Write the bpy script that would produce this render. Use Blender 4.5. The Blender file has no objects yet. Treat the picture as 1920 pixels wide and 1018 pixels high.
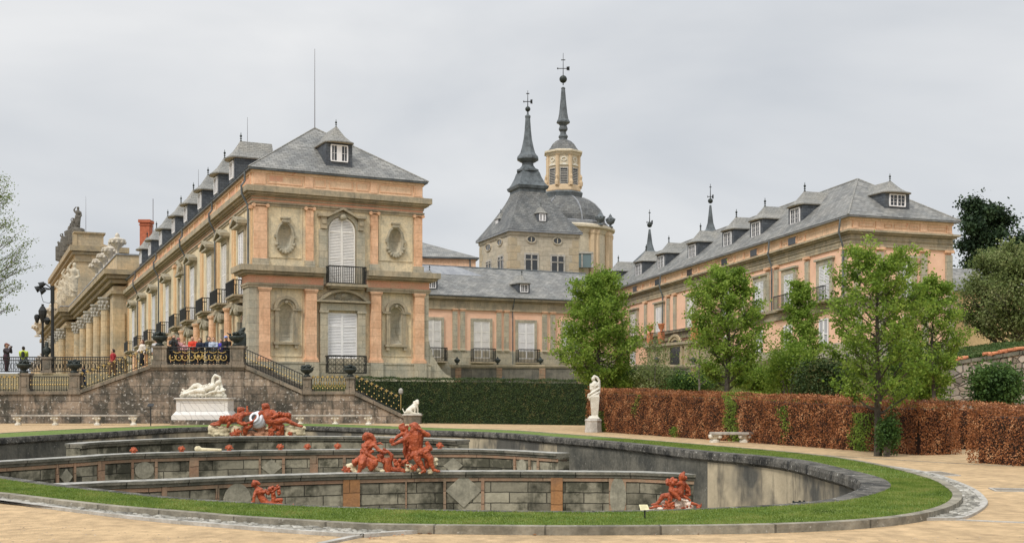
import bpy, math, random
import numpy as np
from mathutils import Vector, Matrix
R = math.radians
FL = 2200.0; CX = 960.0; HY = 744.0; EYE = 1.6      # lens in px of a 1920 frame, horizon row, eye height
scene = bpy.context.scene
# ------------------------------------------------------------------ camera
cd = bpy.data.cameras.new('camera'); cam = bpy.data.objects.new('camera', cd)
scene.collection.objects.link(cam); scene.camera = cam
cam.location = (0, 0, EYE); cam.rotation_euler = (R(90), 0, 0)
cd.sensor_width = 36; cd.lens = 36*FL/1920; cd.shift_y = (HY-509)/1920
cd.clip_start = .1; cd.clip_end = 5000
# ------------------------------------------------------------------ world: overcast sky
SUN_EL, SUN_AZ = 48, 215
w = bpy.data.worlds.new('World'); scene.world = w; w.use_nodes = True
nt = w.node_tree; nt.nodes.clear()
def N(nt, t, **k):
    n = nt.nodes.new(t)
    for a, b in k.items(): setattr(n, a, b)
    return n
out = N(nt, 'ShaderNodeOutputWorld'); bg = N(nt, 'ShaderNodeBackground')
tc = N(nt, 'ShaderNodeTexCoord'); mp = N(nt, 'ShaderNodeMapping'); mp.inputs['Scale'].default_value = (1.0, 1.0, 2.6)
mp.inputs['Location'].default_value = (.35, .1, .0)
nz = N(nt, 'ShaderNodeTexNoise'); nz.inputs['Scale'].default_value = 2.3; nz.inputs['Detail'].default_value = 5; nz.inputs['Roughness'].default_value = .5
nz.inputs['Distortion'].default_value = .3
cr = N(nt, 'ShaderNodeValToRGB')
cr.color_ramp.elements[0].position = .30; cr.color_ramp.elements[0].color = (.60, .63, .67, 1)
cr.color_ramp.elements[1].position = .68; cr.color_ramp.elements[1].color = (.86, .865, .87, 1)
sx = N(nt, 'ShaderNodeSeparateXYZ'); mr = N(nt, 'ShaderNodeMapRange')
mr.inputs['From Min'].default_value = .30; mr.inputs['From Max'].default_value = .95
mr.inputs['To Min'].default_value = 1.0; mr.inputs['To Max'].default_value = 2.1
sky = N(nt, 'ShaderNodeTexSky', sky_type='NISHITA'); sky.sun_disc = False
sky.sun_elevation = R(SUN_EL); sky.sun_rotation = R(SUN_AZ)
sc_ = N(nt, 'ShaderNodeVectorMath', operation='SCALE'); ad = N(nt, 'ShaderNodeMixRGB'); ad.inputs[0].default_value = .06
sk = N(nt, 'ShaderNodeVectorMath', operation='SCALE'); sk.inputs['Scale'].default_value = .1
L = nt.links.new
L(tc.outputs['Generated'], mp.inputs[0]); L(mp.outputs[0], nz.inputs['Vector']); L(nz.outputs['Fac'], cr.inputs[0])
L(tc.outputs['Generated'], sx.inputs[0]); L(sx.outputs['Z'], mr.inputs['Value'])
L(cr.outputs[0], ad.inputs[1]); L(sky.outputs[0], sk.inputs[0]); L(sk.outputs[0], ad.inputs[2])
L(ad.outputs[0], sc_.inputs[0]); L(mr.outputs[0], sc_.inputs['Scale']); L(sc_.outputs[0], bg.inputs[0]); L(bg.outputs[0], out.inputs[0])
bg.inputs[1].default_value = 1.0
ld = bpy.data.lights.new('sun', 'SUN'); ld.energy = 2.1; ld.angle = R(10); ld.color = (1, .95, .88)
lo = bpy.data.objects.new('sun', ld); scene.collection.objects.link(lo)
def sundir(el, az):  # direction of the sun, az measured clockwise from +Y
    return Vector((math.sin(R(az))*math.cos(R(el)), math.cos(R(az))*math.cos(R(el)), math.sin(R(el))))
lo.rotation_euler = sundir(SUN_EL, SUN_AZ).to_track_quat('Z', 'Y').to_euler()
vs = scene.view_settings; vs.view_transform = 'Standard'; vs.look = 'None'; vs.exposure = 0.0; vs.gamma = 1
scene.cycles.max_bounces = 5; scene.cycles.transparent_max_bounces = 8

# ------------------------------------------------------------------ helpers
ORG = {}
def P(px, py, Y): return Vector(((px-CX)*Y/FL, Y, EYE+(HY-py)*Y/FL))
def link(o): scene.collection.objects.link(o); return o
def thing(name, label, cat, loc=(0, 0, 0), group=None, kind=None):
    o = link(bpy.data.objects.new(name, None)); o.location = loc; o.empty_display_size = .3
    ORG[o] = Vector(loc); tag(o, label, cat, group, kind); return o
def tag(o, label=None, cat=None, group=None, kind=None):
    if label: o['label'] = label
    if cat: o['category'] = cat
    if group: o['group'] = group
    if kind: o['kind'] = kind
    return o
class MB:
    def __init__(s): s.v = []; s.f = []; s.uv = {}
    def face(s, pts, uv=None):
        i = len(s.v); s.v += [tuple(p) for p in pts]; s.f.append(tuple(range(i, i+len(pts))))
        if uv is not None: s.uv[len(s.f)-1] = uv
    def hexa(s, b, t):
        i = len(s.v); n = len(b); s.v += [tuple(p) for p in b]+[tuple(p) for p in t]
        s.f.append(tuple(i+k for k in range(n-1, -1, -1))); s.f.append(tuple(i+n+k for k in range(n)))
        for k in range(n): j = (k+1) % n; s.f.append((i+k, i+j, i+n+j, i+n+k))
    def box(s, x0, x1, y0, y1, z0, z1):
        s.hexa([(x0, y0, z0), (x1, y0, z0), (x1, y1, z0), (x0, y1, z0)], [(x0, y0, z1), (x1, y0, z1), (x1, y1, z1), (x0, y1, z1)])
    def fbox(s, F, u0, u1, v0, v1, z0, z1):
        s.hexa([F.p(u0, v1, z0), F.p(u1, v1, z0), F.p(u1, v0, z0), F.p(u0, v0, z0)],
               [F.p(u0, v1, z1), F.p(u1, v1, z1), F.p(u1, v0, z1), F.p(u0, v0, z1)])
    def fprism(s, F, uz, v0, v1):
        s.hexa([F.p(u, v0, z) for u, z in uz], [F.p(u, v1, z) for u, z in uz])
    def tube(s, pts, rs, n=6, cap=True):
        pts = [Vector(p) for p in pts]
        if not hasattr(rs, '__len__'): rs = [rs]*len(pts)
        i0 = len(s.v); up = Vector((0, 0, 1))
        for k, p in enumerate(pts):
            d = (pts[min(k+1, len(pts)-1)]-pts[max(k-1, 0)])
            d = d.normalized() if d.length > 1e-9 else Vector((0, 0, 1))
            a = d.cross(Vector((0, 1, 0)) if abs(d.y) < .8 else Vector((1, 0, 0))).normalized(); b = d.cross(a)
            for j in range(n):
                t = 2*math.pi*j/n; s.v.append(tuple(p+(a*math.cos(t)+b*math.sin(t))*rs[k]))
        for k in range(len(pts)-1):
            for j in range(n):
                j2 = (j+1) % n; s.f.append((i0+k*n+j, i0+k*n+j2, i0+(k+1)*n+j2, i0+(k+1)*n+j))
        if cap:
            s.f.append(tuple(i0+j for j in range(n-1, -1, -1))); e = i0+(len(pts)-1)*n; s.f.append(tuple(e+j for j in range(n)))
    def lathe(s, c, prof, n=16, rot=0, capend=True, shx=1):
        c = Vector(c); i0 = len(s.v)
        for r, z in prof:
            for j in range(n):
                t = rot+2*math.pi*j/n; s.v.append((c.x+r*math.cos(t)*shx, c.y+r*math.sin(t), c.z+z))
        for k in range(len(prof)-1):
            for j in range(n):
                j2 = (j+1) % n; s.f.append((i0+k*n+j, i0+k*n+j2, i0+(k+1)*n+j2, i0+(k+1)*n+j))
        if capend:
            s.f.append(tuple(i0+j for j in range(n-1, -1, -1))); e = i0+(len(prof)-1)*n; s.f.append(tuple(e+j for j in range(n)))
    def ball(s, c, r, n=10, m=7, sc=(1, 1, 1), jit=0, rng=None):
        i0 = len(s.v)
        for k in range(m+1):
            ph = math.pi*k/m
            for j in range(n):
                t = 2*math.pi*j/n; q = r*(1+(rng.uniform(-jit, jit) if rng else 0))
                s.v.append((c[0]+q*math.sin(ph)*math.cos(t)*sc[0], c[1]+q*math.sin(ph)*math.sin(t)*sc[1], c[2]+q*math.cos(ph)*sc[2]))
        for k in range(m):
            for j in range(n):
                j2 = (j+1) % n; s.f.append((i0+(k+1)*n+j, i0+(k+1)*n+j2, i0+k*n+j2, i0+k*n+j))
    def cap(s, a, ra, b, rb, n=10):     # rounded cone
        a = Vector(a); b = Vector(b); d = b-a
        if d.length < 1e-5: return s.ball(a, ra, n)
        d.normalize(); pts = []; rs = []
        for k in range(1, 4): t = math.pi/2*k/4; pts.append(a-d*ra*math.cos(t)); rs.append(ra*math.sin(t))
        pts += [a, b]; rs += [ra, rb]
        for k in range(3, 0, -1): t = math.pi/2*k/4; pts.append(b+d*rb*math.cos(t)); rs.append(rb*math.sin(t))
        s.tube(pts, rs, n)
    def chain(s, pts):                  # [(p, r), ...]
        for k in range(len(pts)-1): s.cap(pts[k][0], pts[k][1], pts[k+1][0], pts[k+1][1])
    def build(s, name, mat, parent=None, smooth=False, local=False, remesh=0, disp=None, label=None, cat=None, group=None, kind=None, loc=None, angle=None):
        o0 = Vector((0, 0, 0))
        if parent is not None and not local: o0 = ORG.get(parent, o0)
        if parent is None and loc is not None: o0 = Vector(loc)
        me = bpy.data.meshes.new(name); V = np.array(s.v, dtype=float).reshape(-1, 3)
        V2 = V-np.array(o0) if not local else V
        me.from_pydata(V2.tolist(), [], s.f); auto_uv(me, s.uv); me.materials.append(mat)
        if smooth: me.polygons.foreach_set('use_smooth', [True]*len(me.polygons))
        o = link(bpy.data.objects.new(name, me)); o.parent = parent
        if parent is None and loc is not None: o.location = loc
        ORG[o] = o0
        if remesh:
            m = o.modifiers.new('remesh', 'REMESH'); m.mode = 'VOXEL'; m.voxel_size = remesh; m.use_smooth_shade = True
            q = o.modifiers.new('soft', 'SMOOTH'); q.iterations = 1; q.factor = .5
        if disp:
            tx = bpy.data.textures.get('fold_%.3f' % disp[0]) or bpy.data.textures.new('fold_%.3f' % disp[0], 'CLOUDS'); tx.noise_scale = disp[0]; tx.noise_depth = 2
            dm = o.modifiers.new('folds', 'DISPLACE'); dm.texture = tx; dm.texture_coords = 'LOCAL'; dm.strength = disp[1]; dm.mid_level = .5
        tag(o, label, cat, group, kind); return o
def auto_uv(me, given):
    n = len(me.polygons)
    if not n: return
    uvl = me.uv_layers.new(name='UVMap')
    co = np.empty(len(me.vertices)*3); me.vertices.foreach_get('co', co); co = co.reshape(-1, 3)
    nr = np.empty(n*3); me.polygons.foreach_get('normal', nr); nr = nr.reshape(-1, 3)
    ls = np.empty(n, int); lt = np.empty(n, int); me.polygons.foreach_get('loop_start', ls); me.polygons.foreach_get('loop_total', lt)
    vi = np.empty(len(me.loops), int); me.loops.foreach_get('vertex_index', vi)
    fi = np.repeat(np.arange(n), lt); p = co[vi]; nn = nr[fi]
    h = np.hypot(nn[:, 0], nn[:, 1]); hh = np.maximum(h, 1e-6)
    tx, ty = -nn[:, 1]/hh, nn[:, 0]/hh
    u = p[:, 0]*tx+p[:, 1]*ty; v = p[:, 2]/np.maximum(h, .3)
    flat = h < .3
    u = np.where(flat, p[:, 0], u); v = np.where(flat, p[:, 1], v)
    uv = np.stack([u, v], 1)
    for k, q in given.items(): uv[ls[k]:ls[k]+lt[k]] = q
    uvl.data.foreach_set('uv', uv.ravel())
class Frame:
    def __init__(s, O, e, n=None, k=0.0, zoff=0.0):
        s.O = Vector((O[0], O[1])); s.e = Vector((e[0], e[1])).normalized()
        s.n = Vector((n[0], n[1])).normalized() if n else Vector((s.e.y, -s.e.x)); s.k = k; s.zo = zoff
    def p(s, u, v, z):
        q = s.O+s.e*u+s.n*v; return Vector((q.x, q.y, z-s.k*u-s.zo))
    def uz(s, px, py, v=0.0):
        d = Vector(((px-CX)/FL, 1.0)); O = s.O+s.n*v; t = O.dot(s.n)/d.dot(s.n); q = d*t
        u = (q-O).dot(s.e)/1.0; return u, EYE+(HY-py)/FL*t+s.k*u+s.zo
    def u(s, px, v=0.0): return s.uz(px, 0, v)[0]
    def z(s, px, py, v=0.0): return s.uz(px, py, v)[1]
def offset(poly, d):
    n = len(poly); out = []
    for i in range(n):
        p0, p1, p2 = Vector(poly[i-1]), Vector(poly[i]), Vector(poly[(i+1) % n])
        a = (p1-p0).normalized(); b = (p2-p1).normalized(); na = Vector((a.y, -a.x)); nb = Vector((b.y, -b.x))
        m = (na+nb); out.append(p1+m*(d/max(.15, (m.dot(na)))))
    return out
def ccw(poly):
    a = sum(poly[i-1][0]*poly[i][1]-poly[i][0]*poly[i-1][1] for i in range(len(poly)))
    return list(poly) if a > 0 else list(poly)[::-1]
def slab(m, poly, z0, z1, proj=0, sh=None):
    q = offset(ccw(poly), proj); sh = sh or (lambda p: 0)
    m.hexa([(p.x, p.y, z0-sh(p)) for p in q], [(p.x, p.y, z1-sh(p)) for p in q])
# ------------------------------------------------------------------ materials
def M(name, c1, c2=None, ns=1.0, rough=.85, bump=0.0, bscale=8, brick=None, streak=0.0, sharp=0.0, scol=(.05, .05, .045), spots=None, metal=0, coords='UV', thr=(.4, .62), spec=.3, fine=.12, trans=None):
    m = bpy.data.materials.new(name); m.use_nodes = True; t = m.node_tree; b = t.nodes['Principled BSDF']; K = t.links.new
    b.inputs['Roughness'].default_value = rough; b.inputs['Metallic'].default_value = metal
    b.inputs['Specular IOR Level'].default_value = spec
    tc = N(t, 'ShaderNodeTexCoord'); C = tc.outputs[coords]; O_ = tc.outputs['Object']
    n1 = N(t, 'ShaderNodeTexNoise'); n1.inputs['Scale'].default_value = ns; n1.inputs['Detail'].default_value = 5; n1.inputs['Roughness'].default_value = .65
    K(O_, n1.inputs['Vector'])
    r1 = N(t, 'ShaderNodeMapRange'); r1.inputs[1].default_value = thr[0]; r1.inputs[2].default_value = thr[1]; K(n1.outputs['Fac'], r1.inputs[0])
    mx = N(t, 'ShaderNodeMixRGB'); mx.inputs[1].default_value = (*c1, 1); mx.inputs[2].default_value = (*(c2 or c1), 1); K(r1.outputs[0], mx.inputs[0])
    col = mx.outputs[0]; hgt = None
    if fine:
        n2 = N(t, 'ShaderNodeTexNoise'); n2.inputs['Scale'].default_value = ns*9; n2.inputs['Detail'].default_value = 3; K(O_, n2.inputs['Vector'])
        r2 = N(t, 'ShaderNodeMapRange'); r2.inputs[1].default_value = .3; r2.inputs[2].default_value = .7; r2.inputs[3].default_value = 1-fine; r2.inputs[4].default_value = 1+fine; K(n2.outputs['Fac'], r2.inputs[0])
        v = N(t, 'ShaderNodeVectorMath', operation='SCALE'); K(col, v.inputs[0]); K(r2.outputs[0], v.inputs['Scale']); col = v.outputs[0]
    if brick:
        bw, bh, ms, mc, var = brick
        bk = N(t, 'ShaderNodeTexBrick'); bk.inputs['Scale'].default_value = 1; bk.inputs['Brick Width'].default_value = bw; bk.inputs['Row Height'].default_value = bh
        bk.inputs['Mortar Size'].default_value = ms; bk.inputs['Mortar Smooth'].default_value = .3; bk.inputs['Color1'].default_value = (1-var,)*3+(1,); bk.inputs['Color2'].default_value = (1+var,)*3+(1,)
        bk.inputs['Mortar'].default_value = (mc,)*3+(1,); bk.inputs['Bias'].default_value = 0; K(C, bk.inputs['Vector'])
        nd = N(t, 'ShaderNodeTexNoise'); nd.inputs['Scale'].default_value = 2.5; K(O_, nd.inputs['Vector'])
        ml = N(t, 'ShaderNodeVectorMath', operation='MULTIPLY_ADD'); ml.inputs[1].default_value = (min(.05, .12*bh),)*3; K(nd.outputs['Color'], ml.inputs[0]); K(C, ml.inputs[2]); K(ml.outputs[0], bk.inputs['Vector'])
        v = N(t, 'ShaderNodeVectorMath', operation='MULTIPLY'); K(col, v.inputs[0]); K(bk.outputs['Color'], v.inputs[1]); col = v.outputs[0]
        hgt = bk.outputs['Fac']
    if streak:
        mp = N(t, 'ShaderNodeMapping'); mp.inputs['Scale'].default_value = (2.6, .28, 1) if not sharp else (1.1, .22, 1); K(C, mp.inputs[0])
        n3 = N(t, 'ShaderNodeTexNoise'); n3.inputs['Scale'].default_value = 1.3; n3.inputs['Detail'].default_value = 6; n3.inputs['Roughness'].default_value = .7; K(mp.outputs[0], n3.inputs['Vector'])
        r3 = N(t, 'ShaderNodeMapRange'); r3.inputs[1].default_value = .62-.2*streak; r3.inputs[2].default_value = (.78-.1*streak)*(1-sharp)+(.64-.2*streak)*sharp; r3.inputs[4].default_value = min(.9, streak+.15); K(n3.outputs['Fac'], r3.inputs[0])
        m3 = N(t, 'ShaderNodeMixRGB'); m3.inputs[2].default_value = (*scol, 1); K(r3.outputs[0], m3.inputs[0]); K(col, m3.inputs[1]); col = m3.outputs[0]
    if spots:
        sc, sc_lo, scl = spots
        n4 = N(t, 'ShaderNodeTexNoise'); n4.inputs['Scale'].default_value = sc; n4.inputs['Detail'].default_value = 6; n4.inputs['Roughness'].default_value = .75; K(O_, n4.inputs['Vector'])
        r4 = N(t, 'ShaderNodeMapRange'); r4.inputs[1].default_value = sc_lo; r4.inputs[2].default_value = sc_lo+.04; K(n4.outputs['Fac'], r4.inputs[0])
        m4 = N(t, 'ShaderNodeMixRGB'); m4.inputs[2].default_value = (*scl, 1); K(r4.outputs[0], m4.inputs[0]); K(col, m4.inputs[1]); col = m4.outputs[0]
    K(col, b.inputs['Base Color'])
    if bump:
        n5 = N(t, 'ShaderNodeTexNoise'); n5.inputs['Scale'].default_value = bscale; n5.inputs['Detail'].default_value = 6; K(O_, n5.inputs['Vector'])
        bp = N(t, 'ShaderNodeBump'); bp.inputs['Strength'].default_value = bump; bp.inputs['Distance'].default_value = .05; K(n5.outputs['Fac'], bp.inputs['Height']); K(bp.outputs[0], b.inputs['Normal'])
        if hgt is not None:
            b2 = N(t, 'ShaderNodeBump', invert=True); b2.inputs['Strength'].default_value = .6; b2.inputs['Distance'].default_value = .03; K(hgt, b2.inputs['Height']); K(bp.outputs[0], b2.inputs['Normal']); K(b2.outputs[0], b.inputs['Normal'])
    return m
def leafmat(name, cols, trans=.35, ns=1.2, rough=.6):
    m = bpy.data.materials.new(name); m.use_nodes = True; t = m.node_tree; b = t.nodes['Principled BSDF']; K = t.links.new
    b.inputs['Roughness'].default_value = rough; b.inputs['Specular IOR Level'].default_value = .25
    g = N(t, 'ShaderNodeNewGeometry'); tc = N(t, 'ShaderNodeTexCoord')
    n = N(t, 'ShaderNodeTexNoise'); n.inputs['Scale'].default_value = ns; n.inputs['Detail'].default_value = 3; K(tc.outputs['Object'], n.inputs['Vector'])
    a = N(t, 'ShaderNodeMath', operation='MULTIPLY_ADD'); a.inputs[1].default_value = .5; K(g.outputs['Random Per Island'], a.inputs[0])
    s = N(t, 'ShaderNodeMath', operation='MULTIPLY_ADD'); s.inputs[1].default_value = 1.6; s.inputs[2].default_value = -.55; K(n.outputs['Fac'], s.inputs[0]); K(s.outputs[0], a.inputs[2])
    r = N(t, 'ShaderNodeValToRGB'); e = r.color_ramp.elements
    while len(e) < len(cols): e.new(.5)
    for i, c in enumerate(cols): e[i].position = i/(len(cols)-1); e[i].color = (*c, 1)
    K(a.outputs[0], r.inputs[0]); K(r.outputs[0], b.inputs['Base Color'])
    if trans:
        tr = N(t, 'ShaderNodeBsdfTranslucent'); mx = N(t, 'ShaderNodeMixShader'); mx.inputs[0].default_value = trans
        K(r.outputs[0], tr.inputs[0]); K(b.outputs[0], mx.inputs[1]); K(tr.outputs[0], mx.inputs[2]); K(mx.outputs[0], t.nodes['Material Output'].inputs[0])
    return m
def flat(name, c, rough=.5, metal=0, spec=.4):
    m = bpy.data.materials.new(name); m.use_nodes = True; b = m.node_tree.nodes['Principled BSDF']
    b.inputs['Base Color'].default_value = (*c, 1); b.inputs['Roughness'].default_value = rough; b.inputs['Metallic'].default_value = metal; b.inputs['Specular IOR Level'].default_value = spec
    return m
ORANGE = M('orange_plaster', (.76, .50, .33), (.68, .42, .26), .8, bump=.15, streak=.28, scol=(.30, .19, .11), spots=(1.3, .66, (.62, .22, .12)))
ORPILL = M('orange_pilaster', (.78, .50, .32), (.68, .40, .24), .6, bump=.12, brick=(3, .62, .012, .7, .08), streak=.5, scol=(.42, .24, .14))
BEIGE = M('beige_plaster', (.72, .60, .40), (.54, .48, .35), .8, bump=.2, streak=.5, scol=(.25, .235, .18), fine=.14)
GREYST = M('grey_stone', (.48, .42, .31), (.36, .34, .27), .9, bump=.25, brick=(1.1, .55, .012, .6, .1), streak=.35, scol=(.10, .10, .08))
TRIM = M('moulded_stone', (.44, .365, .25), (.30, .265, .195), 1.2, bump=.25, streak=.45, scol=(.07, .07, .06), brick=(1.6, 9, .012, .6, .08))
CARVE = M('carved_stone', (.42, .37, .27), (.28, .26, .2), 2.5, bump=.3, streak=.3, scol=(.06, .06, .05))
ATTIC = M('attic_plaster', (.76, .55, .37), (.66, .46, .30), .9, bump=.15, streak=.4, scol=(.22, .16, .10), spots=(1.0, .62, (.62, .26, .15)))
FRIEZE = M('red_plaster', (.70, .36, .24), (.62, .38, .25), 1.3, bump=.15, streak=.25, scol=(.3, .2, .13))
PINK = M('pink_plaster', (.86, .56, .40), (.80, .49, .34), .35, bump=.08, fine=.05, streak=.08, scol=(.5, .33, .22))
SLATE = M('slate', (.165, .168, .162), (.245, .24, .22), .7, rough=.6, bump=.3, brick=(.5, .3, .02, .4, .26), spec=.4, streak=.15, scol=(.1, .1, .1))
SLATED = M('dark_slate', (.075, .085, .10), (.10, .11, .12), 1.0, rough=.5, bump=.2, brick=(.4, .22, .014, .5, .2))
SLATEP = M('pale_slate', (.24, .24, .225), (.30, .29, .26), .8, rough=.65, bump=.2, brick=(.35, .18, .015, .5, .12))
SLATET = M('church_slate', (.115, .12, .12), (.18, .18, .17), .6, rough=.6, bump=.3, brick=(.5, .3, .02, .4, .26))
LEAD = M('lead', (.13, .15, .16), (.07, .08, .085), 1.5, rough=.5, bump=.15, streak=.3, scol=(.3, .3, .3))
LEADL = M('pale_lead', (.29, .30, .31), (.20, .21, .23), 1.5, rough=.5, streak=.4, scol=(.12, .13, .15))
SOFFIT = M('eave_soffit', (.55, .45, .33), (.45, .37, .27), 1, fine=.05)
WHITES = [M('white_paint_%s' % n_, c_, tuple(x*.9 for x in c_), 1.5, rough=.55, fine=.06, streak=s_, scol=(.5, .49, .46)) for n_, c_, s_ in (('clean', (.88, .865, .855), .1), ('grey', (.78, .78, .78), .3), ('warm', (.84, .81, .76), .25))]
WHITE = M('white_paint', (.86, .84, .83), (.80, .79, .79), 1, rough=.5, fine=.04)
SLOT = flat('shutter_gap', (.42, .42, .44), .8)
GLASS = flat('dark_glass', (.03, .035, .04), .12, 0, .6)
IRON = flat('black_iron', (.018, .02, .02), .45)
BRONZE = M('dark_bronze', (.035, .045, .04), (.02, .025, .022), 4, rough=.5, fine=.3, bump=.3)
GOLD = flat('gilded_iron', (.50, .36, .13), .4, .4)
BASINST = M('basin_stone', (.29, .265, .195), (.075, .072, .05), .8, thr=(.44, .56), rough=.9, bump=.4, brick=(1.15, .33, .018, .25, .34), streak=.5, scol=(.055, .055, .04), spots=(1.6, .66, (.05, .06, .03)))
BASINW = M('basin_render', (.50, .42, .29), (.115, .11, .095), .16, thr=(.46, .56), rough=.9, bump=.3, streak=.62, sharp=.35, scol=(.055, .055, .05), spots=(5, .68, (.10, .10, .085)))
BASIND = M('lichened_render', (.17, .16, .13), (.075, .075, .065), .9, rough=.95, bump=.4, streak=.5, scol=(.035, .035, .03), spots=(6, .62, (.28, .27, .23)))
PANEL = M('panel_stone', (.40, .37, .28), (.24, .225, .17), 1.4, rough=.9, bump=.35, streak=.5, scol=(.09, .085, .065))
COPING = M('old_coping', (.15, .14, .12), (.03, .03, .028), 2.2, rough=.95, bump=.9, bscale=14, brick=(1.1, 5, .02, .4, .15), spots=(8, .60, (.46, .44, .40)))
TIERCAP = M('tier_cap', (.22, .20, .155), (.11, .11, .085), 1.6, rough=.9, bump=.35, brick=(1.7, 5, .02, .35, .15), streak=.35, scol=(.05, .05, .04), spots=(6, .66, (.42, .41, .38)))
PIERP = M('pink_stone', (.36, .22, .14), (.28, .21, .14), 1.6, rough=.9, bump=.3, brick=(2, .42, .016, .45, .15), streak=.35, scol=(.10, .08, .06))
PIERO = M('orange_stone', (.38, .19, .08), (.30, .16, .08), 1.6, rough=.9, bump=.3, brick=(2, .42, .016, .5, .15), streak=.35, scol=(.12, .08, .05))
STAIR = M('stair_stone', (.31, .245, .185), (.105, .095, .078), .6, rough=.95, bump=.6, brick=(1.15, .48, .022, .45, .28), streak=.6, sharp=.5, scol=(.045, .045, .035), spots=(5.5, .585, (.50, .48, .44)), thr=(.42, .56))
STAIRT = M('stair_trim', (.27, .22, .165), (.13, .12, .095), 1.2, rough=.95, bump=.5, brick=(1.5, 7, .02, .4, .15), streak=.4, scol=(.06, .06, .05), spots=(8, .66, (.45, .43, .38)))
TERR = M('terrace_stone', (.22, .20, .16), (.13, .125, .105), 1.2, rough=.95, bump=.4, brick=(2.6, .9, .02, .5, .15), streak=.5, scol=(.06, .06, .05), spots=(7, .62, (.30, .29, .25)))
MARBLE = M('white_marble', (.74, .71, .62), (.60, .56, .46), 2.2, rough=.45, bump=.1, streak=.15, scol=(.45, .40, .30))
MARBLEG = M('grey_marble', (.50, .47, .42), (.34, .32, .28), 2.2, rough=.7, bump=.25, streak=.4, scol=(.15, .14, .12))
RED = M('red_painted_lead', (.45, .10, .035), (.27, .055, .02), 6, rough=.4, bump=.6, bscale=18, spec=.35, fine=.2)
CREAM = M('cream_rock', (.68, .60, .40), (.56, .47, .30), 3, rough=.7, bump=.5, bscale=9)
TANR = M('tan_rock', (.45, .23, .13), (.36, .17, .10), 4, rough=.8, bump=.5)
TERRA = M('terracotta', (.62, .26, .13), (.52, .2, .1), 3)
REDTILE = M('red_brick', (.42, .13, .07), (.34, .10, .05), 2, brick=(.3, .1, .012, 1.3, .1))
BARK = M('bark', (.10, .085, .065), (.055, .05, .04), 5, bump=.5, rough=.95)
BARKL = M('grey_bark', (.20, .18, .15), (.10, .09, .075), 5, bump=.5, rough=.95)
CHURCH = M('church_stone', (.52, .45, .34), (.42, .38, .30), .35, bump=.25, brick=(1.3, .6, .02, .72, .09), streak=.25, scol=(.2, .18, .14))
CREAMW = M('cream_wall', (.64, .56, .42), (.54, .48, .36), .4, bump=.1, streak=.2, scol=(.4, .33, .2))
GRIME = M('weathered_plaster', (.48, .38, .24), (.34, .29, .2), 1.0, bump=.2, streak=.4, scol=(.15, .14, .11))
# ------------------------------------------------------------------ the ground, the lawn ring and the basin
SANDZ = -.09
def G(px, py, z=0.0):
    Y = (EYE-z)*FL/(py-HY); return Vector(((px-CX)*Y/FL, Y))
def catmull(pts, closed=True, k=8):
    n = len(pts); out = []
    for i in range(n if closed else n-1):
        if closed: p = [pts[(i+j-1) % n] for j in range(4)]
        else: p = [pts[max(0, i-1)], pts[i], pts[i+1], pts[min(n-1, i+2)]]
        for a in range(k):
            t = a/k; out.append(.5*((2*p[1])+(p[2]-p[0])*t+(2*p[0]-5*p[1]+4*p[2]-p[3])*t*t+(3*p[1]-p[0]-3*p[2]+p[3])*t**3))
    if not closed: out.append(pts[-1])
    return out
BC = Vector((-5.2, 36.0)); NA = 420
def polar(curve):
    c = [p-BC for p in curve]; out = []
    ang = [math.atan2(p.y, p.x) for p in c]
    for i in range(NA):
        a = -math.pi+2*math.pi*(i+.5)/NA; d = Vector((math.cos(a), math.sin(a))); best = None
        for j in range(len(c)):
            p, q = c[j], c[(j+1) % len(c)]; e = q-p; den = d.x*e.y-d.y*e.x
            if abs(den) < 1e-9: continue
            s = (p.x*e.y-p.y*e.x)/den; t = (p.x*d.y-p.y*d.x)/den
            if s > 0 and -1e-6 <= t <= 1+1e-6 and (best is None or s > best): best = s
        out.append(BC+d*best)
    return out
def off(curve, d):
    n = len(curve); r = []
    for i in range(n):
        t = (curve[(i+2) % n]-curve[i-2]).normalized(); r.append(curve[i]+Vector((t.y, -t.x))*d)
    return r
rim_px = [(52, 817), (182, 810), (338, 801), (470, 798.6), (575, 798.2), (684, 801.5), (815, 806.3), (950, 811), (1040, 818), (1181, 829), (1322, 844), (1440, 854), (1514, 863), (1588, 879), (1648, 894), (1670, 907), (1663, 918), (1626, 929.5), (1581, 938.5), (1514, 945), (1440, 949.5), (1294, 956), (1153, 959.5), (1040, 960), (900, 959), (841, 957.5), (710, 954), (580, 949.5), (443, 942.5), (312, 934), (208, 923), (117, 913), (52, 905), (0, 897)]
law_px = [(0, 812.6), (104, 806.5), (234, 801), (385, 796.3), (575, 794.4), (690, 797.5), (809, 802), (950, 806.3), (1040, 812.5), (1181, 823), (1322, 834.5), (1440, 844.5), (1551, 856), (1644, 872), (1737, 896), (1774, 914.7), (1786, 930), (1766, 948), (1700, 965), (1588, 976.5), (1440, 983), (1294, 985.5), (1153, 986.5), (1040, 986.7), (900, 985.5), (710, 983), (632, 979), (540, 973.5), (450, 968), (365, 960.5), (234, 950), (130, 939), (52, 929.7), (0, 924)]
rimc = [G(*p) for p in rim_px]+[Vector((-13.2, 26.5)), Vector((-17.0, 32)), Vector((-19.6, 39)), Vector((-20.4, 43.6))]
lawc = [G(*p) for p in law_px]+[Vector((-12.3, 22.2)), Vector((-17.0, 27.5)), Vector((-20.6, 34)), Vector((-22.2, 41))]
rim = polar(catmull(rimc)); law = polar(catmull(lawc))
def offw(curve, ds):
    n = len(curve); r = []
    for i in range(n):
        t = (curve[(i+2) % n]-curve[i-2]).normalized(); r.append(curve[i]+Vector((t.y, -t.x))*ds[i])
    return r
CW = []
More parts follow.
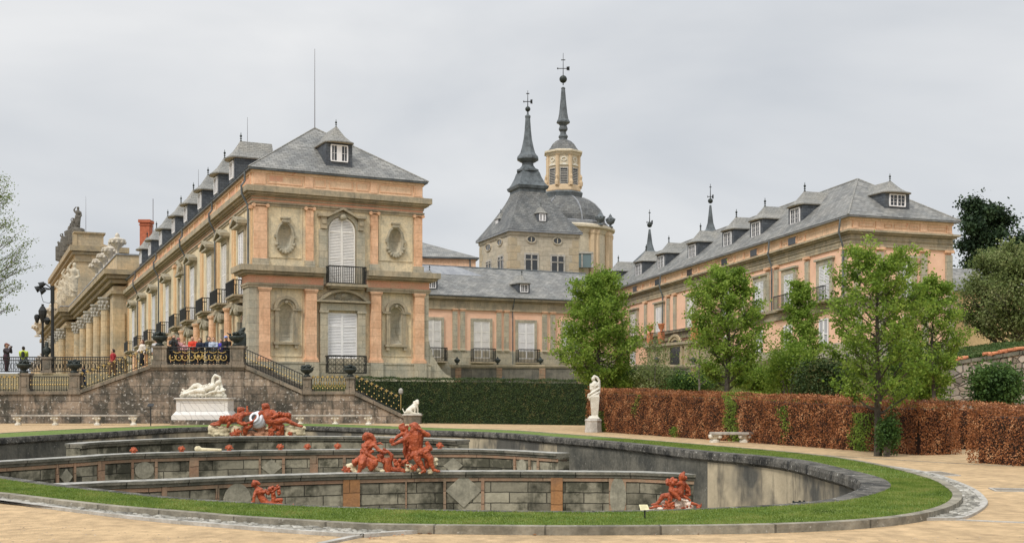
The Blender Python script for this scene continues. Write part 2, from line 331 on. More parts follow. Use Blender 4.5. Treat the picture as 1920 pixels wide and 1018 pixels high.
for i in range(NA):
    t_ = (rim[(i+2) % NA]-rim[i-2]).normalized(); q_ = t_.x if rim[i].y < 30 else 0; f_ = min(1, max(0, (q_-.35)/.5)); CW.append(.55*(1-f_)+.11*f_)
CWs = [sum(CW[(i+j) % NA] for j in range(-6, 7))/13 for i in range(NA)]
rin = offw(rim, [-c for c in CWs]); wal = offw(rim, [-c+.07 for c in CWs]); kerb = off(law, .15)
def arc(curve):
    s = [0]
    for i in range(1, len(curve)+1): s.append(s[-1]+(curve[i % len(curve)]-curve[i-1]).length)
    return s
ARC = arc(rim)
def ring(m, A, za, B, zb, uvv=None, keep=None):
    n = len(A)
    for i in range(n):
        if keep and not keep(i): continue
        j = (i+1) % n
        uv = [(ARC[i], 0 if uvv is None else uvv[0]), (ARC[i+1], 0 if uvv is None else uvv[0]), (ARC[i+1], .5 if uvv is None else uvv[1]), (ARC[i], .5 if uvv is None else uvv[1])]
        m.face([(A[i].x, A[i].y, za), (A[j].x, A[j].y, za), (B[j].x, B[j].y, zb), (B[i].x, B[i].y, zb)], uv)
SAND = M('sandy_gravel', (.50, .355, .20), (.36, .255, .145), .55, rough=.95, bump=.7, bscale=26, fine=.22, spots=(11, .69, (.30, .20, .12)), coords='Object', thr=(.42, .78))
GRASS = M('mown_grass', (.10, .17, .03), (.16, .20, .045), .8, rough=.9, bump=.6, bscale=30, fine=.4, coords='Object')
EARTH = M('terrace_earth', (.12, .15, .05), (.2, .16, .09), .5, rough=.95, bump=.4, coords='Object')
m = MB()
kx = kerb; prev = [(p.x, p.y) for p in kx]
rings = [[(BC.x+(p.x-BC.x)*s, BC.y+(p.y-BC.y)*s) for p in kx] for s in (1.15, 1.5, 2.5, 6, 40, 80)]
rings = [prev]+rings
for a, b in zip(rings[:-1], rings[1:]):
    for i in range(NA):
        j = (i+1) % NA; m.face([(*a[i], SANDZ), (*a[j], SANDZ), (*b[j], SANDZ), (*b[i], SANDZ)])
g = m.build('ground', SAND, kind='structure')
m = MB(); ring(m, rim, 0, law, 0); m.build('lawn', GRASS, kind='structure')
KERBM = M('kerb_stone', (.30, .27, .21), (.17, .155, .12), 2.2, rough=.95, bump=.5, brick=(1.3, 9, .014, .45, .15), spots=(12, .62, (.45, .43, .38)))
m = MB(); ring(m, law, .02, kerb, .018, (0, .15)); ring(m, kerb, .018, kerb, SANDZ-.05, (.15, .3)); ring(m, law, -.04, law, .02, (0, .1))
m.build('lawn_kerb', KERBM, label='low grey stone kerb running round the outside of the lawn ring', cat='kerb')
# basin: coping, wall, floor
t = thing('fountain_basin', 'large sunken oval stone basin with a weathered coping, ringed by lawn', 'fountain basin', (0, 40, 0))
rng = random.Random(3)
m = MB(); zt = .012
lip = offw(rim, [-c-.03 for c in CWs]); ring(m, rin, zt, rim, zt-.01, (0, .5)); ring(m, lip, zt-.08, rin, zt, (.5, .6)); ring(m, lip, -.20, lip, zt-.08, (.6, .9)); ring(m, wal, -.28, lip, -.20, (.9, 1)); ring(m, rim, zt-.01, off(rim, .01), -.05, (0, .1))
m.build('coping', COPING, t)
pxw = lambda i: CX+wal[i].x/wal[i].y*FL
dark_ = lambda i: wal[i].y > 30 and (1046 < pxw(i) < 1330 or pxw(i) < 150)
m = MB(); ring(m, wal, -2.0, wal, -.27, (-2.0, -.27), lambda i: not dark_(i)); m.build('basin_wall', BASINW, t)
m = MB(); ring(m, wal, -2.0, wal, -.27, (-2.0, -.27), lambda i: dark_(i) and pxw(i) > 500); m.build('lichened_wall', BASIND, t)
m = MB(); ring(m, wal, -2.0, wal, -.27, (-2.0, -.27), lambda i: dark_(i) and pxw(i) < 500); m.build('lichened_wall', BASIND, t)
m = MB(); m.face([(p.x, p.y, -1.9) for p in wal]); m.build('basin_floor', BASINST, t)
CAPTOP = M('pale_cap_stone', (.42, .41, .37), (.20, .195, .17), 2.5, rough=.8, bump=.3)  # paler colour for the thin sheet on top of each step cap
class Arc:
    def __init__(s, pts):
        s.p = catmull(pts, False, 6); s.s = [0]
        for i in range(1, len(s.p)): s.s.append(s.s[-1]+(s.p[i]-s.p[i-1]).length)
        s.n = []
        for i in range(len(s.p)):
            d = (s.p[min(i+1, len(s.p)-1)]-s.p[max(i-1, 0)]).normalized(); s.n.append(Vector((d.y, -d.x)))
    def at(s, px, v=0.0):       # arc length where the view ray at px meets the arc
        d = (px-CX)/FL; q = [p+n*v for p, n in zip(s.p, s.n)]
        for i in range(len(q)-1):
            a = q[i].x-d*q[i].y; b = q[i+1].x-d*q[i+1].y
            if a == 0 or a*b < 0: return s.s[i]+(s.s[i+1]-s.s[i])*a/(a-b)
        return s.s[0] if px < 500 else s.s[-1]
    def pos(s, l, v=0.0):
        i = 0
        while i < len(s.s)-2 and s.s[i+1] < l: i += 1
        f = (l-s.s[i])/(s.s[i+1]-s.s[i]); p = s.p[i].lerp(s.p[i+1], f); n = s.n[i].lerp(s.n[i+1], f).normalized(); return p+n*v
    def Y(s, px): return s.pos(s.at(px)).y
    def box(s, m, l0, l1, v0, v1, z0, z1):
        n = max(1, int((l1-l0)/.8)); L_ = [l0+(l1-l0)*k/n for k in range(n+1)]
        A = [s.pos(l, v0) for l in L_]; B = [s.pos(l, v1) for l in L_]
        f = lambda p, z: (p.x, p.y, z)
        for k in range(n):
            a, b = L_[k], L_[k+1]
            m.face([f(B[k], z0), f(B[k+1], z0), f(B[k+1], z1), f(B[k], z1)], [(a, z0), (b, z0), (b, z1), (a, z1)])
            m.face([f(B[k], z1), f(B[k+1], z1), f(A[k+1], z1), f(A[k], z1)], [(a, z1), (b, z1), (b, z1+.3), (a, z1+.3)])
            m.face([f(A[k], z0), f(A[k+1], z0), f(B[k+1], z0), f(B[k], z0)], [(a, z0), (b, z0), (b, z0+.3), (a, z0+.3)])
        m.face([f(A[0], z0), f(B[0], z0), f(B[0], z1), f(A[0], z1)]); m.face([f(B[-1], z0), f(A[-1], z0), f(A[-1], z1), f(B[-1], z1)])
    def disc(s, m, px, rz, ru, zc, v0, v1, n=24, diamond=False):
        l = s.at(px); p0 = s.pos(l); d = (s.pos(l+.1)-s.pos(l-.1)).normalized(); nn = Vector((d.y, -d.x))
        n = 4 if diamond else n; F = Frame(p0, d, nn)
        m.fprism(F, [(ru*math.cos(2*math.pi*k/n), zc+rz*math.sin(2*math.pi*k/n)) for k in range(n)], v0, v1)
def tierarc(pxs, z): return Arc([G(px, py, z) for px, py in pxs])
ZA, ZB, ZC = -.12, -.36, -.70
arcA = tierarc([(150, 832), (186, 828.5), (318, 822.5), (440, 819), (560, 818), (710, 819), (800, 822), (860, 825)], ZA)
arcB = tierarc([(-40, 868), (17, 864.6), (143, 857), (234, 851), (365, 847.5), (500, 844.5), (710, 842.5), (900, 842.5), (1047, 850)], ZB)
arcC = tierarc([(30, 917), (91, 910), (216, 903.5), (297, 901), (390, 896.5), (500, 892), (632, 888), (800, 884.5), (950, 883.5), (1181, 885), (1260, 888), (1337, 890)], ZC)
tiers = [('A', arcA, ZA, 'upper'), ('B', arcB, ZB, 'middle'), ('C', arcC, ZC, 'lowest')]
lab = {'A': 'topmost and shortest stone cascade step just under the far basin rim', 'B': 'middle stone cascade step lined with small red grotesque masks', 'C': 'lowest and longest stone cascade step with a big diamond panel, red figures on top'}
tier_obj = {}
for k, A_, z, nm in tiers:
    t = thing('cascade_step', lab[k], 'fountain step', (A_.p[len(A_.p)//2].x, A_.p[len(A_.p)//2].y, -1.9), 'stepped cascade walls in the basin'); tier_obj[k] = t
    Lg = A_.s[-1]
    m = MB(); A_.box(m, 0, Lg, -.5, 0, -1.9, z-.14); m.build('wall', BASINST, t)
    m = MB(); A_.box(m, 0, Lg, -.55, .13, z-.075, z); A_.box(m, 0, Lg, -.5, .07, z-.17, z-.08); m.build('cap', TIERCAP, t); m = MB(); A_.box(m, 0.01, Lg-.01, -.55, .135, z+.001, z+.014); m.build('cap_surface', CAPTOP, t)
    if k != 'A':
        m = MB(); A_.box(m, 0, Lg, -.4, .035, z-.29, z-.19); m.build('string_course', PIERP, t)
def pier(k, px0, px1, mat, v=.06):
    A_ = dict((a, b) for a, b, c, d in tiers)[k]; z = {'A': ZA, 'B': ZB, 'C': ZC}[k]
    m = MB(); A_.box(m, A_.at(px0), A_.at(px1), -.1, v, -1.9, z-.18); m.build('pier', mat, tier_obj[k])
for a, b in ((643, 674), (1033, 1055)): pier('C', a, b, PIERO)
for a, b in ((831, 836), (902, 908), (1142, 1148), (1170, 1174), (1309, 1338), (303, 312), (404, 410), (478, 484), (760, 762)): pier('C', a, b, PIERP, .045)
for a, b in ((182, 195), (581, 596), (104, 109), (137, 141), (245, 250), (290, 295), (355, 372), (485, 489), (529, 534), (643, 648), (964, 968), (992, 996), (1008, 1012)): pier('B', a, b, PIERP, .045)
m = MB(); arcC.disc(m, 869, .52, .56, -1.28, .0, .05, diamond=True); m.build('diamond_panel', PANEL, tier_obj['C'])
m = MB(); arcC.disc(m, 444, .55, .42, -1.42, .0, .05); m.build('round_panel', PANEL, tier_obj['C']); m = MB(); arcC.disc(m, 1159, .62, .25, -1.45, 0, .05); m.build('round_panel', PANEL, tier_obj['C'])
for a_, b_, c_ in ((123, .27, .26), (509, .30, .37), (850, .30, .37)): m = MB(); arcB.disc(m, a_, b_, c_, -.97, 0, .05, diamond=True); m.build('diamond_panel', PANEL, tier_obj['B'])
for a_, b_, c_ in ((270, .29, .34), (980, .30, .26)): m = MB(); arcB.disc(m, a_, b_, c_, -.94, 0, .05); m.build('round_panel', PANEL, tier_obj['B'])
# pools' inner shelf block on the left of the topmost step
# raised strips on the sand
STRIP = M('pale_stone_strip', (.46, .44, .40), (.34, .32, .28), 3, rough=.9, bump=.3)
def ribbon(pts, wd, z0, z1, name, mat, label=None, cat=None, kind=None, group=None, parent=None):
    m = MB(); n = len(pts); A = []; B = []
    for i in range(n):
        d = (pts[min(i+1, n-1)]-pts[max(i-1, 0)]).normalized(); q = Vector((d.y, -d.x))*wd/2; A.append(pts[i]-q); B.append(pts[i]+q)
    for i in range(n-1):
        for (a, b, c, d, za, zb) in ((A[i], A[i+1], B[i+1], B[i], z1, z1), (A[i], A[i+1], A[i+1], A[i], z0, z1), (B[i], B[i+1], B[i+1], B[i], z0, z1)):
            m.face([(a.x, a.y, za), (b.x, b.y, za), (c.x, c.y, zb), (d.x, d.y, zb)])
    return m.build(name, mat, parent, label=label, cat=cat, kind=kind, group=group)
GLZ, GRZ = -.055, -.065
lst = catmull([G(px, py, GLZ) for px, py in [(-160, 922), (-60, 929), (0, 936), (78, 946.7), (182, 959.7), (312, 974), (450, 985.5), (580, 995.5), (679, 1001.5)]], False, 6)
rst = catmull([G(px, py, GRZ) for px, py in [(1480, 852), (1560, 858), (1644, 870.5), (1737, 885.5), (1811, 911), (1841, 933), (1841, 948), (1804, 968.5), (1760, 971), (1715, 971)]], False, 6)
ribbon(lst, .10, SANDZ-.02, GLZ+.012, 'edging', STRIP, 'pale stone edging strip beside the cobbles at the lower left', 'edging', group=None)
ribbon(rst, .11, SANDZ-.02, GRZ+.012, 'edging', STRIP, 'curved pale stone edging strip round the cobbles at the right end of the lawn', 'edging')
rb = lambda pts: [G(px, py, SANDZ) for px, py in pts]
ribbon(rb([(1715, 971.5), (1800, 975), (1990, 983)]), .09, SANDZ-.02, SANDZ+.012, 'edging', STRIP, 'straight pale strip running off to the right edge from the cobbled bend', 'edging')
ribbon(rb([(1500, 850), (1600, 857), (1763, 867), (1900, 874)]), .08, SANDZ-.02, SANDZ+.01, 'edging', KERBM, 'thin dark strip crossing the sand in front of the hedge gap', 'edging')
ribbon([G(679, 1001.5, GLZ), G(740, 997, GLZ), G(812, 992, GLZ)], .10, SANDZ-.02, GLZ+.012, 'edging', STRIP, 'short pale strip closing the cobbles near the kerb at the bottom', 'edging')
ribbon(rb([(600, 1022), (660, 1009), (700, 1003)]), .10, SANDZ-.02, SANDZ+.03, 'edging', STRIP, 'pale strip branching to the bottom edge below the cobbles', 'edging')
# drain covers at the right
for pts, lb in ((((1729, 884.5), (1762, 884.5), (1802, 892), (1768, 892)), 'flat stone drain cover nearest the hedge gap'), (((1853, 915.5), (1925, 917), (1935, 922), (1866, 921)), 'long flat drain cover at the right edge of the sand')):
    m = MB(); q = [G(a, b, SANDZ) for a, b in pts]; c = sum(q, Vector((0, 0)))/4
    for i in range(4):
        a, b = q[i], q[(i+1) % 4]; a2, b2 = a.lerp(c, .12), b.lerp(c, .12)
        m.hexa([(a.x, a.y, SANDZ-.02), (b.x, b.y, SANDZ-.02), (b2.x, b2.y, SANDZ-.02), (a2.x, a2.y, SANDZ-.02)][::-1], [(a.x, a.y, SANDZ+.02), (b.x, b.y, SANDZ+.02), (b2.x, b2.y, SANDZ+.02), (a2.x, a2.y, SANDZ+.02)][::-1])
    t = m.build('drain_cover', STRIP, label=lb, cat='drain cover', group='drain covers in the sand')
    m = MB(); m.face([(p.x, p.y, SANDZ+.006) for p in [r.lerp(c, .1) for r in q]]); m.build('grating', flat('grating', (.2, .17, .13), .8), t)
# cobbles
def inpoly(P_, poly):
    x, y = P_[:, 0], P_[:, 1]; ins = np.zeros(len(P_), bool); n = len(poly)
    for i in range(n):
        x1, y1 = poly[i]; x2, y2 = poly[(i+1) % n]
        c = ((y1 > y) != (y2 > y)) & (x < (x2-x1)*(y-y1)/((y2-y1) or 1e-9)+x1); ins ^= c
    return ins
def np_mesh(name, V, Fq, mat, smooth=False, **k):
    me = bpy.data.meshes.new(name); me.vertices.add(len(V)); me.vertices.foreach_set('co', V.ravel())
    nf, w_ = Fq.shape; me.loops.add(nf*w_); me.loops.foreach_set('vertex_index', Fq.ravel().astype(np.int32)); me.polygons.add(nf)
    me.polygons.foreach_set('loop_start', np.arange(nf, dtype=np.int32)*w_); me.polygons.foreach_set('loop_total', np.full(nf, w_, dtype=np.int32))
    if smooth: me.polygons.foreach_set('use_smooth', np.ones(nf, bool))
    me.update(); me.validate(); me.materials.append(mat)
    o = link(bpy.data.objects.new(name, me)); par = k.pop('parent', None); o.parent = par
    tag(o, k.get('label'), k.get('cat'), k.get('group'), k.get('kind')); ORG[o] = Vector((0, 0, 0)) if par is None else ORG.get(par, Vector((0, 0, 0))); return o
def pebbles(poly, dens, r0, r1, z, name, mat, seed, kind='stuff'):
    rs = np.random.RandomState(seed); pl = np.array([(p.x, p.y) for p in poly]); lo_, hi = pl.min(0), pl.max(0)
    n = int((hi-lo_).prod()*dens); pts = rs.uniform(lo_, hi, (n, 2)); pts = pts[inpoly(pts, pl)]
    n = len(pts); s5 = math.sqrt(.5)
    base = np.array([(1, 0, 0), (s5, s5, 0), (0, 1, 0), (-s5, s5, 0), (-1, 0, 0), (-s5, -s5, 0), (0, -1, 0), (s5, -s5, 0)]+[(.6*math.cos(a), .6*math.sin(a), .75) for a in np.arange(8)*math.pi/4])
    r = rs.uniform(r0, r1, n); sx_ = rs.uniform(.7, 1.2, n); a = rs.uniform(0, 6.28, n)
    V = base[None]*np.stack([r*sx_, r, r*.7], 1)[:, None, :]
    x = V[..., 0]*np.cos(a)[:, None]-V[..., 1]*np.sin(a)[:, None]; y = V[..., 0]*np.sin(a)[:, None]+V[..., 1]*np.cos(a)[:, None]
    V = np.stack([x+pts[:, :1], y+pts[:, 1:], V[..., 2]+z], -1).reshape(-1, 3)
    F = [[k, (k+1) % 8, 8+(k+1) % 8, 8+k] for k in range(8)]+[[8, 9, 10, 11], [8, 11, 12, 15], [12, 13, 14, 15]]
    Fq = (np.array(F)[None]+(np.arange(n)*16)[:, None, None]).reshape(-1, 4)
    return np_mesh(name, V, Fq, mat, True, kind=kind)
COB = leafmat('cobbles', [(.08, .075, .065), (.20, .19, .16), (.36, .34, .29), (.54, .52, .47)], 0, 2)
COBB = M('cobble_bed', (.12, .11, .09), (.17, .15, .12), 4, bump=.6, coords='Object')
ki = lambda px0, px1: [p for p in kerb if p.y < 34 and px0 <= CX+p.x/p.y*FL <= px1]
lo_k = sorted([p for p in kerb if p.y < 30 and CX+p.x/p.y*FL < 800 and p.x < 0], key=lambda p: CX+p.x/p.y*FL)
polyL = lst+[G(740, 997, GLZ), G(812, 992, GLZ)]+lo_k[::-1]
n0 = min(range(NA), key=lambda i: (kerb[i]-G(1500, 851, SANDZ)).length); n1 = min(range(NA), key=lambda i: (kerb[i]-G(1715, 968, SANDZ)).length)
polyR = rst+[kerb[i] for i in range(min(n0, n1), max(n0, n1)+1)]
for pl, sd, gz_ in ((polyL, 1, GLZ), (polyR, 2, GRZ)):
    m = MB(); m.face([(p.x, p.y, gz_) for p in pl]); m.build('gutter', COBB, kind='structure')
    pebbles(pl, 260, .022, .055, gz_-.008, 'gravel', COB, sd)
SP_ = [Vector(q) for q in ((-12, 12.5), (12, 12.5), (22, 32), (18, 40), (8, 14.6), (0, 13.6), (-4, 14.2), (-9, 17.5), (-14, 21))]
pebbles(SP_, 26, .006, .017, SANDZ-.003, 'loose_stones', leafmat('loose_stone', [(.16, .12, .08), (.32, .24, .16), (.5, .42, .32)], 0, 2), 12)
# grass blades over the near and right-hand part of the lawn
rs = np.random.RandomState(5)
pl = np.array([(p.x, p.y) for p in law]); ph = np.array([(p.x, p.y) for p in rim])
def blades(n, lo_, hi, h0, h1, wd, seed):
    rs = np.random.RandomState(seed); pts = rs.uniform(lo_, hi, (n, 2)); pts = pts[inpoly(pts, pl) & ~inpoly(pts, ph)]; n = len(pts)
    a = rs.uniform(0, 6.28, n); h = rs.uniform(h0, h1, n); ln = rs.uniform(-.6, .6, (n, 2))*h[:, None]
    dx, dy = np.cos(a)*wd/2, np.sin(a)*wd/2; z = np.zeros(n)
    V = np.stack([np.stack([pts[:, 0]-dx, pts[:, 1]-dy, z], 1), np.stack([pts[:, 0]+dx, pts[:, 1]+dy, z], 1), np.stack([pts[:, 0]+ln[:, 0], pts[:, 1]+ln[:, 1], h], 1)], 1)
    return V.reshape(-1, 3)
V = np.concatenate([blades(520000, (-13, 13.5), (9, 23), .012, .034, .009, 6), blades(160000, (3, 20), (11, 45), .015, .04, .014, 7)])
BLD = leafmat('grass_blades', [(.06, .105, .016), (.13, .20, .03), (.21, .27, .05), (.34, .31, .11)], .3, 1.5)
np_mesh('grass', V, np.arange(len(V)).reshape(-1, 3), BLD, kind='stuff')
# leaf litter by the kerb
rs = np.random.RandomState(9); Vl = []
for cx_, cy_, n_, sx_, sy_ in ((815, 997, 130, 32, 2), (840, 994, 50, 22, 1.5), (1180, 1000, 60, 120, 1.5), (700, 1008, 25, 50, 3)):
    for k in range(n_):
        q = G(cx_+rs.normal()*sx_, max(988, cy_+rs.normal()*sy_), SANDZ); a = rs.uniform(0, 6.28); s = rs.uniform(.015, .03)
        for dx, dy in ((1, 0), (0, .6), (-1, 0), (0, -.6)):
            Vl.append((q.x+s*(dx*math.cos(a)-dy*math.sin(a)), q.y+s*(dx*math.sin(a)+dy*math.cos(a)), SANDZ+.008+rs.uniform(0, .012)))
np_mesh('fallen_leaves', np.array(Vl), np.arange(len(Vl)).reshape(-1, 4), leafmat('dead_leaf', [(.16, .05, .02), (.34, .14, .05), (.5, .25, .1)], 0), kind='stuff')
# terraces behind the stairs and hedge
def terrace(poly, z, mat, zb=-1):
    m = MB(); slab(m, poly, zb, z); return m.build('terrace', mat, kind='structure')
terrace([(-18.2, 80.6), (-12, 80.6), (-8.6, 79.6), (6.5, 71.2), (16, 68), (30, 62), (60, 62), (90, 260), (-18.2, 260)], 2.45, EARTH)
terrace([(-90, 80.95), (-18.3, 80.95), (-18.3, 260), (-90, 260)], 3.15, EARTH)
terrace([(-5.2, 100.5), (18.6, 100.5), (19, 84), (80, 84), (100, 260), (-5, 260)], 4.35, EARTH)
# ------------------------------------------------------------------ the palace: corner pavilion and long wing
e1 = Vector((4490, 2200)).normalized(); e2 = Vector((-1078, 2200)).normalized()
KW = .0424
O = (-486*85/FL, 85.0)
FF = Frame(O, e1)                                  # front, outward = towards the camera
FS = Frame(O, e2, (-e2.y, e2.x), KW)               # long side, outward = left
def shw(p): return max(0.0, KW*((Vector((p[0], p[1]))-Vector(O)).dot(e2)))
W_ = FF.u(791); LW = FS.u(240)+14
def rect(u0, u1, d0, d1):   # u along the front, d back along the side
    o = Vector(O); return [o+e1*u0+e2*d0, o+e1*u1+e2*d0, o+e1*u1+e2*d1, o+e1*u0+e2*d1]
zf = lambda py, v=0: FF.z(474, py, v)
foot = rect(0, W_, 0, LW)
wing = thing('palace_wing', 'long orange palace wing ending in a corner pavilion with white arched shutters', 'palace wing', (O[0], O[1], 3.1))
def sl(name, mat, *bands, poly=None, sh=shw, par=wing):
    m = MB()
    for z0, z1, pr in bands: slab(m, poly or foot, z0, z1, pr, sh)
    return m.build(name, mat, par)
z_eave, z_cor1, z_cor0, z_fr0, z_ar0 = zf(317), zf(349), zf(363), zf(371), zf(380)
z_mc1, z_mc0, z_mf0, z_ma0, z_pl = zf(498), zf(513), zf(528), zf(537), zf(674)
zb = 2.3
m = MB(); slab(m, rect(.95, W_-.95, .95, LW-1), zb, z_eave, 0, shw); core = m.build('core_wall', BEIGE, wing)
# front wall sheet with niche openings
def niche_outline(uc, w_, z0, z1):
    r = w_/2; zc = z1-r; pts = [(uc-r, z0), (uc+r, z0)]
    for k in range(0, 13): a = math.pi*k/12; pts.append((uc+r*math.cos(a), zc+r*math.sin(a)))
    return pts
def oval(uc, zc, ru, rz, n=24): return [(uc+ru*math.cos(2*math.pi*k/n), zc+rz*math.sin(2*math.pi*k/n)) for k in range(n)]
def densify(p, d=.15):
    o = []
    for i in range(len(p)):
        a, b = Vector(p[i]), Vector(p[(i+1) % len(p)]); n = max(1, int((b-a).length/d))
        o += [a.lerp(b, k/n) for k in range(n)]
    return o
def recess(F, outline, box, depth, mw, mi, v0=0.0):
    u0, u1, z0, z1 = box; o = densify(outline); c = sum(o, Vector((0, 0)))/len(o); cor = [Vector(q) for q in ((u0, z0), (u1, z0), (u1, z1), (u0, z1))]
    ang = lambda q: math.atan2(q.y-c.y, q.x-c.x)
    def onbox(a):
        d = Vector((math.cos(a), math.sin(a))); s = min([((u1 if d.x > 0 else u0)-c.x)/d.x if abs(d.x) > 1e-9 else 1e9, ((z1 if d.y > 0 else z0)-c.y)/d.y if abs(d.y) > 1e-9 else 1e9]); return c+d*s
    ring_ = [(ang(q), q) for q in o]; ring_.sort(key=lambda t: t[0]); n = len(ring_)
    for i in range(n):
        a0, q0 = ring_[i]; a1, q1 = ring_[(i+1) % n]; pts = [onbox(a0)]
        a1u = a1 if a1 > a0 else a1+2*math.pi
        for cc in cor:
            ca = ang(cc)
            for ca_ in (ca, ca+2*math.pi):
                if a0+1e-6 < ca_ < a1u-1e-6: pts.append(cc)
        pts.append(onbox(a1)); poly = [F.p(q0.x, v0, q0.y), *[F.p(p.x, v0, p.y) for p in pts], F.p(q1.x, v0, q1.y)]
        mw.face(poly[::-1])
    K_ = 6; prev = [q for a, q in ring_]
    for k in range(1, K_+1):
        s = math.cos(math.pi/2*k/K_); s = max(s, .02); cur = [c+(q-c)*s for a, q in ring_]; vp = v0-depth*math.sin(math.pi/2*(k-1)/K_); vc = v0-depth*math.sin(math.pi/2*k/K_)
        for i in range(n):
            j = (i+1) % n; mi.face([F.p(prev[i].x, vp, prev[i].y), F.p(cur[i].x, vc, cur[i].y), F.p(cur[j].x, vc, cur[j].y), F.p(prev[j].x, vp, prev[j].y)])
        prev = cur
def sheet(F, u0, u1, z0, z1, boxes, m, v=0.0):
    us = sorted({u0, u1, *[b[0] for b in boxes], *[b[1] for b in boxes]}); zs = sorted({z0, z1, *[b[2] for b in boxes], *[b[3] for b in boxes]})
    for a, b in zip(us[:-1], us[1:]):
        for c, d in zip(zs[:-1], zs[1:]):
            uc, zc = (a+b)/2, (c+d)/2
            if any(q[0] < uc < q[1] and q[2] < zc < q[3] for q in boxes): continue
            m.face([F.p(a, v, c), F.p(b, v, c), F.p(b, v, d), F.p(a, v, d)])
nl = [(FF.u(536), FF.u(549)-FF.u(523), FF.z(536, 640), FF.z(536, 569)), (FF.u(742), FF.u(753)-FF.u(731), FF.z(742, 645), FF.z(742, 577))]
no = [(FF.u(534.5), FF.z(534.5, 444)), (FF.u(741), FF.z(741, 453))]
mw = MB(); mi = MB(); boxes = []
for uc, w2, z0, z1 in nl:
    b = (uc-w2/2-.12, uc+w2/2+.12, z0-.12, z1+.12); boxes.append(b); recess(FF, niche_outline(uc, w2, z0, z1), b, .55, mw, mi)
for uc, zc in no:
    b = (uc-.68, uc+.68, zc-1.15, zc+1.15); boxes.append(b); recess(FF, oval(uc, zc, .52, .95), b, .45, mw, mi)
sheet(FF, 0, W_, zb, z_eave, boxes, mw)
mw.face([FF.p(0, 0, zb), FF.p(0, 0, z_eave), FF.p(0, -.96, z_eave), FF.p(0, -.96, zb)])
for a, b in ((0, LW-1),):      # side and back walls
    q = rect(0, W_, 0, LW-1)
    for i, j in ((0, 3), (2, 1), (3, 2)):
        A_, B_ = q[i], q[j]; mw.face([(A_.x, A_.y, zb-shw(A_)), (A_.x, A_.y, z_eave-shw(A_)), (B_.x, B_.y, z_eave-shw(B_)), (B_.x, B_.y, zb-shw(B_))])
mw.build('wall', BEIGE, wing); mi.build('niche', GREYST, wing, smooth=True)
# horizontal bands round the whole building
sl('main_cornice', TRIM, (z_cor0+.12, z_cor1, .62), (z_cor0-.05, z_cor0+.10, .42), (z_cor0-.16, z_cor0-.07, .22), (z_ar0, z_ar0+.13, .16), (z_ar0-.17, z_ar0-.02, .09), (z_fr0-.04, z_fr0+.06, .13))
sl('frieze', FRIEZE, (z_ar0+.02, z_cor0, .07))
sl('attic', ATTIC, (z_cor1-.01, z_eave-.04, .045), (z_cor1, z_cor1+.16, .10), (z_eave-.24, z_eave-.05, .14))
sl('gutter', LEAD, (z_eave-.05, z_eave+.09, .36))
m = MB()
for px0, px1 in ((475, 497), (571, 586), (694, 707), (775, 790)): m.fbox(FF, FF.u(px0), FF.u(px1), 0, .13, z_cor1+.17, z_eave-.25)
for px0, px1 in ((501, 566), (589, 610), (617, 661), (668, 690), (711, 771)):
    a, b = FF.u(px0), FF.u(px1); z0, z1 = z_cor1+.28, z_eave-.34
    for (p, q, r, s) in ((a, b, z1-.06, z1), (a, b, z0, z0+.06), (a, a+.06, z0+.06, z1-.06), (b-.06, b, z0+.06, z1-.06)): m.fbox(FF, p, q, .0, .085, r, s)
nb = 26; du = (LW-16)/nb
for k in range(nb):
    a = .3+k*du
    m.fbox(FS, a, a+.22, 0, .13, z_cor1+.17, z_eave-.25)
    a += .5; b = a+du-.8; z0, z1 = z_cor1+.28, z_eave-.34
    for (p, q, r, s) in ((a, b, z1-.06, z1), (a, b, z0, z0+.06), (a, a+.06, z0+.06, z1-.06), (b-.06, b, z0+.06, z1-.06)): m.fbox(FS, p, q, .0, .085, r, s)
m.build('attic_panels', ORANGE, wing)
m = MB(); z0, z1 = z_cor1+.36, z_eave-.42
for k in range(nb):
    if k % 2 == 0: a = .3+k*du+.6; m.fbox(FS, a, a+du-1.0, 0, .055, z0, z1)
for px0, px1 in ((505, 530), ): m.fbox(FF, FF.u(px0), FF.u(px1), 0, .05, z0+.1, z1)
m.build('red_attic_panel', FRIEZE, wing)
# lower storey of the corner pavilion: plinth, pilasters, middle cornice
pavl = rect(-.35, W_+.45, -.3, 1.7)
FL2 = Frame(Vector(O)-e1*0+e1*0+FF.n*.0, e1)
def pav(name, mat, *bands, gap=True):
    r = None
    for A_, B_, s in ((-.35, FF.u(604), 1), (FF.u(684), W_+.45, -1)) if gap else ((-.35, W_+.45, 0),):
        m = MB()
        for z0, z1, pr in bands: slab(m, rect(A_+(pr if s < 0 else 0), B_-(pr if s > 0 else 0), -.3, 1.7), z0, z1, pr, None)
        r = m.build(name, mat, wing)
    return r
pav('middle_cornice', TRIM, (z_mc0+.16, z_mc1, .72), (z_mc0-.02, z_mc0+.14, .5), (z_mc0-.12, z_mc0-.04, .25), (z_ma0+.1, z_ma0+.26, .13), (z_ma0-.06, z_ma0+.08, .08))
pav('middle_frieze', FRIEZE, (z_ma0+.04, z_mc0-.08, .04))
pav('plinth', GREYST, (zb, z_pl-.25, .12), (z_pl-.25, z_pl-.13, .17), gap=False)
V0 = .0
def fb(px0, px1, py0, py1, v0, v1, m, F=FF):   # box from pixel extents on the front plane
    m.fbox(F, F.u(px0), F.u(px1), v0, v1, F.z((px0+px1)/2, py1), F.z((px0+px1)/2, py0))
m = MB(); m.fbox(FF, -.35, FF.u(484), -.9, .28, z_pl-.13, z_ma0-.06); m.fbox(FS, -.3, 1.7, -.2, .33, z_pl-.13, z_ma0-.06); m.build('corner_pier', GREYST, wing)
m = MB(); m.fbox(FF, FF.u(793.5), W_+.45, -2.0, .28, z_pl-.13, z_ma0-.06); m.build('corner_pier', GREYST, wing)
